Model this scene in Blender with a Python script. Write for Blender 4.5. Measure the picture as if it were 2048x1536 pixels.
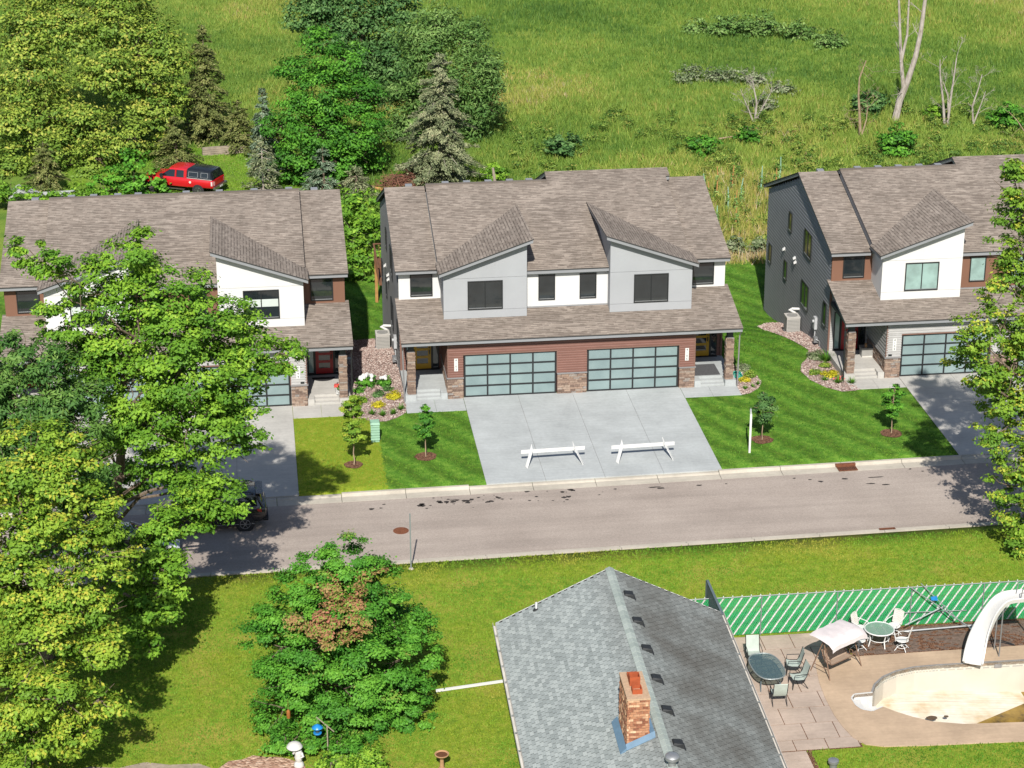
import bpy, bmesh, math, random
import numpy as np
from mathutils import Vector, Matrix

for _o in list(bpy.data.objects):
    bpy.data.objects.remove(_o)
SC = bpy.context.scene
COL = SC.collection
R = math.radians

# ------------------------------------------------------------------ camera
CAM_YAW, CAM_PITCH, CAM_ROLL = R(-6.96), R(21.99), R(-0.099)
_f = Vector((-math.sin(CAM_YAW) * math.cos(CAM_PITCH), math.cos(CAM_YAW) * math.cos(CAM_PITCH), -math.sin(CAM_PITCH)))
_r = Vector((math.cos(CAM_YAW), math.sin(CAM_YAW), 0))
_u = _r.cross(_f)
_c, _s = math.cos(CAM_ROLL), math.sin(CAM_ROLL)
_r2, _u2 = _r * _c + _u * _s, _u * _c - _r * _s
cam_data = bpy.data.cameras.new('camera')
cam_data.sensor_width = 36.0
cam_data.lens = 4345.3 / 2048 * 36
cam_data.clip_start = 1.0
cam_data.clip_end = 5000
cam = bpy.data.objects.new('camera', cam_data)
COL.objects.link(cam)
cam.matrix_world = Matrix(((_r2.x, _u2.x, -_f.x, -16.0), (_r2.y, _u2.y, -_f.y, -105.02), (_r2.z, _u2.z, -_f.z, 43.41), (0, 0, 0, 1)))
SC.camera = cam

# ------------------------------------------------------------------ sky, sun, exposure
SUN_EL = R(41.6)
SUN_AZ = R(189.2)
world = bpy.data.worlds.new('World')
SC.world = world
world.use_nodes = True
wn = world.node_tree
bg = wn.nodes['Background']
sky = wn.nodes.new('ShaderNodeTexSky')
sky.sky_type = 'NISHITA'
sky.sun_disc = False
sky.sun_elevation = SUN_EL
sky.sun_rotation = SUN_AZ
wn.links.new(sky.outputs[0], bg.inputs[0])
bg.inputs[1].default_value = 0.08
sun_data = bpy.data.lights.new('sun', 'SUN')
sun_data.energy = 5.0
sun_data.angle = R(0.55)
sun_data.color = (1.0, 0.955, 0.88)
sun = bpy.data.objects.new('sun', sun_data)
COL.objects.link(sun)
sun.location = (-60, -60, 90)
SUN_DIR = Vector((0.16 * math.cos(SUN_EL), 0.987 * math.cos(SUN_EL), -math.sin(SUN_EL)))
sun.rotation_euler = SUN_DIR.to_track_quat('-Z', 'Y').to_euler()
SC.view_settings.view_transform = 'Standard'
SC.view_settings.look = 'None'
SC.view_settings.exposure = 0.45
SC.view_settings.gamma = 1.0
SC.view_settings.use_curve_mapping = False
SC.render.engine = 'CYCLES'
SC.cycles.max_bounces = 5
SC.cycles.diffuse_bounces = 2
SC.cycles.glossy_bounces = 2
SC.cycles.transmission_bounces = 2
SC.cycles.transparent_max_bounces = 6
SC.cycles.caustics_reflective = False
SC.cycles.caustics_refractive = False

# ------------------------------------------------------------------ helpers
def tag(o, label=None, cat=None, group=None, kind=None):
    if label: o['label'] = label
    if cat: o['category'] = cat
    if group: o['group'] = group
    if kind: o['kind'] = kind
    return o

def empty(name, loc=(0, 0, 0), rz=0.0, label=None, cat=None, group=None, kind=None):
    o = bpy.data.objects.new(name, None)
    COL.objects.link(o)
    o.location = loc
    o.rotation_euler = (0, 0, rz)
    return tag(o, label, cat, group, kind)

def link(name, me, parent=None, loc=None, rot=None):
    o = bpy.data.objects.new(name, me)
    COL.objects.link(o)
    if parent: o.parent = parent
    if loc is not None: o.location = loc
    if rot is not None: o.rotation_euler = rot
    return o

def copy_tree(o, parent=None):
    c = o.copy()
    COL.objects.link(c)
    c.parent = parent
    for ch in o.children:
        copy_tree(ch, c)
    return c

class MB:
    """collects shapes into one mesh"""
    def __init__(s):
        s.v, s.f, s.m, s.uv = [], [], [], []
    def poly(s, pts, mi=0, uv=None):
        n = len(s.v)
        s.v += [tuple(p) for p in pts]
        s.f.append(tuple(range(n, n + len(pts))))
        s.m.append(mi)
        s.uv.append(uv)
        return s
    def hexa(s, p, mi=0):
        """8 points: bottom ring then top ring"""
        for a in ((3, 2, 1, 0), (4, 5, 6, 7), (0, 1, 5, 4), (1, 2, 6, 5), (2, 3, 7, 6), (3, 0, 4, 7)):
            s.poly([p[i] for i in a], mi)
        return s
    def box(s, x0, x1, y0, y1, z0, z1, mi=0):
        return s.hexa([(x0, y0, z0), (x1, y0, z0), (x1, y1, z0), (x0, y1, z0), (x0, y0, z1), (x1, y0, z1), (x1, y1, z1), (x0, y1, z1)], mi)
    def prism(s, pts, off, mi=0, cap=0):
        """polygon pts extruded by vector off"""
        a = [Vector(p) for p in pts]
        b = [p + Vector(off) for p in a]
        s.poly(a[::-1], mi)
        s.poly(b, cap)
        for i in range(len(a)):
            j = (i + 1) % len(a)
            s.poly([a[i], a[j], b[j], b[i]], mi)
        return s
    def tube(s, pts, rad, n=8, mi=0, cap=True):
        pts = [Vector(p) for p in pts]
        if not isinstance(rad, (list, tuple)): rad = [rad] * len(pts)
        rings = []
        ref = Vector((0.31, 0.17, 0.94))
        for i, p in enumerate(pts):
            d = (pts[min(i + 1, len(pts) - 1)] - pts[max(i - 1, 0)])
            if d.length < 1e-9: d = Vector((0, 0, 1))
            d.normalize()
            a = d.cross(ref)
            if a.length < 0.1: a = d.cross(Vector((1, 0, 0)))
            a.normalize()
            b = d.cross(a)
            rings.append([p + (a * math.cos(2 * math.pi * k / n) + b * math.sin(2 * math.pi * k / n)) * rad[i] for k in range(n)])
        for i in range(len(rings) - 1):
            for k in range(n):
                s.poly([rings[i][k], rings[i][(k + 1) % n], rings[i + 1][(k + 1) % n], rings[i + 1][k]], mi)
        if cap:
            s.poly(rings[0][::-1], mi)
            s.poly(rings[-1], mi)
        return s
    def bar(s, a, b, w, h=None, mi=0):
        """square bar from a to b"""
        h = h or w
        a, b = Vector(a), Vector(b)
        d = (b - a).normalized()
        x = d.cross(Vector((0, 0, 1)))
        if x.length < 0.05: x = Vector((1, 0, 0))
        x.normalize()
        y = d.cross(x)
        q = [(-w / 2, -h / 2), (w / 2, -h / 2), (w / 2, h / 2), (-w / 2, h / 2)]
        return s.hexa([a + x * i + y * j for i, j in q] + [b + x * i + y * j for i, j in q], mi)
    def lathe(s, c, prof, n=16, mi=0, axis='z'):
        rings = []
        for r, h in prof:
            ring = []
            for k in range(n):
                t = 2 * math.pi * k / n
                a, b = r * math.cos(t), r * math.sin(t)
                if axis == 'z': p = (c[0] + a, c[1] + b, c[2] + h)
                elif axis == 'y': p = (c[0] + a, c[1] + h, c[2] + b)
                else: p = (c[0] + h, c[1] + a, c[2] + b)
                ring.append(p)
            rings.append(ring)
        for i in range(len(rings) - 1):
            for k in range(n):
                s.poly([rings[i][k], rings[i][(k + 1) % n], rings[i + 1][(k + 1) % n], rings[i + 1][k]], mi)
        s.poly(rings[0][::-1], mi)
        s.poly(rings[-1], mi)
        return s
    def loft(s, rings, mi=0, closed=True, cap=True):
        n = len(rings[0])
        for i in range(len(rings) - 1):
            for k in range(n if closed else n - 1):
                s.poly([rings[i][k], rings[i][(k + 1) % n], rings[i + 1][(k + 1) % n], rings[i + 1][k]], mi)
        if cap:
            s.poly(rings[0][::-1], mi)
            s.poly(rings[-1], mi)
        return s
    def mesh(s, name, mats, smooth=False):
        me = bpy.data.meshes.new(name)
        me.from_pydata(s.v, [], s.f)
        for m in (mats if isinstance(mats, (list, tuple)) else [mats]): me.materials.append(m)
        me.polygons.foreach_set('material_index', s.m)
        if any(u is not None for u in s.uv):
            lay = me.uv_layers.new(name='UVMap')
            k = 0
            for f, u in zip(s.f, s.uv):
                for i in range(len(f)):
                    lay.data[k].uv = u[i] if u is not None else (0, 0)
                    k += 1
        if smooth:
            bm = bmesh.new(); bm.from_mesh(me)
            bmesh.ops.remove_doubles(bm, verts=bm.verts, dist=1e-4)
            bmesh.ops.recalc_face_normals(bm, faces=bm.faces)
            bm.to_mesh(me); bm.free()
            me.polygons.foreach_set('use_smooth', [True] * len(me.polygons))
            try: me.set_sharp_from_angle(angle=R(38))
            except Exception: pass
        me.update()
        return me
    def build(s, name, mats, parent=None, loc=None, rot=None, smooth=False):
        return link(name, s.mesh(name, mats, smooth), parent, loc, rot)

def np_mesh(name, V, k, mat, tint=None, parent=None):
    """V: (n*k,3) vertices, every k consecutive ones make one face"""
    me = bpy.data.meshes.new(name)
    V = np.ascontiguousarray(V, np.float32)
    n = len(V) // k
    me.vertices.add(len(V)); me.vertices.foreach_set('co', V.ravel())
    me.loops.add(len(V)); me.loops.foreach_set('vertex_index', np.arange(len(V), dtype=np.int32))
    me.polygons.add(n)
    me.polygons.foreach_set('loop_start', np.arange(0, n * k, k, dtype=np.int32))
    me.polygons.foreach_set('loop_total', np.full(n, k, np.int32))
    if tint is not None:
        at = me.attributes.new('tint', 'FLOAT', 'POINT')
        at.data.foreach_set('value', np.repeat(np.asarray(tint, np.float32), k))
    me.materials.append(mat)
    me.update(calc_edges=True)
    return link(name, me, parent)

# ------------------------------------------------------------------ materials
MAT = {}
class NT:
    def __init__(s, name):
        s.mat = bpy.data.materials.new(name)
        s.mat.use_nodes = True
        s.t = s.mat.node_tree
        s.b = s.t.nodes['Principled BSDF']
        s.out = s.t.nodes['Material Output']
        MAT[name] = s.mat
    def n(s, kind, **kw):
        nd = s.t.nodes.new(kind)
        for k, v in kw.items():
            if k.startswith('i_'): nd.inputs[k[2:].replace('_', ' ')].default_value = v
            else: setattr(nd, k, v)
        return nd
    def l(s, a, b): s.t.links.new(a, b)
    def pos(s): return s.n('ShaderNodeNewGeometry').outputs['Position']
    def obj(s): return s.n('ShaderNodeTexCoord').outputs['Object']
    def uv(s): return s.n('ShaderNodeTexCoord').outputs['UV']
    def noise(s, vec, scale, detail=3, rough=0.55):
        nd = s.n('ShaderNodeTexNoise')
        nd.inputs['Scale'].default_value = scale
        nd.inputs['Detail'].default_value = detail
        nd.inputs['Roughness'].default_value = rough
        if vec is not None: s.l(vec, nd.inputs['Vector'])
        return nd.outputs['Fac']
    def ramp(s, fac, stops, interp='LINEAR'):
        nd = s.n('ShaderNodeValToRGB')
        nd.color_ramp.interpolation = interp
        e = nd.color_ramp.elements
        while len(e) < len(stops): e.new(0.5)
        for i, (p, c) in enumerate(stops):
            e[i].position = p
            e[i].color = (c, c, c, 1) if isinstance(c, (int, float)) else (*c, 1)
        s.l(fac, nd.inputs[0])
        return nd.outputs[0]
    def mix(s, fac, a, b, mode='MIX'):
        nd = s.n('ShaderNodeMix', data_type='RGBA', blend_type=mode)
        for sock, val in ((nd.inputs[0], fac), (nd.inputs[6], a), (nd.inputs[7], b)):
            if isinstance(val, (int, float)): sock.default_value = val
            elif isinstance(val, tuple): sock.default_value = (*val, 1)
            else: s.l(val, sock)
        return nd.outputs[2]
    def math(s, op, a, b=None, c=None):
        nd = s.n('ShaderNodeMath', operation=op)
        for i, v in enumerate((a, b, c)):
            if v is None: continue
            if isinstance(v, (int, float)): nd.inputs[i].default_value = v
            else: s.l(v, nd.inputs[i])
        return nd.outputs[0]
    def bump(s, h, strength=0.3, dist=0.02):
        nd = s.n('ShaderNodeBump')
        nd.inputs['Strength'].default_value = strength
        nd.inputs['Distance'].default_value = dist
        s.l(h, nd.inputs['Height'])
        s.l(nd.outputs[0], s.b.inputs['Normal'])
    def done(s, col, rough=0.8, spec=0.3, metal=0.0):
        if isinstance(col, tuple): s.b.inputs['Base Color'].default_value = (*col, 1)
        else: s.l(col, s.b.inputs['Base Color'])
        s.b.inputs['Roughness'].default_value = rough
        s.b.inputs['Specular IOR Level'].default_value = spec
        s.b.inputs['Metallic'].default_value = metal
        return s.mat

def simple(name, c, var=0.12, scale=3.0, rough=0.7, spec=0.3, metal=0.0, bump=0.0, bscale=40):
    t = NT(name)
    c = tuple(x * 0.76 for x in c)
    p = t.obj()
    f = t.noise(p, scale, 5)
    lo = tuple(x * (1 - var) for x in c); hi = tuple(min(1, x * (1 + var)) for x in c)
    col = t.ramp(f, [(0.3, lo), (0.7, hi)])
    if bump: t.bump(t.noise(p, bscale, 2), bump, 0.01)
    return t.done(col, rough, spec, metal)

def sRGB(r, g, b):
    return tuple(((x / 255) / 12.92 if x / 255 <= 0.04045 else ((x / 255 + 0.055) / 1.055) ** 2.4) for x in (r, g, b))
# shingles of the new houses: laminated, weathered-wood mix
def shingle_mat(name, cols, w, h, dark):
    """laminated shingles: soft tone per tab, butt shadow painted as broken dark lines on every course"""
    t = NT(name)
    uv = t.uv()
    def brick(w_, off, fr, c1, c2):
        br = t.n('ShaderNodeTexBrick', offset=off, offset_frequency=fr)
        t.l(uv, br.inputs['Vector'])
        for k, v in (('Scale', 1.0), ('Brick Width', w_), ('Row Height', h), ('Mortar Size', 0.0), ('Bias', 0.0)): br.inputs[k].default_value = v
        br.inputs['Color1'].default_value = (*c1, 1); br.inputs['Color2'].default_value = (*c2, 1)
        return br.outputs['Color']
    tone = brick(w, 0.5, 2, cols[0], cols[1])
    tone2 = brick(w * 1.63, 0.37, 3, (1.10, 1.09, 1.08), (0.82, 0.81, 0.80))
    col = t.mix(1.0, tone, tone2, 'MULTIPLY')
    tooth = brick(w * 0.78, 0.43, 2, (0, 0, 0), (1, 1, 1))
    sx = t.n('ShaderNodeSeparateXYZ'); t.l(uv, sx.inputs[0])
    fr = t.math('FRACT', t.math('MULTIPLY', sx.outputs[1], 1.0 / h))
    line = t.math('LESS_THAN', fr, 0.30)
    sc = t.n('ShaderNodeSeparateColor'); t.l(tooth, sc.inputs[0])
    m = t.math('MULTIPLY', line, t.math('GREATER_THAN', sc.outputs[0], 0.42))
    thin = t.math('MULTIPLY', t.math('LESS_THAN', fr, 0.12), 0.5)
    col = t.mix(t.math('MAXIMUM', t.math('MULTIPLY', m, 0.72), thin), col, dark)  # shadow under the shingle butts, painted into the colour as dark dashes
    col = t.mix(1.0, col, t.ramp(t.noise(t.pos(), 0.35, 4), [(0.3, 0.90), (0.7, 1.08)]), 'MULTIPLY')
    streak = t.n('ShaderNodeMapping'); streak.inputs['Scale'].default_value = (1.4, 0.18, 1); t.l(t.pos(), streak.inputs[0])
    col = t.mix(1.0, col, t.ramp(t.noise(streak.outputs[0], 1.0, 4), [(0.35, 0.93), (0.65, 1.05)]), 'MULTIPLY')
    col = t.mix(1.0, col, t.ramp(t.noise(t.pos(), 30, 2), [(0.3, 0.9), (0.7, 1.1)]), 'MULTIPLY')
    return t.done(col, 0.95, 0.1)
shingle_mat('shingle', [(0.268, 0.230, 0.198), (0.205, 0.172, 0.147)], 0.30, 0.165, (0.060, 0.050, 0.043))

def ground_mat():
    t = NT('lawn_and_meadow')
    p = t.pos()
    sp = t.n('ShaderNodeSeparateXYZ'); t.l(p, sp.inputs[0])
    X, Y = sp.outputs[0], sp.outputs[1]
    n1 = t.noise(p, 0.35, 5, 0.6); n2 = t.noise(p, 2.5, 4, 0.65); n3 = t.noise(p, 14, 3, 0.7)
    north = t.ramp(n2, [(0.28, (0.045, 0.120, 0.014)), (0.5, (0.082, 0.175, 0.020)), (0.72, (0.145, 0.240, 0.032))])
    south = t.ramp(n2, [(0.25, (0.090, 0.165, 0.016)), (0.5, (0.170, 0.235, 0.024)), (0.75, (0.280, 0.290, 0.045))])
    sdry = t.ramp(n1, [(0.50, 0.0), (0.72, 1.0)])
    south = t.mix(t.math('MULTIPLY', sdry, 0.7), south, (0.33, 0.26, 0.06))
    # mowing stripes on the northern lawns
    ang = t.math('ADD', t.math('MULTIPLY', X, 0.86), t.math('MULTIPLY', Y, 0.5))
    wob = t.math('ADD', ang, t.math('MULTIPLY', n1, 1.6))
    st = t.math('SINE', t.math('MULTIPLY', wob, 4.4))
    stripe = t.ramp(t.math('ADD', t.math('MULTIPLY', st, 0.35), 0.5), [(0.2, 0.72), (0.8, 1.2)])
    north = t.mix(1.0, north, stripe, 'MULTIPLY')
    # the older, drier lawn strip in front of the left house
    a = t.math('MULTIPLY', t.math('LESS_THAN', t.math('ADD', X, t.math('ADD', t.math('MULTIPLY', n2, 0.7), t.math('MULTIPLY', n3, 0.35))), -9.95), t.math('GREATER_THAN', X, -15.5))
    a = t.math('MULTIPLY', a, t.math('MULTIPLY', t.math('LESS_THAN', Y, 0.0), t.math('GREATER_THAN', Y, -11.2)))
    old = t.ramp(n2, [(0.25, (0.130, 0.200, 0.014)), (0.55, (0.200, 0.245, 0.022)), (0.8, (0.31, 0.285, 0.055))])
    north = t.mix(a, north, old)
    isn = t.math('GREATER_THAN', Y, -15.0)
    lawn = t.mix(isn, south, north)
    field = t.ramp(n1, [(0.3, (0.085, 0.160, 0.026)), (0.5, (0.140, 0.215, 0.034)), (0.7, (0.200, 0.245, 0.046))])
    isf = t.math('GREATER_THAN', t.math('ADD', Y, t.math('MULTIPLY', n2, 2.0)), 28.0)
    col = t.mix(isf, lawn, field)
    fine = t.ramp(n3, [(0.3, 0.62), (0.7, 1.35)])
    col = t.mix(1.0, col, fine, 'MULTIPLY')
    t.bump(t.noise(p, 20, 3, 0.7), 0.5, 0.05)
    return t.done(col, 0.95, 0.1)
ground_mat()

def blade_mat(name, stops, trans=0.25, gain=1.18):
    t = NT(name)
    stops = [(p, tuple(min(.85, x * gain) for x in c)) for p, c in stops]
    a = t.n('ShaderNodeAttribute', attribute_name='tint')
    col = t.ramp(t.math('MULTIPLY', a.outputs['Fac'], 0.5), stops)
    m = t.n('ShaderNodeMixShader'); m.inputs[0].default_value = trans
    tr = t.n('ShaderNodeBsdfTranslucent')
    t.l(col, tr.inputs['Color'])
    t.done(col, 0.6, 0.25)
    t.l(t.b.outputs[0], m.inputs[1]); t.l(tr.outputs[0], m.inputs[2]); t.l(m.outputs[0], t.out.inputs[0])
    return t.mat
# tint 0..1 = ordinary greens, 1..2 = tips, dry or dead leaves
blade_mat('lawn_blades', [(0.0, (0.035, 0.115, 0.010)), (0.25, (0.07, 0.19, 0.015)), (0.5, (0.145, 0.27, 0.025)), (0.75, (0.19, 0.26, 0.02)), (1.0, (0.31, 0.29, 0.05))])
blade_mat('meadow_blades', [(0.0, (0.050, 0.115, 0.020)), (0.25, (0.105, 0.190, 0.030)), (0.5, (0.195, 0.270, 0.045)), (0.7, (0.30, 0.30, 0.07)), (0.85, (0.36, 0.26, 0.09)), (1.0, (0.46, 0.38, 0.27))])
def leafmat(name, d, m, b, dead=(0.22, 0.11, 0.055), tip=None, trans=0.22):
    blade_mat(name, [(0.0, d), (0.28, m), (0.5, b), (0.72, tip or b), (1.0, dead)], trans)
leafmat('leaf_maple', (0.060, 0.155, 0.014), (0.115, 0.240, 0.020), (0.200, 0.345, 0.030), tip=(0.25, 0.37, 0.04))
leafmat('leaf_yellow', (0.075, 0.165, 0.016), (0.150, 0.260, 0.024), (0.250, 0.350, 0.036), tip=(0.38, 0.34, 0.045), dead=(0.42, 0.24, 0.05))
leafmat('leaf_ash', (0.040, 0.110, 0.022), (0.080, 0.170, 0.032), (0.150, 0.255, 0.055))
leafmat('leaf_round', (0.035, 0.135, 0.014), (0.070, 0.215, 0.020), (0.125, 0.300, 0.030), dead=(0.33, 0.135, 0.085), tip=(0.21, 0.21, 0.05))
leafmat('leaf_back', (0.075, 0.150, 0.020), (0.155, 0.240, 0.032), (0.270, 0.330, 0.050), tip=(0.36, 0.34, 0.07), dead=(0.38, 0.27, 0.07))
leafmat('leaf_deep', (0.028, 0.105, 0.012), (0.062, 0.195, 0.018), (0.120, 0.300, 0.028))
leafmat('leaf_dark', (0.032, 0.090, 0.024), (0.065, 0.145, 0.038), (0.130, 0.230, 0.070))
leafmat('leaf_willow', (0.060, 0.135, 0.028), (0.120, 0.210, 0.050), (0.210, 0.310, 0.095))
leafmat('leaf_pale', (0.080, 0.120, 0.050), (0.140, 0.180, 0.085), (0.240, 0.270, 0.160))
leafmat('needle_grey', (0.080, 0.105, 0.050), (0.155, 0.180, 0.090), (0.270, 0.280, 0.155), dead=(0.30, 0.23, 0.15), trans=0.1)
leafmat('needle_olive', (0.060, 0.085, 0.022), (0.120, 0.140, 0.040), (0.200, 0.210, 0.070), dead=(0.28, 0.2, 0.1), trans=0.1)
leafmat('needle_blue', (0.055, 0.095, 0.055), (0.110, 0.160, 0.095), (0.210, 0.275, 0.185), dead=(0.28, 0.2, 0.12), trans=0.1)
#leafmat('leaf_white', (0.62, 0.62, 0.50), (0.75, 0.74, 0.62), (0.84, 0.82, 0.72))
leafmat('leaf_gold', (0.28, 0.28, 0.02), (0.42, 0.38, 0.02), (0.60, 0.50, 0.03))
leafmat('leaf_red', (0.45, 0.03, 0.03), (0.60, 0.06, 0.05), (0.70, 0.15, 0.12))

def bark(name, a, b, s=6):
    t = NT(name)
    p = t.pos()
    mp = t.n('ShaderNodeMapping'); mp.inputs['Scale'].default_value = (s, s, s * 0.3); t.l(p, mp.inputs[0])
    f = t.noise(mp.outputs[0], 1.5, 6, 0.65)
    t.bump(f, 0.7, 0.04)
    return t.done(t.ramp(f, [(0.3, a), (0.7, b)]), 0.95, 0.1)
bark('bark', (0.085, 0.062, 0.045), (0.21, 0.165, 0.125))
bark('bark_pale', (0.22, 0.185, 0.15), (0.44, 0.40, 0.36), 4)
bark('bark_tan', (0.20, 0.14, 0.09), (0.38, 0.29, 0.20), 4)
bark('dead_brush', (0.12, 0.05, 0.035), (0.26, 0.13, 0.09), 4)

def concrete(name, c, joint=None, stain=0.12):
    t = NT(name)
    p = t.pos()
    a = t.noise(p, 0.5, 5, 0.6); b = t.noise(p, 6, 5, 0.65); c3 = t.noise(p, 60, 2)
    mp = t.n('ShaderNodeMapping'); mp.inputs['Scale'].default_value = (0.3, 5.0, 1); t.l(p, mp.inputs[0])
    broom = t.noise(mp.outputs[0], 1.6, 4)
    col = t.mix(1.0, c, t.ramp(a, [(0.3, 1 - stain), (0.7, 1 + stain * 0.5)]), 'MULTIPLY')
    col = t.mix(1.0, col, t.ramp(b, [(0.3, 0.93), (0.7, 1.06)]), 'MULTIPLY')
    col = t.mix(1.0, col, t.ramp(broom, [(0.35, 0.95), (0.65, 1.04)]), 'MULTIPLY')
    t.bump(c3, 0.15, 0.01)
    return t.done(col, 0.85, 0.2)
concrete('concrete', (0.375, 0.395, 0.395), stain=0.16)
concrete('concrete_warm', (0.42, 0.405, 0.375), stain=.16)
concrete('kerb_concrete', (0.44, 0.40, 0.335), stain=0.2)
concrete('patio_concrete', (0.42, 0.335, 0.275), stain=0.25)
concrete('deck_concrete', (0.44, 0.325, 0.225), stain=0.22)

def asphalt():
    t = NT('asphalt')
    p = t.pos()
    a = t.noise(p, 0.25, 5, 0.6); b = t.noise(p, 9, 4, 0.7); c = t.noise(p, 70, 2, 0.8)
    mp = t.n('ShaderNodeMapping'); mp.inputs['Scale'].default_value = (0.06, 1.2, 1); t.l(p, mp.inputs[0])
    tr = t.noise(mp.outputs[0], 1.3, 4)
    col = t.ramp(a, [(0.3, (0.285, 0.240, 0.208)), (0.7, (0.365, 0.312, 0.272))])
    col = t.mix(1.0, col, t.ramp(b, [(0.3, 0.86), (0.7, 1.12)]), 'MULTIPLY')
    col = t.mix(1.0, col, t.ramp(tr, [(0.35, 0.92), (0.65, 1.07)]), 'MULTIPLY')
    col = t.mix(1.0, col, t.ramp(c, [(0.3, 0.75), (0.7, 1.22)]), 'MULTIPLY')
    t.bump(c, 0.4, 0.01)
    return t.done(col, 0.9, 0.2)
asphalt()

def rockmat(name, stops, scale=16):
    t = NT(name)
    p = t.pos()
    v = t.n('ShaderNodeTexVoronoi'); v.inputs['Scale'].default_value = scale; t.l(p, v.inputs['Vector'])
    sx = t.n('ShaderNodeSeparateColor'); t.l(v.outputs['Color'], sx.inputs[0])
    col = t.ramp(sx.outputs[0], stops)
    t.bump(v.outputs['Distance'], 0.9, -0.05)
    return t.done(col, 0.9, 0.2)
RS = [(0.0, (0.13, 0.082, 0.070)), (0.3, (0.24, 0.165, 0.142)), (0.55, (0.33, 0.235, 0.205)), (0.8, (0.38, 0.31, 0.275)), (1.0, (0.54, 0.47, 0.42))]
rockmat('river_rock', RS, 22)
rockmat('mulch', [(0.0, (0.06, 0.03, 0.018)), (0.5, (0.15, 0.07, 0.04)), (1.0, (0.27, 0.15, 0.09))], 22)
rockmat('mulch_pale', [(0.0, (0.22, 0.12, 0.08)), (0.5, (0.38, 0.24, 0.17)), (1.0, (0.50, 0.36, 0.27))], 9)
t = NT('rock_piece')
a = t.n('ShaderNodeAttribute', attribute_name='tint')
t.done(t.ramp(a.outputs['Fac'], RS), 0.85, 0.25)

def lapmat(name, c, var=0.08):
    return simple(name, c, var, 1.2, 0.6, 0.3)
lapmat('lap_rust', (0.225, 0.110, 0.086))
lapmat('lap_grey', (0.47, 0.46, 0.45))
lapmat('lap_dark', (0.30, 0.305, 0.315))
lapmat('lap_mid', (0.26, 0.262, 0.268))
simple('panel_grey', (0.41, 0.425, 0.445), 0.04, 0.8, 0.7)
simple('panel_white', (0.735, 0.735, 0.725), 0.03, 0.8, 0.7)
simple('panel_brown', (0.225, 0.115, 0.075), 0.06, 0.8, 0.7)
simple('soffit', (0.08, 0.08, 0.085), 0.05)
simple('fascia_grey', (0.30, 0.31, 0.325), 0.05, 1.0, 0.5)
simple('fascia_dark', (0.13, 0.14, 0.15), 0.05, 1.0, 0.5)
simple('drip_edge', (0.045, 0.045, 0.045), 0.1)
simple('trim_brown', (0.235, 0.135, 0.105), 0.05)
simple('trim_grey', (0.27, 0.26, 0.26), 0.05)
simple('frame_black', (0.022, 0.024, 0.026), 0.1, 3, 0.4, 0.5)
simple('door_yellow', (0.62, 0.34, 0.012), 0.05, 2, 0.4, 0.5)
simple('door_red', (0.42, 0.012, 0.018), 0.05, 2, 0.4, 0.5)
simple('white_paint', (0.80, 0.80, 0.78), 0.05, 3, 0.5, 0.4)
simple('white_worn', (0.70, 0.67, 0.62), 0.12, 2, 0.6, 0.3)
simple('black_rubber', (0.03, 0.03, 0.032), 0.2, 8, 0.8)
simple('mat_grey', (0.10, 0.10, 0.105), 0.3, 30, 0.95)
simple('metal_grey', (0.42, 0.43, 0.44), 0.08, 4, 0.45, 0.5, 0.6)
simple('metal_beige', (0.56, 0.54, 0.50), 0.06, 4, 0.55)
simple('grille_dark', (0.30, 0.295, 0.28), 0.2, 40, 0.7)
simple('rust_iron', (0.20, 0.075, 0.038), 0.35, 14, 0.9)
simple('utility_green', (0.30, 0.50, 0.36), 0.08, 4, 0.5)
simple('hose_teal', (0.04, 0.42, 0.32), 0.15, 4, 0.4, 0.5)
simple('wood_tan', (0.46, 0.25, 0.085), 0.2, 3, 0.8)
simple('wood_brown', (0.20, 0.095, 0.05), 0.2, 3, 0.8)
simple('wood_weathered', (0.36, 0.30, 0.23), 0.25, 3, 0.9)
simple('box_grey', (0.36, 0.35, 0.33), 0.06, 3, 0.6)
simple('brown_tube', (0.25, 0.155, 0.105), 0.1, 4, 0.5)
simple('sling_tan', (0.42, 0.31, 0.23), 0.1, 4, 0.8)
simple('sling_pale', (0.50, 0.57, 0.51), 0.08, 4, 0.8)
simple('canopy_white', (0.76, 0.69, 0.68), 0.06, 3, 0.8)
simple('fence_green', (0.014, 0.40, 0.115), 0.25, 9, 0.45, 0.4)
simple('fence_white', (0.72, 0.76, 0.71), 0.08, 9, 0.45, 0.4)
simple('galvanised', (0.33, 0.37, 0.37), 0.1, 6, 0.5, 0.5, 0.4)
simple('screen_blue', (0.13, 0.17, 0.19), 0.1, 3, 0.6)
simple('flashing_blue', (0.155, 0.26, 0.37), 0.12, 3, 0.5, 0.5)
simple('clay_flue', (0.42, 0.095, 0.035), 0.15, 5, 0.8)
simple('mortar', (0.55, 0.38, 0.25), 0.15, 12, 0.95)
simple('vent_black', (0.028, 0.03, 0.032), 0.2, 6, 0.6)
simple('statue_stone', (0.66, 0.65, 0.62), 0.12, 10, 0.9, bump=0.3)
simple('feeder_blue', (0.02, 0.24, 0.62), 0.1, 4, 0.35, 0.5)
simple('feeder_orange', (0.36, 0.13, 0.03), 0.15, 6, 0.7)
simple('bath_clay', (0.50, 0.29, 0.15), 0.12, 8, 0.85)
simple('bath_soil', (0.14, 0.055, 0.025), 0.3, 12, 0.95)
simple('vinyl_liner', (0.70, 0.635, 0.53), 0.06, 1.2, 0.5)
simple('coping', (0.30, 0.29, 0.28), 0.2, 6, 0.7)
simple('slide_white', (0.74, 0.73, 0.70), 0.06, 2, 0.35, 0.5)
simple('algae', (0.29, 0.28, 0.20), 0.3, 5, 0.9)
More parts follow.
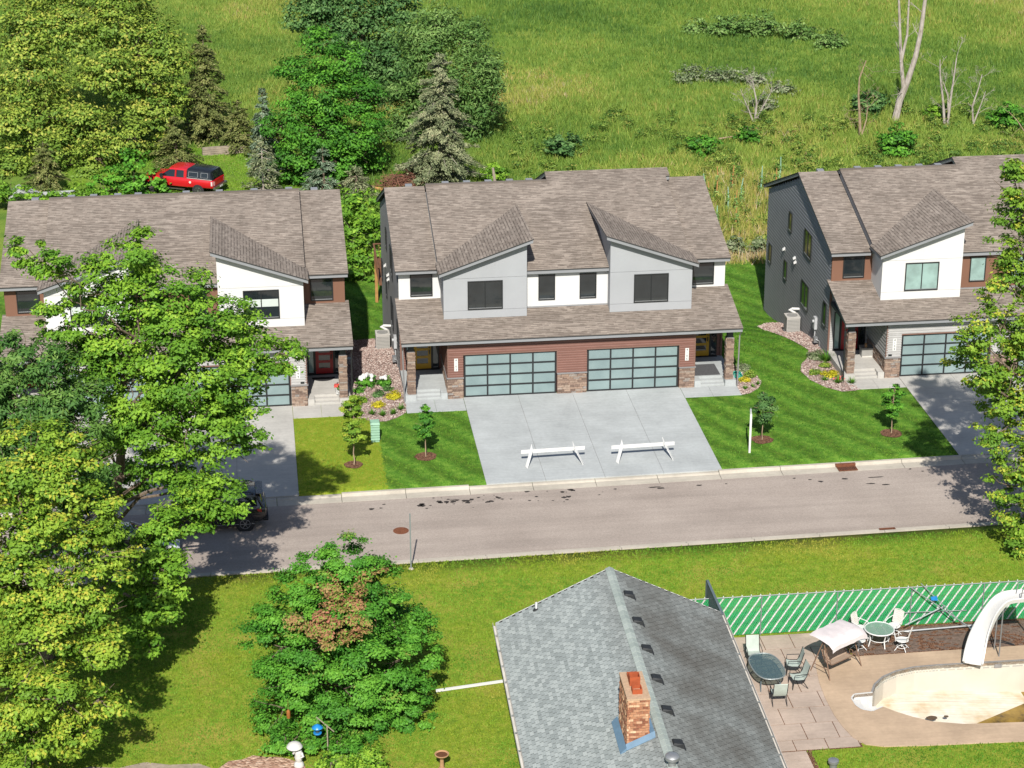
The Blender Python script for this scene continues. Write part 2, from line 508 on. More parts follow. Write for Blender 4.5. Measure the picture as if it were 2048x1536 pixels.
simple('silver_rim', (0.46, 0.46, 0.47), 0.05, 5, 0.3, 0.5, 0.8)
simple('chrome', (0.55, 0.56, 0.57), 0.04, 5, 0.2, 0.5, 0.9)
simple('light_red', (0.42, 0.02, 0.015), 0.1, 5, 0.2, 0.5)
simple('light_clear', (0.66, 0.66, 0.66), 0.1, 5, 0.15, 0.5)
simple('blind', (0.60, 0.66, 0.62), 0.04, 3, 0.8)
simple('cushion', (0.50, 0.46, 0.40), 0.1, 4, 0.9)
simple('stain_dark', (0.045, 0.038, 0.034), 0.3, 6, 0.7)
simple('leaf_litter', (0.12, 0.08, 0.05), 0.3, 9, 0.9)
simple('block_paver', (0.175, 0.125, 0.098), 0.35, 5, 0.95)
simple('dirt', (0.38, 0.31, 0.24), 0.25, 4, 0.95, bump=0.4)
simple('shed_roof', (0.50, 0.51, 0.50), 0.1, 2, 0.7)
simple('meter_grey', (0.50, 0.51, 0.52), 0.05, 4, 0.5)
def carpaint(name, c, rough=0.15):
    t = NT(name)
    t.done(t.ramp(t.noise(t.obj(), 2, 3), [(0.3, tuple(x * 0.95 for x in c)), (0.7, c)]), rough, 0.5)
    t.b.inputs['Coat Weight'].default_value = 0.6
    t.b.inputs['Coat Roughness'].default_value = 0.05
carpaint('paint_black', (0.008, 0.008, 0.010), 0.25)
carpaint('paint_red', (0.48, 0.008, 0.016), 0.3)
carpaint('paint_silver', (0.50, 0.53, 0.57), 0.3)
carpaint('topper_black', (0.012, 0.014, 0.018), 0.3)
def glass(name, c, rough=0.03, spec=1.0):
    t = NT(name)
    f = t.noise(t.obj(), 1.3, 3)
    t.done(t.ramp(f, [(0.35, tuple(x * 0.7 for x in c)), (0.65, c)]), rough, spec)
    t.bump(t.noise(t.obj(), 0.8, 2), 0.05, 0.02)
glass('glass_dark', (0.018, 0.024, 0.026))
glass('glass_green', (0.012, 0.035, 0.022), 0.05, 0.45)
glass('glass_pale', (0.27, 0.40, 0.37), 0.1)
glass('glass_car', (0.010, 0.012, 0.014), 0.04)
def clear_glass(name, c, f):
    t = NT(name)
    t.done(c, 0.05, 0.5)
    m = t.n('ShaderNodeMixShader'); m.inputs[0].default_value = f
    tr = t.n('ShaderNodeBsdfTransparent'); tr.inputs[0].default_value = (.82, .92, .88, 1)
    t.l(t.b.outputs[0], m.inputs[1]); t.l(tr.outputs[0], m.inputs[2]); t.l(m.outputs[0], t.out.inputs[0])
clear_glass('glass_table', (0.10, 0.15, 0.17), .55)
clear_glass('glass_table_green', (0.25, 0.36, 0.29), .35)
def frosted():
    t = NT('glass_frosted')
    f = t.noise(t.pos(), 0.9, 3)
    t.done(t.ramp(f, [(0.3, (0.165, 0.225, 0.23)), (0.7, (0.215, 0.285, 0.285))]), 0.3, 0.5)
frosted()
def murky():
    t = NT('murky_water')
    f = t.noise(t.pos(), 1.6, 5, 0.65)
    t.done(t.ramp(f, [(0.35, (0.06, 0.035, 0.006)), (0.5, (0.20, 0.12, 0.015)), (0.7, (0.30, 0.19, 0.03))]), 0.15, 0.5)
murky()
def stonemat():
    t = NT('ledge_stone')
    a = t.n('ShaderNodeAttribute', attribute_name='tint')
    col = t.ramp(a.outputs['Fac'], [(0.0, (0.14, 0.10, 0.08)), (0.3, (0.21, 0.15, 0.12)), (0.6, (0.27, 0.19, 0.145)), (0.85, (0.31, 0.24, 0.19)), (1.0, (0.24, 0.22, 0.205))])
    n = t.noise(t.pos(), 12, 4)
    col = t.mix(1.0, col, t.ramp(n, [(0.3, 0.75), (0.7, 1.2)]), 'MULTIPLY')
    t.bump(n, 0.5, 0.02)
    return t.done(col, 0.95, 0.1)
stonemat()
def brickmat(name, a, b, s):
    t = NT(name)
    oi = t.n('ShaderNodeObjectInfo')
    col = t.ramp(oi.outputs['Random'], [(0.0, a), (0.2, (0.27, 0.105, 0.058)), (0.55, (0.40, 0.195, 0.105)), (0.85, (0.48, 0.28, 0.17)), (1.0, b)])
    n = t.noise(t.pos(), s, 3)
    t.l(t.mix(1.0, col, t.ramp(n, [(0.3, 0.75), (0.7, 1.18)]), 'MULTIPLY'), t.b.inputs['Base Color'])
    t.bump(n, 0.4, 0.01)
    t.b.inputs['Roughness'].default_value = 0.95
brickmat('brick', (0.20, 0.075, 0.04), (0.62, 0.42, 0.26), 9)
def old_shingle():
    t = NT('tab_shingle')
    a = t.n('ShaderNodeAttribute', attribute_name='tint')
    col = t.ramp(a.outputs['Fac'], [(0.0, (0.225, 0.250, 0.245)), (0.5, (0.280, 0.308, 0.302)), (1.0, (0.345, 0.375, 0.365))])
    p = t.pos()
    sp = t.n('ShaderNodeSeparateXYZ'); t.l(p, sp.inputs[0])
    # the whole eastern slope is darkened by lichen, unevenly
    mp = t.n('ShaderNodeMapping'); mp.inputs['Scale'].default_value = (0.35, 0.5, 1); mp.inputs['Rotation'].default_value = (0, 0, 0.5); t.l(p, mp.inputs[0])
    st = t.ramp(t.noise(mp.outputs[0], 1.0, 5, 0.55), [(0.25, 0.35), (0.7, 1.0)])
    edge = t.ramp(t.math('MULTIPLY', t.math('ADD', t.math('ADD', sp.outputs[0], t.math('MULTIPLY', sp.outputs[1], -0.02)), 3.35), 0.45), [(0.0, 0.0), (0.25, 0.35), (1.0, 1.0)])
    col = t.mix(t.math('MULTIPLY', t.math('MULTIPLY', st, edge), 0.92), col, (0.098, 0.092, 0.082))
    g = t.ramp(t.noise(p, 40, 2), [(0.3, 0.78), (0.7, 1.2)])
    col = t.mix(1.0, col, g, 'MULTIPLY')
    t.bump(t.noise(p, 60, 2), 0.3, 0.01)
    return t.done(col, 0.95, 0.1)
old_shingle()
M = MAT
# ------------------------------------------------------------------ terrain
SH = 0.019                      # the street runs about one degree off the house fronts
def smooth(a, b, x):
    t = np.clip((np.asarray(x, float) - a) / (b - a), 0, 1)
    return t * t * (3 - 2 * t)
def ground_z(x, y):
    x = np.asarray(x, float); y = np.asarray(y, float)
    z = -2.6 * smooth(4.5, 19, y) - 0.15 * smooth(22, 40, y)
    z = z + smooth(30, 45, y) * 0.12 * (np.sin(x * 0.31 + y * 0.17) + np.sin(y * 0.41 - x * 0.13))
    return z
def road_band(x, y):
    t = y - SH * x
    return (t > -18.62) & (t < -10.78)

def terrain():
    xs = np.concatenate([[-1500, -900, -500, -300, -200, -140, -100, -75, -60], np.arange(-50, 51, 1.0), [56, 62, 70, 80, 100, 140, 200, 300, 500, 900, 1500]])
    ts = np.concatenate([[-400, -250, -150, -100, -75], np.arange(-60, -19, 1.0), [-18.64, -18.60, -14.7, -10.80, -10.76], np.arange(-10, 31, 1.0), np.arange(33, 130, 3.0), [140, 170, 220, 300, 500, 900, 1800]])
    X, Tt = np.meshgrid(xs, ts)
    Y = Tt + SH * np.clip(X, -200, 200)
    Z = ground_z(X, Y)
    Z = np.where((Tt > -18.62) & (Tt < -10.78), -0.32, Z)
    V = np.stack([X, Y, Z], -1).reshape(-1, 3)
    nx = len(xs)
    F = []
    for j in range(len(ts) - 1):
        for i in range(nx - 1):
            cx, cy = (xs[i] + xs[i + 1]) / 2, (ts[j] + ts[j + 1]) / 2 + SH * (xs[i] + xs[i + 1]) / 2
            if 6.2 < cx < 17 and -35.5 < cy < -29.95: continue      # the pool is dug here
            a = j * nx + i
            F.append((a, a + 1, a + nx + 1, a + nx))
    me = bpy.data.meshes.new('ground')
    me.from_pydata([tuple(v) for v in V], [], F)
    me.polygons.foreach_set('use_smooth', [True] * len(F))
    me.materials.append(M['lawn_and_meadow'])
    return tag(link('ground', me), kind='structure')
terrain()

def flat(name, pts, z, mat, parent=None, thick=0.0):
    mb = MB()
    if thick: mb.prism([(x, y, z - thick) for x, y in pts], (0, 0, thick))
    else: mb.poly([(x, y, z) for x, y in pts])
    return mb.build(name, mat, parent)

def yk(y0, x): return y0 + SH * x     # y of a line along the street

# road
road = flat('road', [(-90, yk(-18.05, -90)), (90, yk(-18.05, 90)), (90, yk(-11.6, 90)), (-90, yk(-11.6, -90))], -0.105, M['asphalt'])
tag(road, kind='structure')

def kerb_run(name, back, face, top, lip, pan, x0, x1, step, low=()):
    """kerb with gutter pan, cast in separate lengths; 'low' = dropped in front of driveways"""
    root = tag(empty(name), kind='structure')
    s = 1 if back > pan else -1
    x = x0
    while x < x1:
        e = min(x + step, x1)
        g = 0.012
        lowk = any(a - 0.5 < (x + e) / 2 < b + 0.5 for a, b in low)
        zt = -0.03 if lowk else 0.045
        prof = [(back, zt - 0.3), (back, zt), (top, zt), (face, zt - (0.03 if lowk else 0.11)), (lip, -0.085), (pan, -0.098), (pan, -0.3)]
        mb = MB()
        A = [(x + g, yk(y, x + g), z) for y, z in prof]
        B = [(e - g, yk(y, e - g), z) for y, z in prof]
        mb.loft([A, B])
        mb.build('kerb_segment', M['kerb_concrete'], root)
        x = e
    return root
DRV = [(-26.3, -14.7), (-5.75, 5.8), (17.75, 29.3)]
kerb_run('north_kerb', -10.79, -11.03, -10.95, -11.06, -11.60, -61.5, 61.5, 3.05, DRV)
kerb_run('south_kerb', -18.61, -18.40, -18.46, -18.36, -18.05, -61.5, 61.5, 3.05)

# driveways, cast in panels
def driveway(name, x0, x1, nx, y0, mat):
    root = tag(empty(name), kind='structure')
    flat('bedding', [(x0, yk(-10.78, x0)), (x1, yk(-10.78, x1)), (x1, y0), (x0, y0)], 0.006, M['leaf_litter'], root)
    xs = [x0 + (x1 - x0) * i / nx for i in range(nx + 1)]
    ny = 3
    for i in range(nx):
        for j in range(ny):
            a, b = xs[i] + 0.006, xs[i + 1] - 0.006
            def yy(k, x):
                return y0 + (yk(-10.785, x) - y0) * k / ny
            g = 0.006
            pts = [(a, yy(j + 1, a) + g), (b, yy(j + 1, b) + g), (b, yy(j, b) - g), (a, yy(j, a) - g)]
            mb = MB(); mb.prism([(x, y, -0.05) for x, y in pts], (0, 0, 0.075))
            mb.build('driveway_slab', mat, root)
    return root
driveway('left_driveway', -26.3, -14.7, 4, 0.10, M['concrete_warm'])
driveway('centre_driveway', -5.75, 5.8, 4, 0.10, M['concrete'])
driveway('right_driveway', 17.75, 29.3, 4, 0.10, M['concrete_warm'])

def walk(name, x0, x1, y0, y1, n, mat):
    root = tag(empty(name), kind='structure')
    for i in range(n):
        a, b = x0 + (x1 - x0) * i / n + 0.006, x0 + (x1 - x0) * (i + 1) / n - 0.006
        mb = MB(); mb.box(a, b, y0, y1, -0.05, 0.022)
        mb.build('walk_slab', mat, root)
walk('left_house_walk', -14.69, -11.75, -1.62, 0.02, 2, M['concrete_warm'])
walk('front_walk', -8.85, -5.76, -1.65, 0.02, 2, M['concrete'])
walk('side_walk', 5.81, 8.85, -1.38, 0.02, 2, M['concrete'])
walk('right_house_walk', 14.75, 17.74, -1.40, 0.02, 2, M['concrete_warm'])

# gravel beds: a sheet that follows the ground plus loose stones on it
def inside(px, py, poly):
    c = np.zeros(px.shape, bool)
    n = len(poly)
    for i in range(n):
        x1, y1 = poly[i]; x2, y2 = poly[(i + 1) % n]
        k = ((y1 > py) != (y2 > py)) & (px < (x2 - x1) * (py - y1) / (y2 - y1 + 1e-12) + x1)
        c ^= k
    return c
def catmull(pts, k=5):
    out = []
    n = len(pts)
    for i in range(n):
        p0, p1, p2, p3 = [np.array(pts[(i + d) % n], float) for d in (-1, 0, 1, 2)]
        for t in np.linspace(0, 1, k, endpoint=False):
            out.append(tuple(0.5 * (2 * p1 + (p2 - p0) * t + (2 * p0 - 5 * p1 + 4 * p2 - p3) * t * t + (3 * p1 - p0 - 3 * p2 + p3) * t ** 3)))
    return out
BEDS = []
def bed(name, poly, mat, stones=0, dz=0.015, size=(0.022, 0.055), seed=1, keep=True):
    if keep: BEDS.append(poly)
    a = np.array(poly)
    lo, hi = a.min(0), a.max(0)
    st = 0.22
    gx, gy = np.meshgrid(np.arange(lo[0] - st, hi[0] + st, st), np.arange(lo[1] - st, hi[1] + st, st))
    bm = bmesh.new()
    vs = [bm.verts.new((x, y, 0)) for x, y in poly]
    f = bm.faces.new(vs)
    for ax, l, h in ((0, lo[0], hi[0]), (1, lo[1], hi[1])):
        c = l + 0.6
        while c < h:
            no = [0, 0, 0]; no[ax] = 1; co = [0, 0, 0]; co[ax] = c
            bmesh.ops.bisect_plane(bm, geom=bm.verts[:] + bm.edges[:] + bm.faces[:], plane_co=co, plane_no=no)
            c += 0.6
    for v in bm.verts: v.co.z = float(ground_z(v.co.x, v.co.y)) + dz
    me = bpy.data.meshes.new(name); bm.to_mesh(me); bm.free()
    me.materials.append(mat)
    o = tag(link(name, me), kind='structure')
    if stones:
        rg = np.random.default_rng(seed)
        n = int(stones * 1.0)
        px = rg.uniform(lo[0], hi[0], n); py = rg.uniform(lo[1], hi[1], n)
        k = inside(px, py, poly); px, py = px[k], py[k]
        n = len(px)
        s = rg.uniform(size[0], size[1], n)
        pz = ground_z(px, py) + dz + s * 0.25
        # squashed octahedra, turned at random
        th = rg.uniform(0, 6.28, n)
        q = np.array([(1, 0, 0), (0, 1, 0), (-1, 0, 0), (0, -1, 0), (0, 0, 1)])
        tri = [(0, 1, 4), (1, 2, 4), (2, 3, 4), (3, 0, 4)]
        T_ = q[np.array(tri).ravel()]
        ex = rg.uniform(0.75, 1.5, n)
        X = T_[None, :, 0] * ex[:, None]; Y = T_[None, :, 1] * np.ones((n, 1)); Z = T_[None, :, 2] * 0.75
        ct, sn = np.cos(th)[:, None], np.sin(th)[:, None]
        V = np.stack([px[:, None] + s[:, None] * (X * ct - Y * sn), py[:, None] + s[:, None] * (X * sn + Y * ct), pz[:, None] + s[:, None] * Z], -1).reshape(-1, 3)
        r = np_mesh('loose_stones', V, 3, M['rock_piece'], np.repeat(rg.uniform(0, 1, n), 4), o)
        r['kind'] = 'stuff'
    return o
BED_L = [(-11.75, 14.5), (-11.85, 3.2), (-12.25, -1.2), (-11.75, -1.75), (-11.2, -2.1), (-10.6, -2.55), (-10.0, -2.6), (-9.4, -2.2), (-8.95, -1.62), (-8.84, -1.2), (-8.78, 0), (-8.75, 15.0)]
bed('rock_bed_between_houses', BED_L, M['river_rock'], 11000, seed=3)
BED_C = [(8.78, 3.2), (8.85, 0.0), (8.84, -1.38), (9.3, -1.25), (9.9, -0.6), (10.3, 0.3), (10.25, 1.1), (9.8, 2.1), (9.2, 3.1)]
bed('rock_bed_corner', BED_C, M['river_rock'], 2200, seed=4)
BED_R = [(14.8, 14.0), (13.9, 14.2), (12.95, 12.6), (12.85, 10.5), (13.2, 8.0), (13.6, 6.0), (13.95, 4.6), (13.6, 3.4), (13.05, 2.6), (12.75, 1.5), (12.95, 0.2), (13.5, -0.9), (14.2, -1.6), (14.9, -1.55), (15.3, -1.40), (14.95, -0.5), (14.75, 0.2), (14.75, 13)]
bed('rock_bed_right_house', BED_R, M['river_rock'], 7000, seed=5)
def disc(cx, cy, r, k=18, sd=0, sq=1.0):
    rg = random.Random(sd)
    return [(cx + r * (1 + rg.uniform(-.1, .1)) * math.cos(2 * math.pi * i / k), cy + r * sq * (1 + rg.uniform(-.1, .1)) * math.sin(2 * math.pi * i / k)) for i in range(k)]
YT = [(-11.94, -7.83), (-8.35, -7.30), (8.55, -7.33), (15.20, -7.35)]
for i, (x, y) in enumerate(YT):
    bed('mulch_ring', disc(x, y, 0.55 if i else 0.45, sd=i), M['mulch'], 0, 0.03, seed=9 + i)
bed('mulch_heap_bed', disc(-16.9, -35.4, 1.7, 22, 7, 0.75), M['mulch_pale'], 0, 0.03, keep=True)
bed('dirt_patch', disc(-21.6, -36.0, 4.2, 26, 11, 0.45), M['dirt'], 0, 0.012, keep=True)

# drain irons, manhole, road stains
def grate(name, x, y, w, d, z, label, rz):
    r = empty(name, (x, y, z), rz, label, 'drain', 'street drain grates')
    mb = MB(); mb.box(-w / 2, w / 2, -d / 2, -d / 2 + .04, 0, .03).box(-w / 2, w / 2, d / 2 - .04, d / 2, 0, .03).box(-w / 2, -w / 2 + .04, -d / 2 + .041, d / 2 - .041, 0, .03).box(w / 2 - .04, w / 2, -d / 2 + .041, d / 2 - .041, 0, .03)
    mb.build('frame', M['rust_iron'], r)
    for i in range(11):
        x0 = -w / 2 + 0.07 + i * (w - 0.14) / 10.5
        b = MB(); b.box(x0, x0 + 0.035, -d / 2 + .045, d / 2 - .045, 0.004, 0.026)
        b.build('bar', M['rust_iron'], r)
    b = MB(); b.box(-w / 2 + .045, w / 2 - .045, -d / 2 + .045, d / 2 - .045, -0.03, -0.002); b.build('pit', M['black_rubber'], r)
    return r
g1 = grate('storm_drain', 11.9, yk(-11.36, 11.9), 0.95, 0.5, -0.07, 'rusty storm drain grate in the kerb by the green lawn', math.atan(SH))
mb = MB(); mb.box(-0.5, 0.5, 0.27, 0.42, 0.0, 0.125); mb.build('kerb_inlet', M['rust_iron'], g1)
grate('storm_drain', 11.95, yk(-18.2, 11.95), 0.75, 0.28, -0.075, 'narrow rusty drain grate along the far-side gutter near the pool fence', math.atan(SH))
mh = empty('manhole', (-10.18, -15.25, -0.104), 0, 'round rusty manhole cover in the asphalt street', 'manhole')
mb = MB(); mb.lathe((0, 0, 0), [(0.36, 0), (0.36, 0.012), (0.31, 0.014), (0.31, 0.004)], 28); mb.build('ring', M['rust_iron'], mh)
for i in range(-4, 5):
    for j in range(-4, 5):
        if i * i + j * j <= 17:
            b = MB(); b.box(i * .066 - .022, i * .066 + .022, j * .066 - .022, j * .066 + .022, 0.004, 0.016); b.build('stud', M['rust_iron'], mh)
rg = random.Random(5)
def stain(x, y, rx, ry):
    pts = []
    k = 12
    for i in range(k):
        r = 1 + rg.uniform(-.3, .3)
        pts.append((x + rx * r * math.cos(2 * math.pi * i / k), y + ry * r * math.sin(2 * math.pi * i / k)))
    return pts
mb = MB()
for _ in range(70):
    x = rg.choice([rg.gauss(-7.0, 1.6), rg.gauss(-2.5, 1.5), rg.uniform(-12, 16)]); y = yk(-12.3, x) + rg.gauss(0, .35)
    if y > yk(-11.65, x): continue
    s = rg.choice([.03, .05, .06, .1])
    mb.poly([(a, b, -0.101) for a, b in stain(x, y, s * 1.3, s)])
for x, y, rx, ry in ((2.2, -12.0, .35, .06), (2.5, -12.15, .16, .1), (4.4, -12.05, .14, .07), (-7.4, -12.25, .22, .07), (-6.9, -12.4, .2, .1), (13.0, -12.2, .5, .05), (12.6, -12.9, .25, .06), (13.3, -13.1, .2, .06)):
    mb.poly([(a, b, -0.101) for a, b in stain(x, y, rx, ry)])
st = mb.build('oil_stains', M['stain_dark'], road)
st['kind'] = 'stuff'
# ------------------------------------------------------------------ twin houses
def window(parent, axis, plane, a0, a1, z0, z1, cols=1, rows=1, panes=None, sgn=-1, fw=0.055, blind=0):
    """frame with panes; axis 'y' looks along -y, axis 'x' looks along sgn*x"""
    def P(a, d, z):   # a along the wall, d outwards
        return (a, plane - d, z) if axis == 'y' else (plane + sgn * d, a, z)
    def bx(mb, a, b, d0, d1, za, zb):
        mb.hexa([P(a, d0, za), P(b, d0, za), P(b, d1, za), P(a, d1, za), P(a, d0, zb), P(b, d0, zb), P(b, d1, zb), P(a, d1, zb)])
    mb = MB()
    D = 0.055
    bx(mb, a0, a1, 0.004, D, z0, z0 + fw); bx(mb, a0, a1, 0.004, D, z1 - fw, z1)
    bx(mb, a0, a0 + fw, 0.004, D, z0 + fw, z1 - fw); bx(mb, a1 - fw, a1, 0.004, D, z0 + fw, z1 - fw)
    xs = [a0 + fw + (a1 - a0 - 2 * fw) * i / cols for i in range(cols + 1)]
    zs = [z0 + fw + (z1 - z0 - 2 * fw) * i / rows for i in range(rows + 1)]
    for x in xs[1:-1]: bx(mb, x - .025, x + .025, 0.004, D - .006, z0 + fw, z1 - fw)
    for z in zs[1:-1]: bx(mb, a0 + fw, a1 - fw, 0.004, D - .01, z - .025, z + .025)
    w = mb.build('window', M['frame_black'], parent)
    k = 0
    for i in range(cols):
        for j in range(rows):
            g = MB(); bx(g, xs[i] + (.0251 if i else 0.001), xs[i + 1] - (.0251 if i < cols - 1 else .001), 0.006, 0.022, zs[j] + (.0251 if j else .001), zs[j + 1] - (.0251 if j < rows - 1 else .001))
            pm = panes[k % len(panes)] if panes else 'glass_dark'
            g.build('pane', M[pm], w); k += 1
    if blind:
        s = MB()
        bx(s, a0 + fw, a1 - fw, 0.0235, 0.027, z0 + (z1 - z0) * blind[0], z0 + (z1 - z0) * blind[1])
        s.build('blind', M['blind'], w)
    s = MB(); bx(s, a0 + fw, a1 - fw, 0.023, 0.05, z0 + fw, z0 + fw + 0.03); s.build('sill', M['metal_grey'], w)
    return w

def stone_boxes(faces, seed):
    """faces: (origin, along, outward, width, z0, z1); returns vertices and tints of proud ledge stones"""
    rg = random.Random(seed)
    V, tn = [], []
    for o, al, ou, W_, z0, z1 in faces:
        o, al, ou = Vector(o), Vector(al), Vector(ou)
        z = z0
        while z < z1 - 0.02:
            h = min(rg.uniform(0.06, 0.13), z1 - z)
            x = 0.0
            while x < W_ - 0.01:
                w = min(rg.uniform(0.14, 0.46), W_ - x)
                if W_ - x - w < 0.08: w = W_ - x
                d = rg.uniform(0.018, 0.055)
                g = 0.006
                c = []
                for dd in (0.0, d):
                    for (a, b) in ((x + g, z + g), (x + w - g, z + g), (x + w - g, z + h - g), (x + g, z + h - g)):
                        p = o + al * a + ou * dd + Vector((0, 0, b))
                        c.append(tuple(p))
                for f in ((4, 5, 6, 7), (0, 1, 5, 4), (1, 2, 6, 5), (2, 3, 7, 6), (3, 0, 4, 7)):
                    V += [c[i] for i in f]
                tn += [rg.random()] * 5
                x += w
            z += h
    return np.array(V), np.array(tn)

def lap_front(mb, y, xa, xb, z0, z1, h=0.135, out=-1):
    """drop siding: an upright face below, a cove leaning back above it, then the lip of the next board"""
    z = z0
    while z < z1 - 0.005:
        e = min(z + h, z1); m = z + (e - z) * .62; d = out * .036
        mb.poly([(xa, y + d, z), (xb, y + d, z), (xb, y + d, m), (xa, y + d, m)])
        mb.poly([(xa, y + d, m), (xb, y + d, m), (xb, y + out * .004, e), (xa, y + out * .004, e)])
        mb.poly([(xa, y, z), (xb, y, z), (xb, y + d, z), (xa, y + d, z)])
        z = e
def lap_side(mb, x, sgn, y0f, y1f, z0, z1, h=0.205):
    z = z0
    while z < z1 - 0.005:
        e = min(z + h, z1); m = z + (e - z) * .48; d = sgn * .055
        a, b = y0f(e), y1f(e)
        if b - a > 0.1:
            mb.poly([(x + d, a, z), (x + d, b, z), (x + d, b, m), (x + d, a, m)])
            mb.poly([(x + d, a, m), (x + d, b, m), (x + sgn * .004, b, e), (x + sgn * .004, a, e)])
            mb.poly([(x, a, z), (x, b, z), (x + d, b, z), (x + d, a, z)])
        z = e

def roof(parent, poly, zf, uvf, thick, fas, name='roof'):
    mb = MB()
    top = [(x, y, zf(x, y)) for x, y in poly]
    low = [(x, y, zf(x, y) - 0.05) for x, y in poly]
    mb.poly(top, 0, [uvf(x, y) for x, y in poly])
    mb.poly(low[::-1], 1)
    for i in range(len(poly)):
        j = (i + 1) % len(poly)
        mb.poly([low[i], low[j], top[j], top[i]], 1)
    r = mb.build(name, [M['shingle'], M['drip_edge']], parent)
    cx = sum(p[0] for p in poly) / len(poly); cy = sum(p[1] for p in poly) / len(poly)
    def ins(p):
        dx, dy = p[0] - cx, p[1] - cy
        return (p[0] - math.copysign(min(.035, abs(dx)), dx), p[1] - math.copysign(min(.035, abs(dy)), dy))
    q = [ins(p) for p in poly]
    fb = MB()
    t2 = [(x, y, zf(x, y) - 0.052) for x, y in q]
    b2 = [(x, y, zf(x, y) - thick) for x, y in q]
    fb.poly(b2[::-1], 1)
    fb.poly(t2, 1)
    for i in range(len(q)):
        j = (i + 1) % len(q)
        fb.poly([b2[i], b2[j], t2[j], t2[i]], 0)
    fb.build('fascia', [M[fas], M['soffit']], r)
    return r

def text_mesh(s, size):
    cu = bpy.data.curves.new('digit', 'FONT')
    cu.body = s; cu.size = size; cu.align_x = 'CENTER'; cu.align_y = 'CENTER'; cu.extrude = 0.003; cu.resolution_u = 3
    o = bpy.data.objects.new('digit_tmp', cu)
    COL.objects.link(o)
    bpy.context.view_layer.update()
    me = bpy.data.meshes.new_from_object(o.evaluated_get(bpy.context.evaluated_depsgraph_get()))
    bpy.data.objects.remove(o)
    me.materials.clear(); me.materials.append(M['frame_black'])
    return me
DIG = {}

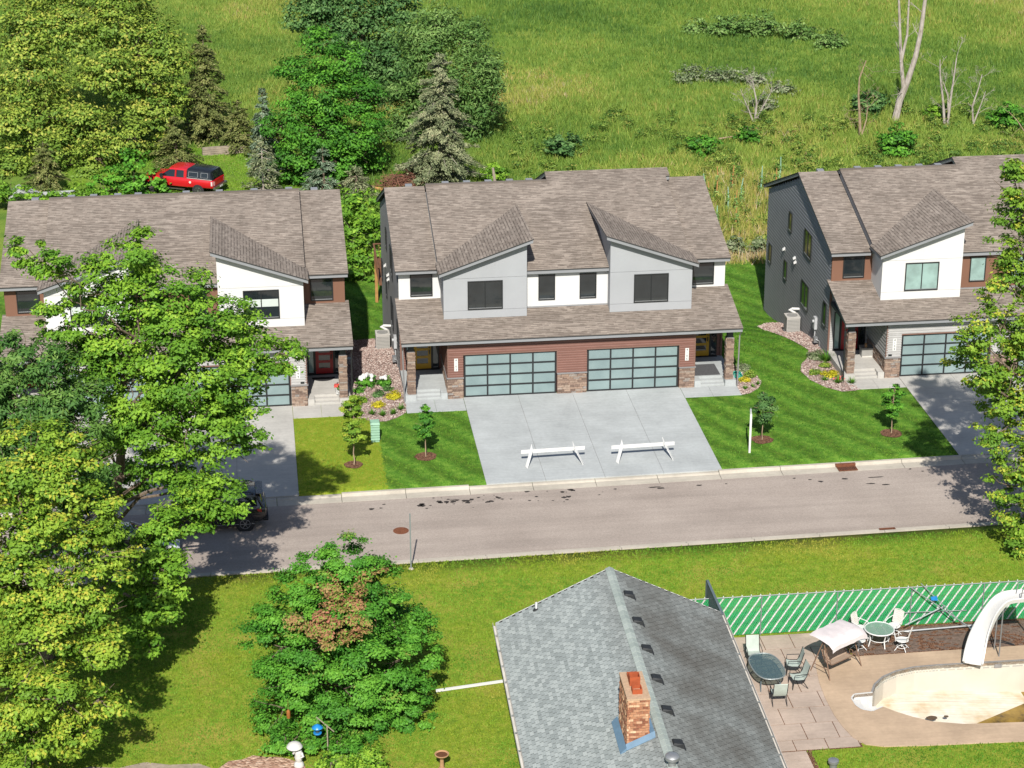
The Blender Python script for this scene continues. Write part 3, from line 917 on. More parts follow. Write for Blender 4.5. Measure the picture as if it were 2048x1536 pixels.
def twin_house(cx, label, pal, numbers, seed, hump=True, side_windows=True, blinds=False, panes_mid=None, deck=False):
    H = empty('twin_house', (cx, 0, 0), 0, label, 'house')
    dor, wal, lap, trim, side, door, fas = pal
    SL = 0.29
    main = lambda x, y: 6.27 + SL * (y - 1.95)
    end = lambda x, y: 6.15 + SL * (y - 3.0)
    yr, ye = 10.2, 10.8
    uvn = lambda x, y: (x, y * 1.041)
    # --- solid core (side profile along x)
    core = MB()
    prof = [(3.56, -3.2), (18.2, -3.2), (18.2, 5.22), (10.8, 8.05), (3.56, 6.0)]
    core.prism([(-8.76, y, z) for y, z in prof], (17.52, 0, 0))
    core.build('wall', M[side], H)
    # --- side walls in lap boards
    y0f = lambda z: 3.56 if z <= 6.05 else 3.56 + (z - 6.05) / 0.29
    y1f = lambda z: 18.2 if z <= 5.3 else 18.2 - (z - 5.3) / 0.385
    for sg in (-1, 1):
        mb = MB(); lap_side(mb, sg * 8.765, sg, y0f, y1f, -3.1, 7.95)
        o = mb.build('siding', M[side], H); o['kind'] = 'stuff'
        mb = MB()
        mb.box(*sorted((sg * 8.70, sg * 8.80)), 3.47, 3.557, 0.0, 4.3)
        mb.build('corner_trim', M[trim], H)
        if side_windows:
            for (yc, zc, w, h, nc) in ((12.6, 4.87, .66, 1.15, 1), (8.5, 4.85, 1.55, 1.5, 2), (17.1, 1.45, .66, 1.2, 1), (13.25, 1.7, .66, 1.2, 1), (8.65, 1.75, 1.55, 1.5, 2), (4.3, 2.2, .66, 1.4, 1)):
                window(H, 'x', sg * 8.822, yc - w / 2, yc + w / 2, zc - h / 2, zc + h / 2, nc, 1, ['glass_green', 'glass_dark'] if nc == 1 else ['glass_dark', 'glass_green'], sg)
            for yv, zv in ((13.7, 2.87), (11.2, 3.15), (11.0, 2.95)):
                v = MB(); v.box(*sorted((sg * 8.79, sg * 8.83)), yv - .1, yv + .1, zv - .1, zv + .1); v.hexa([(sg * 8.83, yv - .09, zv - .02), (sg * 8.96, yv - .09, zv - .1), (sg * 8.96, yv + .09, zv - .1), (sg * 8.83, yv + .09, zv - .02), (sg * 8.83, yv - .09, zv + .09), (sg * 8.96, yv - .09, zv - .02), (sg * 8.96, yv + .09, zv - .02), (sg * 8.83, yv + .09, zv + .09)])
                v.build('wall_vent', M['white_paint'], H)
            v = MB(); v.box(*sorted((sg * 8.79, sg * 8.97)), 5.75, 6.1, 0.75, 1.45); v.tube([(sg * 8.88, 5.92, 0.75), (sg * 8.88, 5.92, -.1)], .035, 8); v.lathe((sg * 8.97, 5.92, 1.2), [(.09, 0), (.09, .08 * sg), (.05, .1 * sg)], 12, axis='x')
            v.build('electric_meter', M['meter_grey'], H)
            v = MB(); v.tube([(sg * 8.84, 5.0, -.1), (sg * 8.84, 5.0, .35), (sg * 9.0, 5.1, .4), (sg * 9.0, 5.35, .4)], .03, 6); v.box(*sorted((sg * 8.88, sg * 9.1)), 5.15, 5.45, .2, .5)
            v.build('gas_meter', M['metal_grey'], H)
    # --- ground floor, garage front
    g = MB()
    g.box(-6.54, 6.54, 0.30, 3.55, -0.1, 3.25)
    for a, b in ((-6.54, -5.74), (-0.78, 0.78), (5.74, 6.54)): g.box(a, b, 0.0, 0.299, -0.1, 3.25)
    g.box(-5.739, -0.781, 0.0, 0.299, 2.47, 3.25); g.box(0.781, 5.739, 0.0, 0.299, 2.47, 3.25)
    g.build('garage_wall', M[lap], H)
    l = MB()
    for a, b in ((-6.54, -5.74), (-0.78, 0.78), (5.74, 6.54)): lap_front(l, -0.002, a, b, 1.22, 2.52)
    lap_front(l, -0.002, -6.54, 6.54, 2.52, 3.25)
    for sg in (-1, 1): lap_side(l, sg * 6.545, sg, lambda z: 0.0, lambda z: 3.5, 1.22, 3.25)
    lap_front(l, 3.557, -8.7, -6.56, 0.3, 3.9); lap_front(l, 3.557, 6.56, 8.7, 0.3, 3.9)
    o = l.build('garage_siding', M[lap], H); o['kind'] = 'stuff'
    tr = MB()
    for sg in (-1, 1):
        tr.box(*sorted((sg * 6.47, sg * 6.575)), -.035, .06, 1.22, 3.2)
        for a in (5.72, 0.80): tr.box(*sorted((sg * a - .02, sg * a + .035 * (1 if sg * (a - 3) > 0 else -1) * (1))), -.032, .05, 1.20, 2.5)
    tr.box(-5.77, -0.75, -.034, .05, 2.44, 2.51); tr.box(0.75, 5.77, -.034, .05, 2.44, 2.51)
    tr.build('garage_trim', M[trim], H)
    # stone veneer with its ledge
    faces = [((a, 0, 0), (1, 0, 0), (0, -1, 0), b - a, 0.0, 1.14) for a, b in ((-6.56, -5.74), (-0.78, 0.78), (5.74, 6.56))]
    faces += [((-6.55, 3.5, 0), (0, -1, 0), (-1, 0, 0), 3.5, 0.34, 1.14), ((6.55, 0, 0), (0, 1, 0), (1, 0, 0), 3.5, 0.34, 1.14)]
    V, tn = stone_boxes(faces, seed)
    o = np_mesh('stone_veneer', V, 4, M['ledge_stone'], tn, H); o['kind'] = 'stuff'
    le = MB()
    for a, b in ((-6.62, -5.72), (-0.80, 0.80), (5.72, 6.62)): le.box(a, b, -.075, .0, 1.145, 1.215)
    for sg in (-1, 1): le.box(*sorted((sg * 6.55, sg * 6.63)), 0.001, 3.5, 1.145, 1.215)
    le.build('stone_ledge', M['trim_grey'], H)
    # garage doors: aluminium grid with frosted panes
    for x0 in (-5.70, 0.82):
        d = MB(); x1 = x0 + 4.88; fw = 0.085
        for i in range(5):
            xx = x0 + fw / 2 + (4.88 - fw) * i / 4
            d.box(xx - fw / 2, xx + fw / 2, 0.08, 0.14, 0.02, 2.44)
        for j in range(5):
            zz = 0.02 + fw / 2 + (2.42 - fw) * j / 4
            for i in range(4):
                xa = x0 + fw / 2 + (4.88 - fw) * i / 4 + fw / 2; xb = x0 + fw / 2 + (4.88 - fw) * (i + 1) / 4 - fw / 2
                d.box(xa, xb, 0.082, 0.14, zz - fw / 2, zz + fw / 2)
        gd = d.build('garage_door', M['frame_black'], H)
        p = MB(); pw = (4.88 - fw) / 4 - fw; ph = (2.42 - fw) / 4 - fw - .002
        p.box(0, pw - .004, 0, 0.012, 0, ph)
        pm = p.mesh('pane', M['glass_frosted'])
        for i in range(4):
            for j in range(4):
                link('pane', pm, gd, (x0 + fw + (4.88 - fw) * i / 4 + .002, 0.105, 0.02 + fw + .001 + (2.42 - fw) * j / 4))
        l2 = MB(); l2.box(x0 - .09 if x0 > 0 else x1 + .03, x0 - .03 if x0 > 0 else x1 + .09, -.07, -.036, 1.55, 1.72)
    # --- porches
    for sg in (-1, 1):
        def X(a, b): return tuple(sorted((sg * a, sg * b)))
        s = MB()
        s.box(*X(6.58, 8.80), 0.62, 3.52, -0.3, 0.36)
        s.box(*X(8.22, 8.80), -0.12, 0.619, -0.3, 0.36)
        s.box(*X(6.58, 6.92), -0.02, 0.619, -0.3, 0.36)
        s.box(*X(6.921, 8.219), 0.34, 0.619, -0.3, 0.24)
        s.box(*X(6.921, 8.219), 0.06, 0.339, -0.3, 0.125)
        s.build('porch_step', M['concrete_warm'] if lap != 'lap_rust' else M['concrete'], H)
        # stone post
        c0, c1, y0, y1 = 8.27, 8.63, 0.03, 0.39
        pm_ = MB(); pm_.box(*X(c0, c1), y0, y1, 0.36, 2.72); pm_.build('post', M['trim_grey'], H)
        xa, xb = X(c0, c1)
        V, tn = stone_boxes([((xa - .02, y0, 0), (1, 0, 0), (0, -1, 0), xb - xa + .04, .36, 2.70), ((xb, y0, 0), (0, 1, 0), (1, 0, 0), y1 - y0, .36, 2.70), ((xa, y1, 0), (0, -1, 0), (-1, 0, 0), y1 - y0, .36, 2.70)], seed + 7 + sg)
        o = np_mesh('post_stone', V, 4, M['ledge_stone'], tn, H); o['kind'] = 'stuff'
        bm_ = MB(); bm_.box(*X(8.30, 8.60), 0.06, 0.36, 2.721, 3.02); bm_.box(*X(6.56, 8.78), 0.05, 0.37, 3.021, 3.22); bm_.box(*X(8.45, 8.75), 0.371, 3.5, 3.03, 3.22)
        bm_.build('porch_beam', M['soffit'], H)
        # front door with lights beside it
        d = MB(); fx = MB()
        dx = 7.60
        a, b = X(dx - .46, dx + .46)
        zl = [(0.72, 1.02), (1.16, 1.46), (1.60, 1.90), (2.04, 2.34)]
        d.box(a, a + .16, 3.44, 3.50, .42, 2.50); d.box(b - .16, b, 3.44, 3.50, .42, 2.50)
        zz = [.42] + [z for q in zl for z in q] + [2.50]
        for k in range(0, len(zz), 2): d.box(a + .16, b - .16, 3.44, 3.50, zz[k], zz[k + 1])
        dd = d.build('front_door', M[door], H)
        for z0, z1 in zl:
            q = MB(); q.box(a + .161, b - .161, 3.455, 3.485, z0 + .001, z1 - .001); q.build('door_light', M['glass_dark'], dd)
        q = MB(); q.box(b - .11, b - .06, 3.40, 3.44, 1.25, 1.5); q.tube([(b - .085, 3.385, 1.28), (b - .085, 3.385, 1.47)], .015, 6); q.lathe((b - .085, 3.44, 1.62), [(.035, 0), (.035, -.03)], 10, axis='y'); q.build('handle', M['frame_black'], dd)
        fr = MB(); fr.box(a - .06, a - .005, 3.42, 3.53, .40, 2.56); fr.box(b + .005, b + .06, 3.42, 3.53, .40, 2.56); fr.box(a - .06, b + .06, 3.42, 3.53, 2.561, 2.64); fr.box(a - .45, b + .45, 3.36, 3.53, .365, .398)
        fr.build('door_frame', M['frame_black'], H)
        window(H, 'y', 3.52, a - .43, a - .065, .41, 2.6, 1, 1, ['glass_pale'])
        window(H, 'y', 3.52, b + .065, b + .43, .41, 2.6, 1, 1, ['glass_dark'])
        ds = MB(); ds.tube([(sg * 8.93, -.40, 3.2), (sg * 8.90, -.14, 2.9), (sg * 8.86, -.16, .05)], .04, 6)
        ds.build('downspout', M['frame_black'] if lap != 'lap_rust' else M['trim_grey'], H)
    # --- number plaques
    for sg, num in zip((-1, 1), numbers):
        if not num: continue
        q = MB(); q.box(sg * 6.12 - .095, sg * 6.12 + .095, -.05, -.028, 1.57, 2.27)
        pl = q.build('number_plaque', M['white_paint'], H)
        for k, ch in enumerate(num):
            if ch not in DIG: DIG[ch] = text_mesh(ch, 0.17)
            link('digit', DIG[ch], pl, (sg * 6.12, -.054, 2.18 - k * .173), (R(90), 0, 0))
        if lap == 'lap_grey':
            q = MB(); q.box(sg * 6.33 - .1, sg * 6.33 + .1, -.05, -.028, 1.27, 1.38); q.build('small_plate', M['frame_black'], H)
    # --- lower roof
    low = lambda x, y: 3.42 + 0.25 * (y + 0.5)
    roof(H, [(-9.0, -.5), (9.0, -.5), (9.0, 3.62), (-9.0, 3.62)], low, lambda x, y: (x, y * 1.03), 0.22, fas, 'porch_roof')
    fl = MB(); fl.box(-2.2, 2.2, 2.20, 2.29, 4.02, 4.14); fl.build('flashing', M[fas], H)
    # --- upper front walls
    w = MB(); w.box(-2.24, 2.24, 2.30, 3.6, 3.9, 6.28); w.build('middle_wall', M[wal], H)
    for sg in (-1, 1):
        a, b = sorted((sg * 6.55, sg * 8.80))
        w = MB(); w.box(a, b, 3.45, 3.556, 4.2, 6.05); w.build('end_wall', M[wal], H)
        a, b = sorted((sg * 7.0, sg * 8.19))
        window(H, 'y', 3.448, a, b, 4.56, 5.80, 1, 1, ['glass_dark'])
    for i, (a, b) in enumerate(((-1.49, -.60), (.71, 1.61))):
        window(H, 'y', 2.298, a, b, 4.47, 5.88, 1, 1, panes_mid or ['glass_dark'])
    # --- dormers
    dz = lambda x, y: 8.31 - 0.347 * (abs(x) - 1.9) - 0.04 * (y - 1.0)
    for sg in (-1, 1):
        xi, xo = 2.22, 6.58
        c = MB()
        P = [(sg * xi, 1.52), (sg * xo, 1.52), (sg * xo, 5.0), (sg * xi, 8.0)]
        c.hexa([(x, y, 3.6) for x, y in P] + [(x, y, dz(x, y) - .2) for x, y in P])
        dw = c.build('dormer_wall', M[dor], H)
        T = lambda x: dz(x, 1.5) - .21
        for z0, z1 in ((3.75, 4.345), (4.36, 6.12), (6.135, None)):
            q = MB()
            a, b = sg * (xi - .015), sg * (xo + .015)
            q.hexa([(a, 1.48, z0), (b, 1.48, z0), (b, 1.519, z0), (a, 1.519, z0), (a, 1.48, z1 or T(a)), (b, 1.48, z1 or T(b)), (b, 1.519, z1 or T(b)), (a, 1.519, z1 or T(a))])
            q.build('cladding_panel', M[dor], dw)
        a, b = sorted((sg * 3.48, sg * 5.33))
        if blinds == 'half': window(H, 'y', 1.478, a, b, 4.40, 5.97, 2, 1, ['glass_dark'], blind=(.42, .68))
        else: window(H, 'y', 1.478, a, b, 4.40, 5.97, 2, 1, ['glass_pale'] if blinds else ['glass_dark'])
        poly = [(sg * 1.9, 1.0), (sg * 6.88, 1.0), (sg * 6.88, 3.05), (sg * 1.9, 8.35)]
        if sg < 0: poly = poly[::-1]
        roof(H, poly, dz, lambda x, y: (y, x * 1.058), 0.22, fas, 'dormer_roof')
    # --- main roofs
    roof(H, [(-2.35, 1.95), (2.35, 1.95), (2.35, 3.02), (6.75, 3.02), (6.75, yr), (-6.75, yr), (-6.75, 3.02), (-2.35, 3.02)], main, uvn, 0.24, fas, 'main_roof')
    up = MB(); up.box(-6.72, 6.72, 3.05, 3.3, 5.9, 6.2)
    st = MB()
    for sg in (-1, 1):
        st.hexa([(sg * 6.64, 3.06, 6.0), (sg * 6.715, 3.06, 6.0), (sg * 6.715, yr, 8.1), (sg * 6.64, yr, 8.1), (sg * 6.64, 3.06, 6.35), (sg * 6.715, 3.06, 6.35), (sg * 6.715, yr, 8.42), (sg * 6.64, yr, 8.42)])
    st.build('roof_step', M[fas], H)
    bk = lambda x, y: main(0, yr) - 0.385 * (y - yr)
    roof(H, [(-6.75, yr + .001), (6.75, yr + .001), (6.75, 19.0), (-6.75, 19.0)], bk, uvn, 0.24, fas, 'rear_roof')
    eb = lambda x, y: end(0, ye) - 0.385 * (y - ye)
    for sg in (-1, 1):
        a, b = sorted((sg * 6.76, sg * 9.0))
        roof(H, [(a, 3.0), (b, 3.0), (b, ye), (a, ye)], end, uvn, 0.22, fas, 'end_roof')
        roof(H, [(a, ye + .001), (b, ye + .001), (b, 19.0), (a, 19.0)], eb, uvn, 0.22, fas, 'rear_end_roof')
    if hump:
        roof(H, [(0.02, yr + .002), (6.98, yr + .002), (6.98, 11.05), (0.02, 11.05)], lambda x, y: main(x, y) + .002, uvn, 0.25, fas, 'raised_roof')
        roof(H, [(0.02, 11.052), (6.98, 11.052), (6.98, 18.6), (0.02, 18.6)], lambda x, y: main(0, 11.05) - 0.40 * (y - 11.05), uvn, 0.25, fas, 'raised_rear_roof')
    for xv in ((-7.6, -5.6, -4.4, -3.2, -2.0, -0.9) if hump else (-7.6, -5.6, -4.4, -3.1, -2.0, 0.6, 2.4, 4.3, 6.2, 7.6)):
        yv = (ye if abs(xv) > 6.75 else yr) + .45
        zt = (end(0, ye) if abs(xv) > 6.75 else main(0, yr)) - .03
        q = MB(); q.box(xv - .19, xv + .19, yv - .16, yv + .2, zt - .35, zt); q.build('roof_vent', M['fascia_grey'], H)
    cap = MB(); cap.box(-6.75, 0.01 if hump else 6.75, yr - .12, yr + .14, main(0, yr) - .02, main(0, yr) + .022); cap.build('ridge_cap', M['shingle'], H)
    if not deck: return H
    # --- rear deck on posts
    d = MB(); d.box(-9.0, -2.5, 18.25, 22.9, 0.05, 0.2); d.build('rear_deck', M['wood_brown'], H)
    for x in (-8.9, -5.5, -2.6):
        q = MB(); q.box(x - .09, x + .09, 22.6, 22.78, -3.2, 0.049); q.build('deck_post', M['wood_tan'], H)
    for i in range(22):
        x = -8.95 + i * .28
        q = MB(); q.box(x - .02, x + .02, 22.8, 22.84, .2, 1.15); q.build('baluster', M['wood_brown'], H)
    for i in range(16):
        y = 18.4 + i * .27
        q = MB(); q.box(-9.02, -8.98, y - .02, y + .02, .2, 1.15); q.build('baluster', M['wood_brown'], H)
    q = MB(); q.box(-9.05, -2.5, 22.78, 22.88, 1.151, 1.2); q.box(-9.05, -8.95, 18.25, 22.779, 1.151, 1.2); q.build('deck_rail', M['wood_brown'], H)
    return H
PAL_C = ('panel_grey', 'panel_white', 'lap_rust', 'trim_brown', 'lap_mid', 'door_yellow', 'fascia_grey')
PAL_S = ('panel_white', 'panel_brown', 'lap_grey', 'trim_brown', 'lap_dark', 'door_red', 'fascia_grey')
twin_house(0.0, 'two-storey twin house with grey dormers, rust siding and yellow front doors', PAL_C, ('4103', '4105'), 11, True, deck=True)
twin_house(-20.45, 'twin house with white dormers partly hidden behind the street trees', PAL_S, (None, '4099'), 23, False, True, 'half')
twin_house(23.5, 'twin house with dark grey sidewall, white dormer and red front door', PAL_S, ('4109', None), 37, True, True, True, ['glass_pale'])

# air conditioners on wall brackets
def ac(x, y, z, sg, label):
    r = empty('air_conditioner', (x, y, z), 0, label, 'air conditioner', 'wall-mounted condensers')
    b = MB()
    b.box(-.38, .38, -.38, .38, 0.12, 1.0); bo = b.build('cabinet', M['metal_beige'], r)
    for k in range(9):
        q = MB(); q.box(-.36, .36, -.392, -.381, .2 + k * .085, .25 + k * .085); q.build('louvre', M['grille_dark'], bo)
        q = MB(); q.box(-.392, -.381, -.36, .36, .2 + k * .085, .25 + k * .085); q.build('louvre', M['grille_dark'], bo)
    t = MB(); t.box(-.4, .4, -.4, .4, 1.001, 1.06); tp = t.build('top_cover', M['metal_beige'], r)
    t = MB(); t.lathe((0, 0, 1.061), [(.31, 0), (.31, .02), (.27, .02), (.27, .004)], 24); t.build('fan_grille', M['grille_dark'], tp)
    k = MB()
    for yy in (-.32, .32):
        k.bar((-.42, yy, .09), (.55, yy, .09), .05); k.bar((-.38, yy, .06), (.55, yy, -.38), .045)
    k.bar((-.40, -.36, .09), (-.40, .36, .09), .05)
    k.build('bracket', M['metal_grey'], r)
    p = MB(); p.tube([(.42, .45, .7), (.3, .5, 1.0), (-.05, .5, 1.22), (.1, .48, 1.28), (.52, .47, 1.25)], .07, 8); p.build('pipe_cover', M['white_paint'], r)
    return r
ac(-9.33, 10.1, -0.95, -1, 'beige air conditioner on a bracket beside the gravel path between two houses')
ac(14.17, 9.3, -0.72, -1, 'beige air conditioner on the dark grey sidewall of the right house')
# entrance things
r = empty('door_mat', (7.45, 1.35, 0.364), 0, 'dark grey doormat on the porch of the yellow-door house', 'doormat')
q = MB(); q.box(-.78, .68, -.62, .95, 0, .012); q.build('mat', M['mat_grey'], r)
q = MB(); q.box(-.72, .62, -.56, .89, .0125, .016); q.build('pile', M['mat_grey'], r)
r = empty('storage_bench', (16.72, 2.5, 0.365), 0, 'grey storage box on the porch by the red door of the right house', 'bench')
q = MB(); q.box(-.42, .42, -.25, .25, .06, .48); q.build('box', M['box_grey'], r)
q = MB(); q.box(-.45, .45, -.28, .28, .481, .53); q.build('lid', M['grille_dark'], r)
q = MB(); q.box(-.40, .40, -.27, .22, 0, .06); q.build('plinth', M['white_worn'], r)
r = empty('lantern', (16.55, 2.4, 0.896), 0, 'small tan lantern standing on the grey porch box', 'lantern')
q = MB(); q.lathe((0, 0, 0), [(.07, 0), (.08, .04), (.06, .16), (.08, .18), (.02, .24)], 10); q.build('body', M['bath_clay'], r)
r = empty('door_mat', (-12.95, 3.0, 0.364), 0, 'dark half-round doormat before the red door of the left house', 'doormat')
q = MB(); q.prism([(.62 * math.cos(t), -.55 * math.sin(t), 0) for t in np.linspace(0, math.pi, 14)], (0, 0, .012)); q.build('mat', M['black_rubber'], r)
def pot(x, y, z, label, h=.34, mat='white_paint'):
    r = empty('flower_pot', (x, y, z), 0, label, 'flower pot', 'white porch pots')
    q = MB(); q.lathe((0, 0, 0), [(.11, 0), (.16, h), (.18, h + .02), (.18, h + .05), (.15, h + .05), (.14, h + .02)], 14); q.build('pot', M[mat], r, smooth=True)
    return r
PR = pot(-12.28, 0.62, 0.36, 'white pot of red flowers beside the stone post of the left house')
PW = pot(-12.15, 0.40, 0.36, 'smaller white pot in front of the red-flower pot on the left porch', .22)
PG = pot(-14.05, 3.0, 0.36, 'white pot by the red front door under the house number 4099', .3)
# ------------------------------------------------------------------ bungalow in front
BW = empty('bungalow', (-2.93, -29.48, 0), R(-1.1), 'low bungalow with grey-green shingle roof and brick chimney', 'house')
HWD, ZE, ZR, LEN = 4.48, 2.50, 4.69, 24.0
SLP = (ZR - ZE) / HWD
def bz(x): return ZR - SLP * abs(x)
w = MB()
w.prism([(-4.05, -.35, -.2), (4.05, -.35, -.2), (4.05, -.35, bz(4.05) - .1), (0, -.35, ZR - .12), (-4.05, -.35, bz(4.05) - .1)], (0, -LEN + .7, 0))
w.build('wall', M['white_worn'], BW)
dk = MB()
for sg in (-1, 1):
    dk.hexa([(0, 0, ZR - .16), (sg * HWD, 0, ZE - .16), (sg * HWD, -LEN, ZE - .16), (0, -LEN, ZR - .16), (0, 0, ZR - .02), (sg * HWD, 0, ZE - .02), (sg * HWD, -LEN, ZE - .02), (0, -LEN, ZR - .02)])
rf = dk.build('roof', M['drip_edge'], BW)
rk = MB()
for sg in (-1, 1):
    rk.hexa([(0, 0.001, ZR - .2), (sg * HWD, 0.001, ZE - .2), (sg * HWD, .03, ZE - .2), (0, .03, ZR - .2), (0, 0.001, ZR - .005), (sg * HWD, 0.001, ZE - .005), (sg * HWD, .03, ZE - .005), (0, .03, ZR - .005)])
rk.build('rake_board', M['white_paint'], BW)
# three-tab shingles, every tab a real tilted piece
def tabs():
    rg = np.random.default_rng(8)
    L = math.hypot(HWD, ZR - ZE)
    ex, tw = 0.143, 0.305
    nr, nc = int(L / ex), int(LEN / tw)
    V, tn = [], []
    for sg in (-1, 1):
        d = np.array([-sg * HWD, 0, ZR - ZE]) / L            # up the slope
        nrm = np.array([sg * (ZR - ZE), 0, HWD]) / L
        o = np.array([sg * (HWD + .02), 0, ZE - .005])
        j, i = np.meshgrid(np.arange(nr), np.arange(nc), indexing='ij')
        j, i = j.ravel(), i.ravel()
        s0 = j * ex; s1 = s0 + ex
        off = (j % 2) * tw / 2 + (j % 3) * 0.02
        y0 = -(i * tw + off) - 0.009; y1 = -(i * tw + off + tw) + 0.009
        y1 = np.maximum(y1, -LEN)
        lift = 0.020 + rg.uniform(0, .006, len(i))
        def P(s, y, h): return o + s[:, None] * d + np.stack([0 * y, y, 0 * y], -1) + h[:, None] * nrm
        z = np.zeros(len(i))
        a, b = P(s0, y0, lift), P(s0, y1, lift)
        c, e = P(s1, y1, z + .006), P(s1, y0, z + .006)
        a0, b0 = P(s0, y0, z), P(s0, y1, z)
        V.append(np.stack([a, b, c, e, a0, b0, b, a], 1).reshape(-1, 3))
        k = rg.uniform(0, 1, len(i))
        tn.append(np.repeat(k, 2))
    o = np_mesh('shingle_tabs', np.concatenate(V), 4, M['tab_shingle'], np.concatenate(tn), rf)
    o['kind'] = 'stuff'
tabs()
c = MB(); a = .17
c.hexa([(-a, -.38, -SLP * a - .012), (0, -.38, -.012), (0, 0, -.012), (-a, 0, -SLP * a - .012), (-a, -.38, -SLP * a + .018), (0, -.38, .018), (0, 0, .006), (-a, 0, -SLP * a + .006)])
c.hexa([(0, -.38, -.012), (a, -.38, -SLP * a - .012), (a, 0, -SLP * a - .012), (0, 0, -.012), (0, -.38, .018), (a, -.38, -SLP * a + .018), (a, 0, -SLP * a + .006), (0, 0, .006)])
t = NT('cap_shingle')
oi = t.n('ShaderNodeObjectInfo')
t.done(t.mix(1.0, t.ramp(oi.outputs['Random'], [(0, (0.27, 0.31, 0.29)), (1, (0.36, 0.40, 0.375))]), t.ramp(t.noise(t.pos(), 30, 3), [(.3, .85), (.7, 1.12)]), 'MULTIPLY'), .95, .1)
cm = c.mesh('ridge_cap', M['cap_shingle'])
for i in range(48): link('ridge_cap', cm, rf, (0, -i * .36 + .03, ZR + .03))
# gutters
for sg in (-1, 1):
    g = MB()
    x0, x1 = sg * (HWD + .03), sg * (HWD + .15)
    g.box(*sorted((x0, x0 + sg * .012)), -LEN, 0, ZE - .14, ZE - .02); g.box(*sorted((x1, x1 - sg * .012)), -LEN, 0, ZE - .14, ZE - .0); g.box(*sorted((x0, x1)), -LEN, 0, ZE - .152, ZE - .141)
    gu = g.build('gutter', M['white_worn'], BW)
    for i in range(18):
        q = MB(); q.box(*sorted((x0, x1)), -1.0 - i * 1.22, -.97 - i * 1.22, ZE - .03, ZE - .012); q.build('gutter_strap', M['galvanised'], gu)
# slanted roof vents beside the ridge
def onroof(x, y): return (x, y, bz(x))
for k, yv in enumerate((-2.0, -4.15, -6.3, -8.5, -10.7, -12.95, -15.2, -17.4)):
    v = MB(); x0 = .42
    p = lambda x, y, h: (x, y, bz(x) + h)
    v.hexa([p(x0 - .16, yv - .2, 0), p(x0 + .24, yv - .2, 0), p(x0 + .24, yv + .2, 0), p(x0 - .16, yv + .2, 0), p(x0 - .1, yv - .15, .10), p(x0 + .22, yv - .17, .19), p(x0 + .22, yv + .17, .19), p(x0 - .1, yv + .15, .10)])
    v.box(x0 - .22, x0 + .30, yv - .24, yv + .24, bz(x0) - .14, bz(x0) - .1)
    v.build('roof_vent', M['vent_black'], rf)
v = MB(); v.tube([(-2.95, -.5, bz(2.95) - .1), (-2.95, -.5, bz(2.95) + .33)], .04, 10); v.build('plumbing_pipe', M['white_paint'], rf)
v = MB(); v.lathe((-2.95, -.5, bz(2.95)), [(.15, -.06), (.1, .04), (.05, .07)], 12); v.build('pipe_boot', M['vent_black'], rf)
v = MB(); v.lathe((-.02, -14.55, ZR - .05), [(.13, 0), (.13, .28), (.24, .29), (.25, .40), (.2, .46), (.08, .49)], 18); v.build('flue_cap', M['metal_grey'], rf, smooth=True)

# chimney of loose-looking old brick
CH = empty('chimney', (-.82, -11.5, 0))
CH.parent = BW
cx0, cx1, cy0, cy1, ct = -.37, .37, -.90, .90, 5.98
q = MB(); q.box(cx0 + .02, cx1 - .02, cy0 + .02, cy1 - .02, 3.9, ct - .02); core = q.build('mortar_core', M['mortar'], CH)
bc, bl = 0.092, 0.205
b = MB(); b.box(0, bl - .014, 0, .06, 0, bc - .016); bmesh_ = b.mesh('brick', M['brick'])
bh = MB(); bh.box(0, bl / 2 - .014, 0, .06, 0, bc - .016); bhalf = bh.mesh('brick', M['brick'])
rg = random.Random(3)
restV, nobj = MB(), 0
nz = int((ct - 4.05) / bc)
def chim_roof(x): return bz(-.82 + x)
for j in range(nz):
    z = ct - (j + 1) * bc
    for side in range(4):
        Ln = (cx1 - cx0) if side in (0, 2) else (cy1 - cy0)
        s = 0.0; first = True
        while s < Ln - .03:
            full = not (first and j % 2)
            ln = bl if full else bl / 2
            first = False
            if Ln - s < bl * .75: ln = bl / 2
            m = s + ln / 2
            px = (cx0 + m) if side == 0 else (cx0 if side == 1 else (cx1 - m if side == 2 else cx1))
            if z + bc > chim_roof(px) - .05:
                d = rg.uniform(-.012, .014)
                if side == 0: loc, rz = (cx0 + s, cy0 - .018 + d, z), 0
                elif side == 1: loc, rz = (cx0 - .018 + d, cy1 - s, z), R(-90)
                elif side == 2: loc, rz = (cx1 - s, cy1 + .018 + d, z), R(180)
                else: loc, rz = (cx1 + .018 + d, cy0 + s, z), R(90)
                if side < 2 and nobj < 296:
                    link('brick', bmesh_ if ln == bl else bhalf, CH, loc, (0, 0, rz)); nobj += 1
                else:
                    Mx = Matrix.Translation(loc) @ Matrix.Rotation(rz, 4, 'Z')
                    l2 = ln - .014
                    P8 = [Mx @ Vector(v) for v in ((0, 0, 0), (l2, 0, 0), (l2, .06, 0), (0, .06, 0), (0, 0, bc - .016), (l2, 0, bc - .016), (l2, .06, bc - .016), (0, .06, bc - .016))]
                    restV.hexa(P8)
            s += ln
o = restV.build('far_side_bricks', M['brick'], CH); o['kind'] = 'stuff'
q = MB(); q.box(cx0 - .03, cx1 + .03, cy0 - .03, cy1 + .03, ct - .015, ct + .05); q.build('crown', M['mortar'], CH)
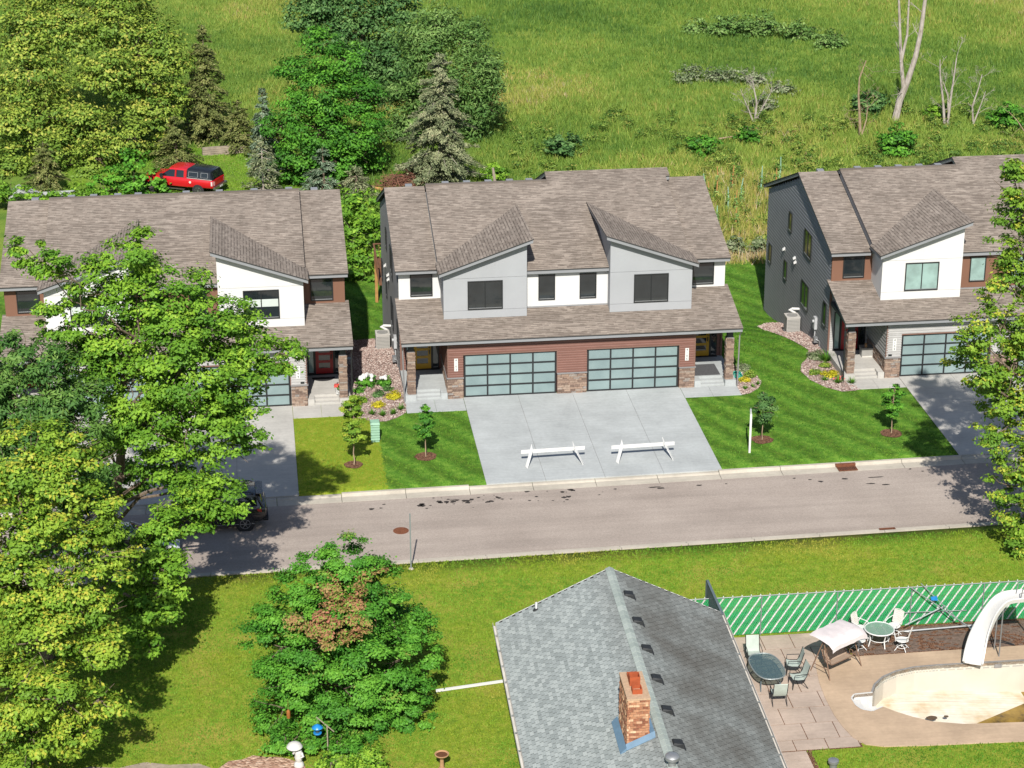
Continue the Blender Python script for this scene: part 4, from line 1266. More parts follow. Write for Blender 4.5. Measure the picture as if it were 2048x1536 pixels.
for yy, s_, h in ((.55, .17, .12), (.12, .18, .34), (-.45, .17, .18)):
    q = MB(); zz = ct + .05
    for a0, a1, b0, b1 in ((-s_, s_, -s_, -s_ + .035), (-s_, s_, s_ - .035, s_), (-s_, -s_ + .035, -s_ + .0351, s_ - .0351), (s_ - .035, s_, -s_ + .0351, s_ - .0351)): q.box(a0, a1, yy + b0, yy + b1, zz, zz + h)
    fl = q.build('flue', M['clay_flue'], CH)
    q = MB(); q.box(-s_ + .036, s_ - .036, yy - s_ + .036, yy + s_ - .036, zz, zz + h * .25); q.build('flue_throat', M['leaf_litter'] if h > .3 else M['mortar'], CH)
fl = MB()
zz = lambda x: chim_roof(x) + .03
fl.hexa([(cx0 - .26, cy0 - .22, zz(cx0 - .26)), (cx0 - .06, cy0 - .22, zz(cx0 - .06)), (cx0 - .06, cy1 + .1, zz(cx0 - .06)), (cx0 - .26, cy1 + .1, zz(cx0 - .26)), (cx0 - .26, cy0 - .22, zz(cx0 - .26) + .02), (cx0 - .05, cy0 - .22, zz(cx0 - .05) + .14), (cx0 - .05, cy1 + .1, zz(cx0 - .05) + .14), (cx0 - .26, cy1 + .1, zz(cx0 - .26) + .02)])
fl.hexa([(cx0 - .05, cy0 - .22, zz(cx0)), (cx1 + .2, cy0 - .22, zz(cx1 + .2)), (cx1 + .2, cy0 - .05, zz(cx1 + .2)), (cx0 - .05, cy0 - .05, zz(cx0)), (cx0 - .05, cy0 - .22, zz(cx0) + .02), (cx1 + .2, cy0 - .22, zz(cx1 + .2) + .02), (cx1 + .2, cy0 - .05, zz(cx1 + .2) + .16), (cx0 - .05, cy0 - .05, zz(cx0) + .16)])
fl.hexa([(cx1 + .05, cy0 - .04, zz(cx1 + .05)), (cx1 + .22, cy0 - .04, zz(cx1 + .22)), (cx1 + .22, cy1, zz(cx1 + .22)), (cx1 + .05, cy1, zz(cx1 + .05)), (cx1 + .05, cy0 - .04, zz(cx1 + .05) + .12), (cx1 + .22, cy0 - .04, zz(cx1 + .22) + .02), (cx1 + .22, cy1, zz(cx1 + .22) + .02), (cx1 + .05, cy1, zz(cx1 + .05) + .12)])
fl.build('flashing', M['flashing_blue'], CH)

r = empty('downspout_extension', (-7.0, -29.75, 0.0), R(189), 'long white downspout pipe lying on the lawn beside the bungalow', 'downspout')
q = MB(); q.box(0, 2.95, -.05, .05, .03, .11); q.build('pipe', M['white_paint'], r)
q = MB(); q.box(-.02, .08, -.05, .05, .0, 2.3); q.build('elbow', M['white_paint'], r)
r = empty('privacy_screen', (1.66, -28.1, 0), 0, 'tall dark blue-grey screen panel between bungalow and green fence', 'screen')
q = MB(); q.box(-.035, .035, -1.5, 1.45, .08, 2.36); q.build('panel', M['screen_blue'], r)
q = MB(); q.box(-.05, .05, -1.5, 1.45, 2.361, 2.42); q.build('top_rail', M['screen_blue'], r)
for yy in (-1.5, 1.45):
    q = MB(); q.box(-.05, .05, yy - .05, yy + .05, 0, 2.36) if yy < 0 else q.box(-.05, .05, yy + .001, yy + .1, 0, 2.36); q.build('post', M['screen_blue'], r)

# ------------------------------------------------------------------ chain-link fence with woven slats
FY, FZ0, FZ1 = -27.15, 0.05, 1.80
FN = empty('chain_link_fence', (0, FY, 0), R(-0.3), 'chain-link fence woven with green and white diagonal slats beside the pool', 'fence')
pitch, lean = 0.0975, 0.63
def slat_mesh(mat):
    q = MB(); h = FZ1 - FZ0; ww = 0.075
    q.prism([(0, 0, 0), (ww, 0, 0), (ww + lean * h, 0, h), (lean * h, 0, h)], (0, .012, 0)); return q.mesh('slat', mat)
sm_g, sm_w = slat_mesh(M['fence_green']), slat_mesh(M['fence_white'])
for i in range(186):
    x = -1.6 + i * pitch
    link('slat', sm_w if i % 4 == 0 else sm_g, FN, (x, (-.004 if i % 2 else .004), FZ0))
wr = MB()
step = 0.10
hh = FZ1 - FZ0
for k in range(int(18.5 / step)):
    x = -1.4 + k * step
    for sg in (1, -1):
        a, b_ = (x, x + .75) if sg > 0 else (x + .75, x)
        wr.poly([(a, -.012, FZ0), (a + .006, -.012, FZ0), (b_ + .006, -.012, FZ1 + .03), (b_, -.012, FZ1 + .03)])
o = wr.build('wire_mesh', M['galvanised'], FN); o['kind'] = 'stuff'
for x in (-1.4, 0.9, 3.85, 7.05, 10.2, 13.3, 16.4):
    q = MB(); q.tube([(x, -.035, 0), (x, -.035, FZ1 + .02)], .026, 8); q.build('post', M['galvanised'], FN)
q = MB(); q.tube([(-1.4, -.03, FZ1 + .03), (16.6, -.03, FZ1 + .03)], .022, 8); q.build('top_rail', M['galvanised'], FN)
for i in range(48):
    x = -1.3 + i * pitch * 4 + .03
    if x > 16.4: break
    q = MB(); q.box(x - .02, x + .02, -.02, .02, FZ1 + .055, FZ1 + .085); q.build('tie_clip', M['fence_white'], FN)

# ------------------------------------------------------------------ patio, pool deck, pool
PT = tag(empty('patio'), kind='structure')
flat('patio_bedding', [(1.3, -27.3), (7.15, -27.3), (7.15, -29.6), (6.1, -30.0), (5.7, -36.3), (3.7, -36.3), (3.7, -46), (1.3, -46)], 0.008, M['mulch'], PT)
rg = random.Random(12)
y = -27.32; row = 0
while y > -36.1:
    dep = 1.17
    x = 1.3 + (-.62 if row % 2 else 0)
    xmax = 7.1 if y > -29.4 else 6.0
    while x < xmax - .1:
        wd = 1.24
        a, b_ = max(x, 1.3), min(x + wd, xmax)
        y2 = max(y - dep, -36.25 + (.25 if x > 4.5 else 0))
        if b_ - a > .12:
            q = MB(); q.box(a + .016, b_ - .016, y2 + .016, y - .016, -.04, .018 + rg.uniform(0, .007)); q.build('patio_slab', M['patio_concrete'], PT)
        x += wd
    y -= dep; row += 1
for i in range(8):
    q = MB(); q.box(1.3, 3.5, -36.3 - (i + 1) * .62 + .01, -36.3 - i * .62 - .01, -.04, .02); q.build('patio_slab', M['patio_concrete'], PT)
POOL = [(17, -30.72), (13, -30.69), (10.4, -30.66), (9.4, -30.70), (8.6, -30.92), (7.95, -31.30), (7.45, -31.85), (7.17, -32.45), (7.12, -33.0), (7.25, -33.5), (7.65, -33.95), (8.2, -34.42), (8.9, -34.88), (10.0, -35.18), (12.3, -35.33), (17, -35.4)]
ALC = [(7.17, -32.45), (6.42, -32.50), (6.25, -32.75), (6.28, -33.3), (6.42, -33.62), (6.75, -33.80), (7.25, -33.5)]
HOLE = POOL[:8] + ALC[1:6] + POOL[9:]
DECK = [(5.55, -29.52), (17, -29.50), (17, -30.72)] 
def deck():
    outer = [(17, -29.45), (5.62, -29.52), (5.45, -30.2), (5.28, -31.4), (5.20, -32.6), (5.22, -33.9), (5.32, -34.8), (5.5, -35.6), (5.85, -36.15), (6.5, -36.38), (8.0, -36.5), (11.9, -36.68), (17, -36.9)]
    ring = outer + HOLE[::-1]
    bm = bmesh.new()
    top = [bm.verts.new((x, y, 0.035)) for x, y in ring]
    f = bm.faces.new(top)
    r_ = bmesh.ops.extrude_face_region(bm, geom=[f])
    for v in [g for g in r_['geom'] if isinstance(g, bmesh.types.BMVert)]: v.co.z = -0.1
    bmesh.ops.recalc_face_normals(bm, faces=bm.faces)
    bmesh.ops.triangulate(bm, faces=[x for x in bm.faces if len(x.verts) > 4])
    me = bpy.data.meshes.new('pool_deck'); bm.to_mesh(me); bm.free()
    me.materials.append(M['deck_concrete'])
    tag(link('pool_deck', me), kind='structure')
deck()
PL = empty('swimming_pool', (7.1, -33, 0), 0, 'drained white swimming pool with murky brown water in the deep end', 'swimming pool')
def pz(x, y=-32): return -0.98 - 0.09 * max(0, x - 9.0) - 0.17 * max(0, -31.5 - y)
L = lambda x, y, z: (x - 7.1, y + 33, z)
q = MB()
fine = []
for i in range(len(POOL) - 1):
    for k in range(4):
        t_ = k / 4; fine.append((POOL[i][0] * (1 - t_) + POOL[i + 1][0] * t_, POOL[i][1] * (1 - t_) + POOL[i + 1][1] * t_))
fine.append(POOL[-1])
alx = lambda p: p[0] < 7.24 and -33.45 < p[1] < -32.5
tb, tb2 = MB(), MB()
for i in range(len(fine) - 1):
    a, b_ = fine[i], fine[i + 1]
    if alx(a) or alx(b_): 
        q.poly([L(*a, -.62), L(*b_, -.62), L(*b_, pz(*b_)), L(*a, pz(*a))]); continue
    q.poly([L(*a, -.24), L(*b_, -.24), L(*b_, pz(*b_)), L(*a, pz(*a))])
    (tb if a[1] > -32.8 else tb2).poly([L(*a, .03), L(*b_, .03), L(*b_, -.24), L(*a, -.24)], 0, [(i * .2, .27), ((i + 1) * .2, .27), ((i + 1) * .2, 0), (i * .2, 0)])
q.build('pool_wall', M['vinyl_liner'], PL)
t = NT('tile_band')
br = t.n('ShaderNodeTexBrick'); t.l(t.uv(), br.inputs['Vector'])
br.inputs['Scale'].default_value = 1; br.inputs['Brick Width'].default_value = .11; br.inputs['Row Height'].default_value = .09; br.inputs['Mortar Size'].default_value = .012
br.inputs['Color1'].default_value = (.45, .41, .33, 1); br.inputs['Color2'].default_value = (.32, .33, .30, 1); br.inputs['Mortar'].default_value = (.58, .54, .46, 1)
t.done(br.outputs['Color'], .4, .4)
tb.build('tile_band', M['tile_band'], PL); tb2.build('tile_band', M['tile_band'], PL)
bm = bmesh.new()
bm.faces.new([bm.verts.new((x, y, 0)) for x, y in fine])
c_ = 7.3
while c_ < 17:
    bmesh.ops.bisect_plane(bm, geom=bm.verts[:] + bm.edges[:] + bm.faces[:], plane_co=(c_, 0, 0), plane_no=(1, 0, 0)); c_ += .5
c_ = -35.2
while c_ < -30.7:
    bmesh.ops.bisect_plane(bm, geom=bm.verts[:] + bm.edges[:] + bm.faces[:], plane_co=(0, c_, 0), plane_no=(0, 1, 0)); c_ += .45
for v in bm.verts:
    x, y_, _ = v.co
    v.co = (x - 7.1, y_ + 33, pz(x, y_) + 0.0)
me = bpy.data.meshes.new('pool_floor'); bm.to_mesh(me); bm.free()
def floor_mat():
    t = NT('pool_floor')
    p = t.pos()
    n = t.noise(p, 0.9, 5, .6)
    mp = t.n('ShaderNodeMapping'); mp.inputs['Scale'].default_value = (.5, 7, 1); mp.inputs['Rotation'].default_value = (0, 0, .12); t.l(p, mp.inputs[0])
    fold = t.noise(mp.outputs[0], 1.2, 3)
    col = t.ramp(n, [(.40, (.60, .565, .49)), (.58, (.56, .49, .37)), (.74, (.46, .34, .20))])
    t.bump(fold, .6, .06)
    return t.done(col, .5, .3)
me.materials.append(floor_mat()); link('pool_floor', me, PL)
q = MB(); q.poly([L(10.9, -35.3, -1.425), L(17, -35.4, -1.425), L(17, -30.7, -1.425), L(10.9, -30.68, -1.425)]); q.build('murky_water', M['murky_water'], PL)
cp = MB()
for i in range(len(fine) - 1):
    a, b_ = Vector((*fine[i], 0)), Vector((*fine[i + 1], 0))
    if alx(fine[i]) or alx(fine[i + 1]) or fine[i][1] < -33.2: continue
    n_ = (b_ - a).cross(Vector((0, 0, 1))).normalized() * -.09
    cp.poly([L(a.x, a.y, .052), L(b_.x, b_.y, .052), L(b_.x - n_.x, b_.y - n_.y, .045), L(a.x - n_.x, a.y - n_.y, .045)])
    cp.poly([L(a.x, a.y, .052), L(b_.x, b_.y, .052), L(b_.x, b_.y, .0), L(a.x, a.y, .0)])
cp.build('coping', M['coping'], PL)
s = MB()
for i in range(len(ALC) - 1):
    a, b_ = ALC[i], ALC[i + 1]
    s.poly([L(*a, .05), L(*b_, .05), L(*b_, -.7), L(*a, -.7)])
    n_ = Vector((b_[0] - a[0], b_[1] - a[1], 0)).cross(Vector((0, 0, 1))).normalized() * -.06
    s.poly([L(*a, .05), L(*b_, .05), L(b_[0] - n_.x, b_[1] - n_.y, .05), L(a[0] - n_.x, a[1] - n_.y, .05)])
s.build('step_shell', M['slide_white'], PL)
for k, (x0, x1, zz_) in enumerate(((6.22, 6.62, -.16), (6.621, 6.95, -.36), (6.951, 7.32, -.58))):
    q = MB(); q.box(x0 - 7.1, x1 - 7.1, -.85, .55, -1.0, zz_); q.build('pool_step', M['slide_white'], PL)
q = MB(); q.prism([L(x, y_, -1.02) for x, y_ in disc(9.5, -32.9, .22, 12, 3, .6)], (0, 0, .03)); q.prism([L(x, y_, -1.03) for x, y_ in disc(10.1, -32.85, .1, 10, 4, .6)], (0, 0, .03)); q.build('leaf_debris', M['leaf_litter'], PL)
q = MB(); q.box(5.62, 5.92, 2.26, 2.33, -.2, -.06); q.build('skimmer_mouth', M['coping'], PL)
# weedy block paving along the fence
BP = tag(empty('block_paving'), kind='structure')
flat('soil', [(7.2, -27.2), (17, -27.2), (17, -29.47), (7.2, -29.5)], 0.010, M['mulch'], BP)
rg2 = random.Random(2)
bv = MB()
yy = -27.35; rw = 0
while yy > -29.4:
    x = 7.25 + (.1 if rw % 2 else 0)
    while x < 16.8:
        if rg2.random() > .22 + .35 * (math.sin(x * 1.7 + yy * 2.3) > .3):
            z = rg2.uniform(.012, .03)
            bv.box(x + .006, x + .204, yy - .1, yy - .008, -.02, z)
        x += .21
    yy -= .108; rw += 1
o = bv.build('pavers', M['block_paver'], BP); o['kind'] = 'stuff'

# ------------------------------------------------------------------ slide, poles
SL = empty('pool_slide', (12.6, -30.2, 0), 0, 'white curved pool slide reaching over the drained pool', 'slide')
path = [(11.72, -30.95, .16), (11.90, -30.62, .48), (12.15, -30.32, 1.0), (12.48, -30.12, 1.62), (12.85, -30.02, 2.18), (13.2, -29.97, 2.46), (13.7, -29.95, 2.52), (14.4, -29.95, 2.52)]
P = [Vector(p) - Vector((12.6, -30.2, 0)) for p in path]
PP = []
for i in range(len(P) - 1):
    p0, p1, p2, p3 = P[max(i - 1, 0)], P[i], P[i + 1], P[min(i + 2, len(P) - 1)]
    for k in range(4):
        t_ = k / 4
        PP.append(0.5 * (2 * p1 + (p2 - p0) * t_ + (2 * p0 - 5 * p1 + 4 * p2 - p3) * t_ * t_ + (3 * p1 - p0 - 3 * p2 + p3) * t_ ** 3))
PP.append(P[-1])
rings = []
for i, p in enumerate(PP):
    d = (PP[min(i + 1, len(PP) - 1)] - PP[max(i - 1, 0)]).normalized()
    sd = d.cross(Vector((0, 0, 1))).normalized(); up = sd.cross(d)
    rings.append([p + sd * a + up * b_ for a, b_ in ((-.42, .15), (-.36, .17), (-.32, .03), (0, 0), (.32, .03), (.36, .17), (.42, .15), (.37, -.03), (0, -.06), (-.37, -.03))])
q = MB(); q.loft(rings); q.build('slide_trough', M['slide_white'], SL, smooth=True)
for x, y_, zt in ((13.05, -29.66, 2.3), (13.05, -30.25, 2.3)):
    q = MB(); q.tube([(x - 12.6, y_ + 30.2, 0.03), (x - 12.6, y_ + 30.2, zt)], .028, 8); q.build('leg', M['metal_grey'], SL)
q = MB()
for sd in (-.26, .26):
    q.tube([(14.9 - 12.6, .25 + sd, .03), (14.35 - 12.6, .25 + sd, 2.5), (14.1 - 12.6, .25 + sd, 3.1), (13.8 - 12.6, .25 + sd, 3.0), (13.75 - 12.6, .25 + sd, 2.6)], .025, 8)
for k in range(6): q.bar((14.82 - 12.6 - k * .085, -.01, .4 + k * .38), (14.82 - 12.6 - k * .085, .51, .4 + k * .38), .05)
q.build('ladder', M['metal_grey'], SL)
hs = MB(); hs.tube([(13.1 + .9 * math.sin(t_ * 1.1), -29.3 + .25 * math.cos(t_ * 2.3) + t_ * .05, .06) for t_ in np.linspace(0, 4.5, 30)], .018, 6)
tag(hs.build('pool_hose', M['black_rubber']), 'thin black hose curling on the deck behind the pool slide', 'hose')
def pole(name, pts, rad, mat, label, cat='pole', group=None):
    r = empty(name, pts[0], 0, label, cat, group)
    o = Vector(pts[0])
    q = MB(); q.tube([Vector(p) - o for p in pts], rad, 8); q.build('shaft', M[mat], r)
    return r, o
r, o = pole('pool_net', [(12.62, -27.85, .10), (10.14, -27.30, 1.84)], .024, 'galvanised', 'leaf net pole leaning on the green fence, net on the ground', 'pool net')
q = MB(); q.tube([Vector(p) - o for p in ((12.55, -27.95, .12), (12.95, -28.2, .06), (13.1, -28.0, .06), (12.68, -27.75, .12))], .02, 6); q.build('net_hoop', M['white_paint'], r)
q = MB(); q.poly([Vector(p) - o for p in ((12.57, -27.94, .11), (12.94, -28.18, .05), (13.08, -28.0, .05), (12.67, -27.77, .11))]); q.build('netting', M['sling_pale'], r)
r, o = pole('pool_brush', [(12.45, -27.75, .10), (10.55, -27.28, 2.0)], .022, 'galvanised', 'second slanted pool pole with blue clip against the green fence', 'pool brush')
q = MB(); q.hexa([Vector((11.11, -27.47, 1.38)) - o + Vector(v) for v in ((-.14, -.05, -.07), (.14, -.05, -.1), (.14, .05, -.1), (-.14, .05, -.07), (-.16, -.04, .05), (.1, -.04, .08), (.1, .04, .08), (-.16, .04, .05))]); q.build('clip', M['feeder_blue'], r)
pole('metal_bar', [(9.85, -27.7, .32), (11.6, -27.45, .98)], .03, 'galvanised', 'short grey bar propped up against the crossed pool poles', 'bar')
pole('cover_reel', [(9.8, -27.85, .12), (13.1, -27.75, .16)], .045, 'metal_grey', 'long grey tube lying along the foot of the fence', 'tube')
pole('fence_rail', [(9.8, -27.3, .70), (12.6, -27.28, .62)], .016, 'galvanised', 'thin level rail resting against the slatted fence', 'rail')

# ------------------------------------------------------------------ garden furniture
def sling_chair(x, y, rz, label):
    r = empty('sling_chair', (x, y, .03), rz, label, 'chair', 'pale sling chairs around the oval table')
    q = MB()
    seat = [(-.24, -.02, .42), (.0, -.05, .40), (.22, -.08, .43)]
    rows = [(.24, .45), (.05, .40), (-.2, .40), (-.30, .55), (-.36, .80), (-.42, 1.02)]      # (forward, z)
    q.loft([[(a, -.26, z), (a, .26, z), (a - .015, .26, z - .02), (a - .015, -.26, z - .02)] for a, z in rows]); q.build('sling', M['sling_pale'], r, smooth=True)
    for sg in (-1, 1):
        f = MB(); f.tube([(a, sg * .28, z) for a, z in rows], .016, 6); f.build('side_rail', M['frame_black'], r)
        f = MB(); f.tube([(.26, sg * .28, 0), (.22, sg * .28, .43), (.2, sg * .30, .64), (-.3, sg * .30, .66)], .016, 6); f.build('armrest', M['frame_black'], r)
        f = MB(); f.tube([(-.38, sg * .28, 0), (-.12, sg * .28, .40)], .016, 6); f.build('leg', M['frame_black'], r)
        f = MB(); f.tube([(.26, sg * .28, 0), (.2, sg * .28, .42)], .016, 6); f.build('leg', M['frame_black'], r)
    return r
OT = empty('oval_table', (3.2, -31.05, .03), R(4), 'oval glass garden table with dark frame by the bungalow', 'table')
ring = [(.62 * math.copysign(abs(math.cos(t_)) ** .75, math.cos(t_)), 1.05 * math.copysign(abs(math.sin(t_)) ** .75, math.sin(t_))) for t_ in np.linspace(0, 2 * math.pi, 40, endpoint=False)]
q = MB(); q.prism([(x * .97, y_ * .97, .69) for x, y_ in ring], (0, 0, .012)); q.build('glass_top', M['glass_table'], OT)
q = MB(); q.tube([(x, y_, .695) for x, y_ in ring + ring[:1]], .028, 8, cap=False); q.build('rim', M['galvanised'], OT)
q = MB()
for sg in (-1, 1):
    q.tube([(sg * .45, .75, 0), (sg * .35, .4, .35), (0, 0, .5), (-sg * .35, -.4, .35), (-sg * .45, -.75, 0)], .022, 6)
q.tube([(0, .9, .66), (0, -.9, .66)], .015, 6)
for k in range(-2, 3): q.tube([(-.55 + .05 * abs(k), k * .36, .675), (.55 - .05 * abs(k), k * .36 + .12, .675)], .014, 6)
q.tube([(.42 * math.cos(t_), .72 * math.sin(t_), .675) for t_ in np.linspace(0, 6.28, 28)], .013, 6, cap=False)
q.build('base_frame', M['screen_blue'], OT)
sling_chair(3.05, -29.45, R(-92), 'pale sling chair at the far end of the oval glass table')
sling_chair(3.30, -32.65, R(88), 'pale sling chair at the near end of the oval glass table')
sling_chair(4.40, -30.45, R(172), 'pale sling chair on the pool side of the oval table, farther one')
sling_chair(4.32, -31.55, R(184), 'pale sling chair on the pool side of the oval table, nearer one')
sling_chair(2.12, -30.5, R(4), 'sling chair between the oval table and the bungalow, farther one')
sling_chair(2.08, -31.6, R(-3), 'sling chair between the oval table and the bungalow, nearer one')

def iron_chair(x, y, rz, label):
    r = empty('iron_chair', (x, y, .03), rz, label, 'chair', 'white mesh chairs at the round table')
    q = MB(); q.lathe((0, 0, .42), [(.10, 0), (.25, .0), (.27, .02), (.25, .035), (.08, .03)], 18); q.build('seat', M['white_paint'], r)
    b = MB(); n_ = 9
    top = [(-.24 - .12, -.22 + .44 * k / (n_ - 1), 1.0 + .05 * math.sin(math.pi * k / (n_ - 1))) for k in range(n_)]
    bot = [(-.22, -.22 + .44 * k / (n_ - 1), .47) for k in range(n_)]
    for k in range(n_): b.tube([bot[k], top[k]], .016 if k in (0, n_ - 1) else .009, 5)
    for t_ in np.linspace(0, 1, 8): b.tube([Vector(bot[k]).lerp(Vector(top[k]), t_) for k in range(n_)], .016 if t_ in (0, 1) else .008, 5)
    b.poly([bot[0], bot[-1], top[-1], top[0]])
    b.build('backrest', M['white_worn'], r)
    for sg in (-1, 1):
        f = MB(); f.tube([(-.30, sg * .24, .72), (.05, sg * .29, .68), (.22, sg * .29, .62), (.22, sg * .27, .45)], .016, 6); f.build('armrest', M['white_paint'], r)
    f = MB(); f.tube([(0, 0, .42), (0, 0, .12)], .03, 8)
    for a in range(4):
        t_ = math.pi / 4 + a * math.pi / 2
        f.tube([(0, 0, .2), (.18 * math.cos(t_), .18 * math.sin(t_), .17), (.33 * math.cos(t_), .33 * math.sin(t_), 0)], .016, 6)
    f.tube([(.2 * math.cos(t_), .2 * math.sin(t_), .13) for t_ in np.linspace(0, 6.28, 18)], .012, 5, cap=False)
    f.build('spring_base', M['white_paint'], r)
    return r
RT = empty('round_table', (8.48, -28.62, .03), 0, 'round white garden table with green glass top near the fence', 'table')
q = MB(); q.lathe((0, 0, .70), [(.02, 0), (.58, 0), (.58, .012), (.02, .012)], 36); q.build('glass_top', M['glass_table_green'], RT)
q = MB(); q.tube([(.60 * math.cos(t_), .60 * math.sin(t_), .705) for t_ in np.linspace(0, 2 * math.pi, 37)], .026, 8, cap=False); q.build('rim', M['white_paint'], RT)
for a in range(4):
    t_ = .3 + a * math.pi / 2
    q = MB(); q.tube([(.50 * math.cos(t_), .50 * math.sin(t_), .69), (.40 * math.cos(t_), .40 * math.sin(t_), .3), (.48 * math.cos(t_), .48 * math.sin(t_), 0)], .026, 8); q.build('leg', M['white_paint'], RT)
q = MB(); q.tube([(.42 * math.cos(t_), .42 * math.sin(t_), .3) for t_ in np.linspace(0, 2 * math.pi, 25)], .016, 6, cap=False); q.build('brace', M['white_paint'], RT)
iron_chair(7.88, -27.95, R(-45), 'white mesh chair left behind the round table, by the fence')
iron_chair(9.32, -27.92, R(-138), 'white mesh chair right behind the round table, by the fence')
iron_chair(7.55, -28.95, R(25), 'white mesh chair between the canopy swing and the round table')
iron_chair(9.30, -29.15, R(150), 'white mesh chair on the pool side of the round table')

SW = empty('garden_swing', (6.22, -30.35, .04), R(32), 'brown two-seat garden swing with a pale pink-white canopy', 'swing')
for sg in (-1, 1):
    for fy in (-.55, .5):
        q = MB(); q.tube([(sg * .92, fy, 0), (sg * .80, .0, 1.52)], .024, 8); q.build('leg', M['brown_tube'], SW)
    q = MB(); q.tube([(sg * .89, -.42, .38), (sg * .89, .38, .38)], .018, 6); q.build('side_brace', M['brown_tube'], SW)
q = MB(); q.tube([(-.82, 0, 1.53), (.82, 0, 1.53)], .026, 8); q.build('top_bar', M['brown_tube'], SW)
q = MB(); q.loft([[(-.6, a, z), (.6, a, z), (.6, a + .01, z - .025), (-.6, a + .01, z - .025)] for a, z in ((-.34, .50), (.02, .46), (.12, .60), (.26, .95))]); q.build('seat', M['sling_tan'], SW, smooth=True)
q = MB(); q.tube([(-.6, -.34, .5), (.6, -.34, .5)], .02, 6)
for sg in (-1, 1): q.tube([(sg * .62, -.34, .5), (sg * .62, .02, .46), (sg * .62, .26, .95)], .02, 6); q.tube([(sg * .62, -.15, .55), (sg * .72, 0, 1.52)], .01, 5); q.tube([(sg * .62, .2, .85), (sg * .72, 0, 1.52)], .01, 5); q.tube([(sg * .64, -.3, .5), (sg * .64, -.28, .7), (sg * .64, .18, .72)], .016, 6)
q.build('seat_frame', M['brown_tube'], SW)
c = MB()
rows = []
for a in np.linspace(-.68, .62, 7):
    z = 1.66 - .20 * (a + .68) ** 0 * 0 + (.06 * math.cos(a * 2.2)) - .12 * (a < -.6)
    rows.append([(-1.0 + .25 * k * .4 * 2, a, z + .02 * math.sin(k * 2.1 + a * 4) - (.10 if k in (0, 10) else 0)) for k in range(11)])
c.loft(rows, closed=False, cap=False)
fr = rows[0]; c.loft([fr, [(x, y_ - .015, z - .14 - .05 * abs(math.sin(k * .9))) for k, (x, y_, z) in enumerate(fr)]], closed=False, cap=False)
c.build('canopy', M['canopy_white'], SW, smooth=True)
# ------------------------------------------------------------------ vehicles
def body_ring(x, w, zb, zs, crown=0.0):
    h = [(w * .80, zb), (w * .95, zb + .10), (w * 1.0, zb + (zs - zb) * .45), (w * .99, zs - .12), (w * .93, zs - .02), (w * .5, zs + crown * .8)]
    return [(x, y, z) for y, z in h] + [(x, -y, z) for y, z in h[::-1]]
def green_ring(x, wb, zb, wt, zt):
    h = [(wb, zb), (wt + .03, zt - .12), (wt, zt - .04), (wt * .72, zt)]
    return [(x, y, z) for y, z in h] + [(x, -y, z) for y, z in h[::-1]]
def wheel(parent, x, y, r, sg, rim='silver_rim', wd=.22):
    t = MB(); t.lathe((x, y, r), [(r * .62, 0), (r * .95, .01 * sg), (r, .05 * sg), (r, (wd - .05) * sg), (r * .95, (wd - .01) * sg), (r * .64, wd * sg)], 24, axis='y')
    w = t.build('wheel', M['black_rubber'], parent, smooth=True)
    m = MB(); yo = y + wd * sg
    m.lathe((x, yo, r), [(r * .66, -.02 * sg), (r * .66, .006 * sg), (r * .58, .006 * sg), (r * .58, -.03 * sg), (r * .1, -.03 * sg)], 24, axis='y')
    for k in range(6):
        a = k * math.pi / 3
        m.bar((x + r * .06 * math.cos(a), yo, r + r * .06 * math.sin(a)), (x + r * .6 * math.cos(a), yo, r + r * .6 * math.sin(a)), .05, .03)
    m.lathe((x, yo, r), [(r * .16, -.02 * sg), (r * .16, .012 * sg), (r * .05, .016 * sg)], 12, axis='y')
    m.build('rim', M[rim], w)
def arch(parent, x, y, r, sg):
    a = MB(); a.lathe((x, y, r * .98), [(r * 1.16, 0), (r * 1.16, .004 * sg), (r * .2, .004 * sg)], 26, axis='y'); a.build('wheel_arch', M['black_rubber'], parent)

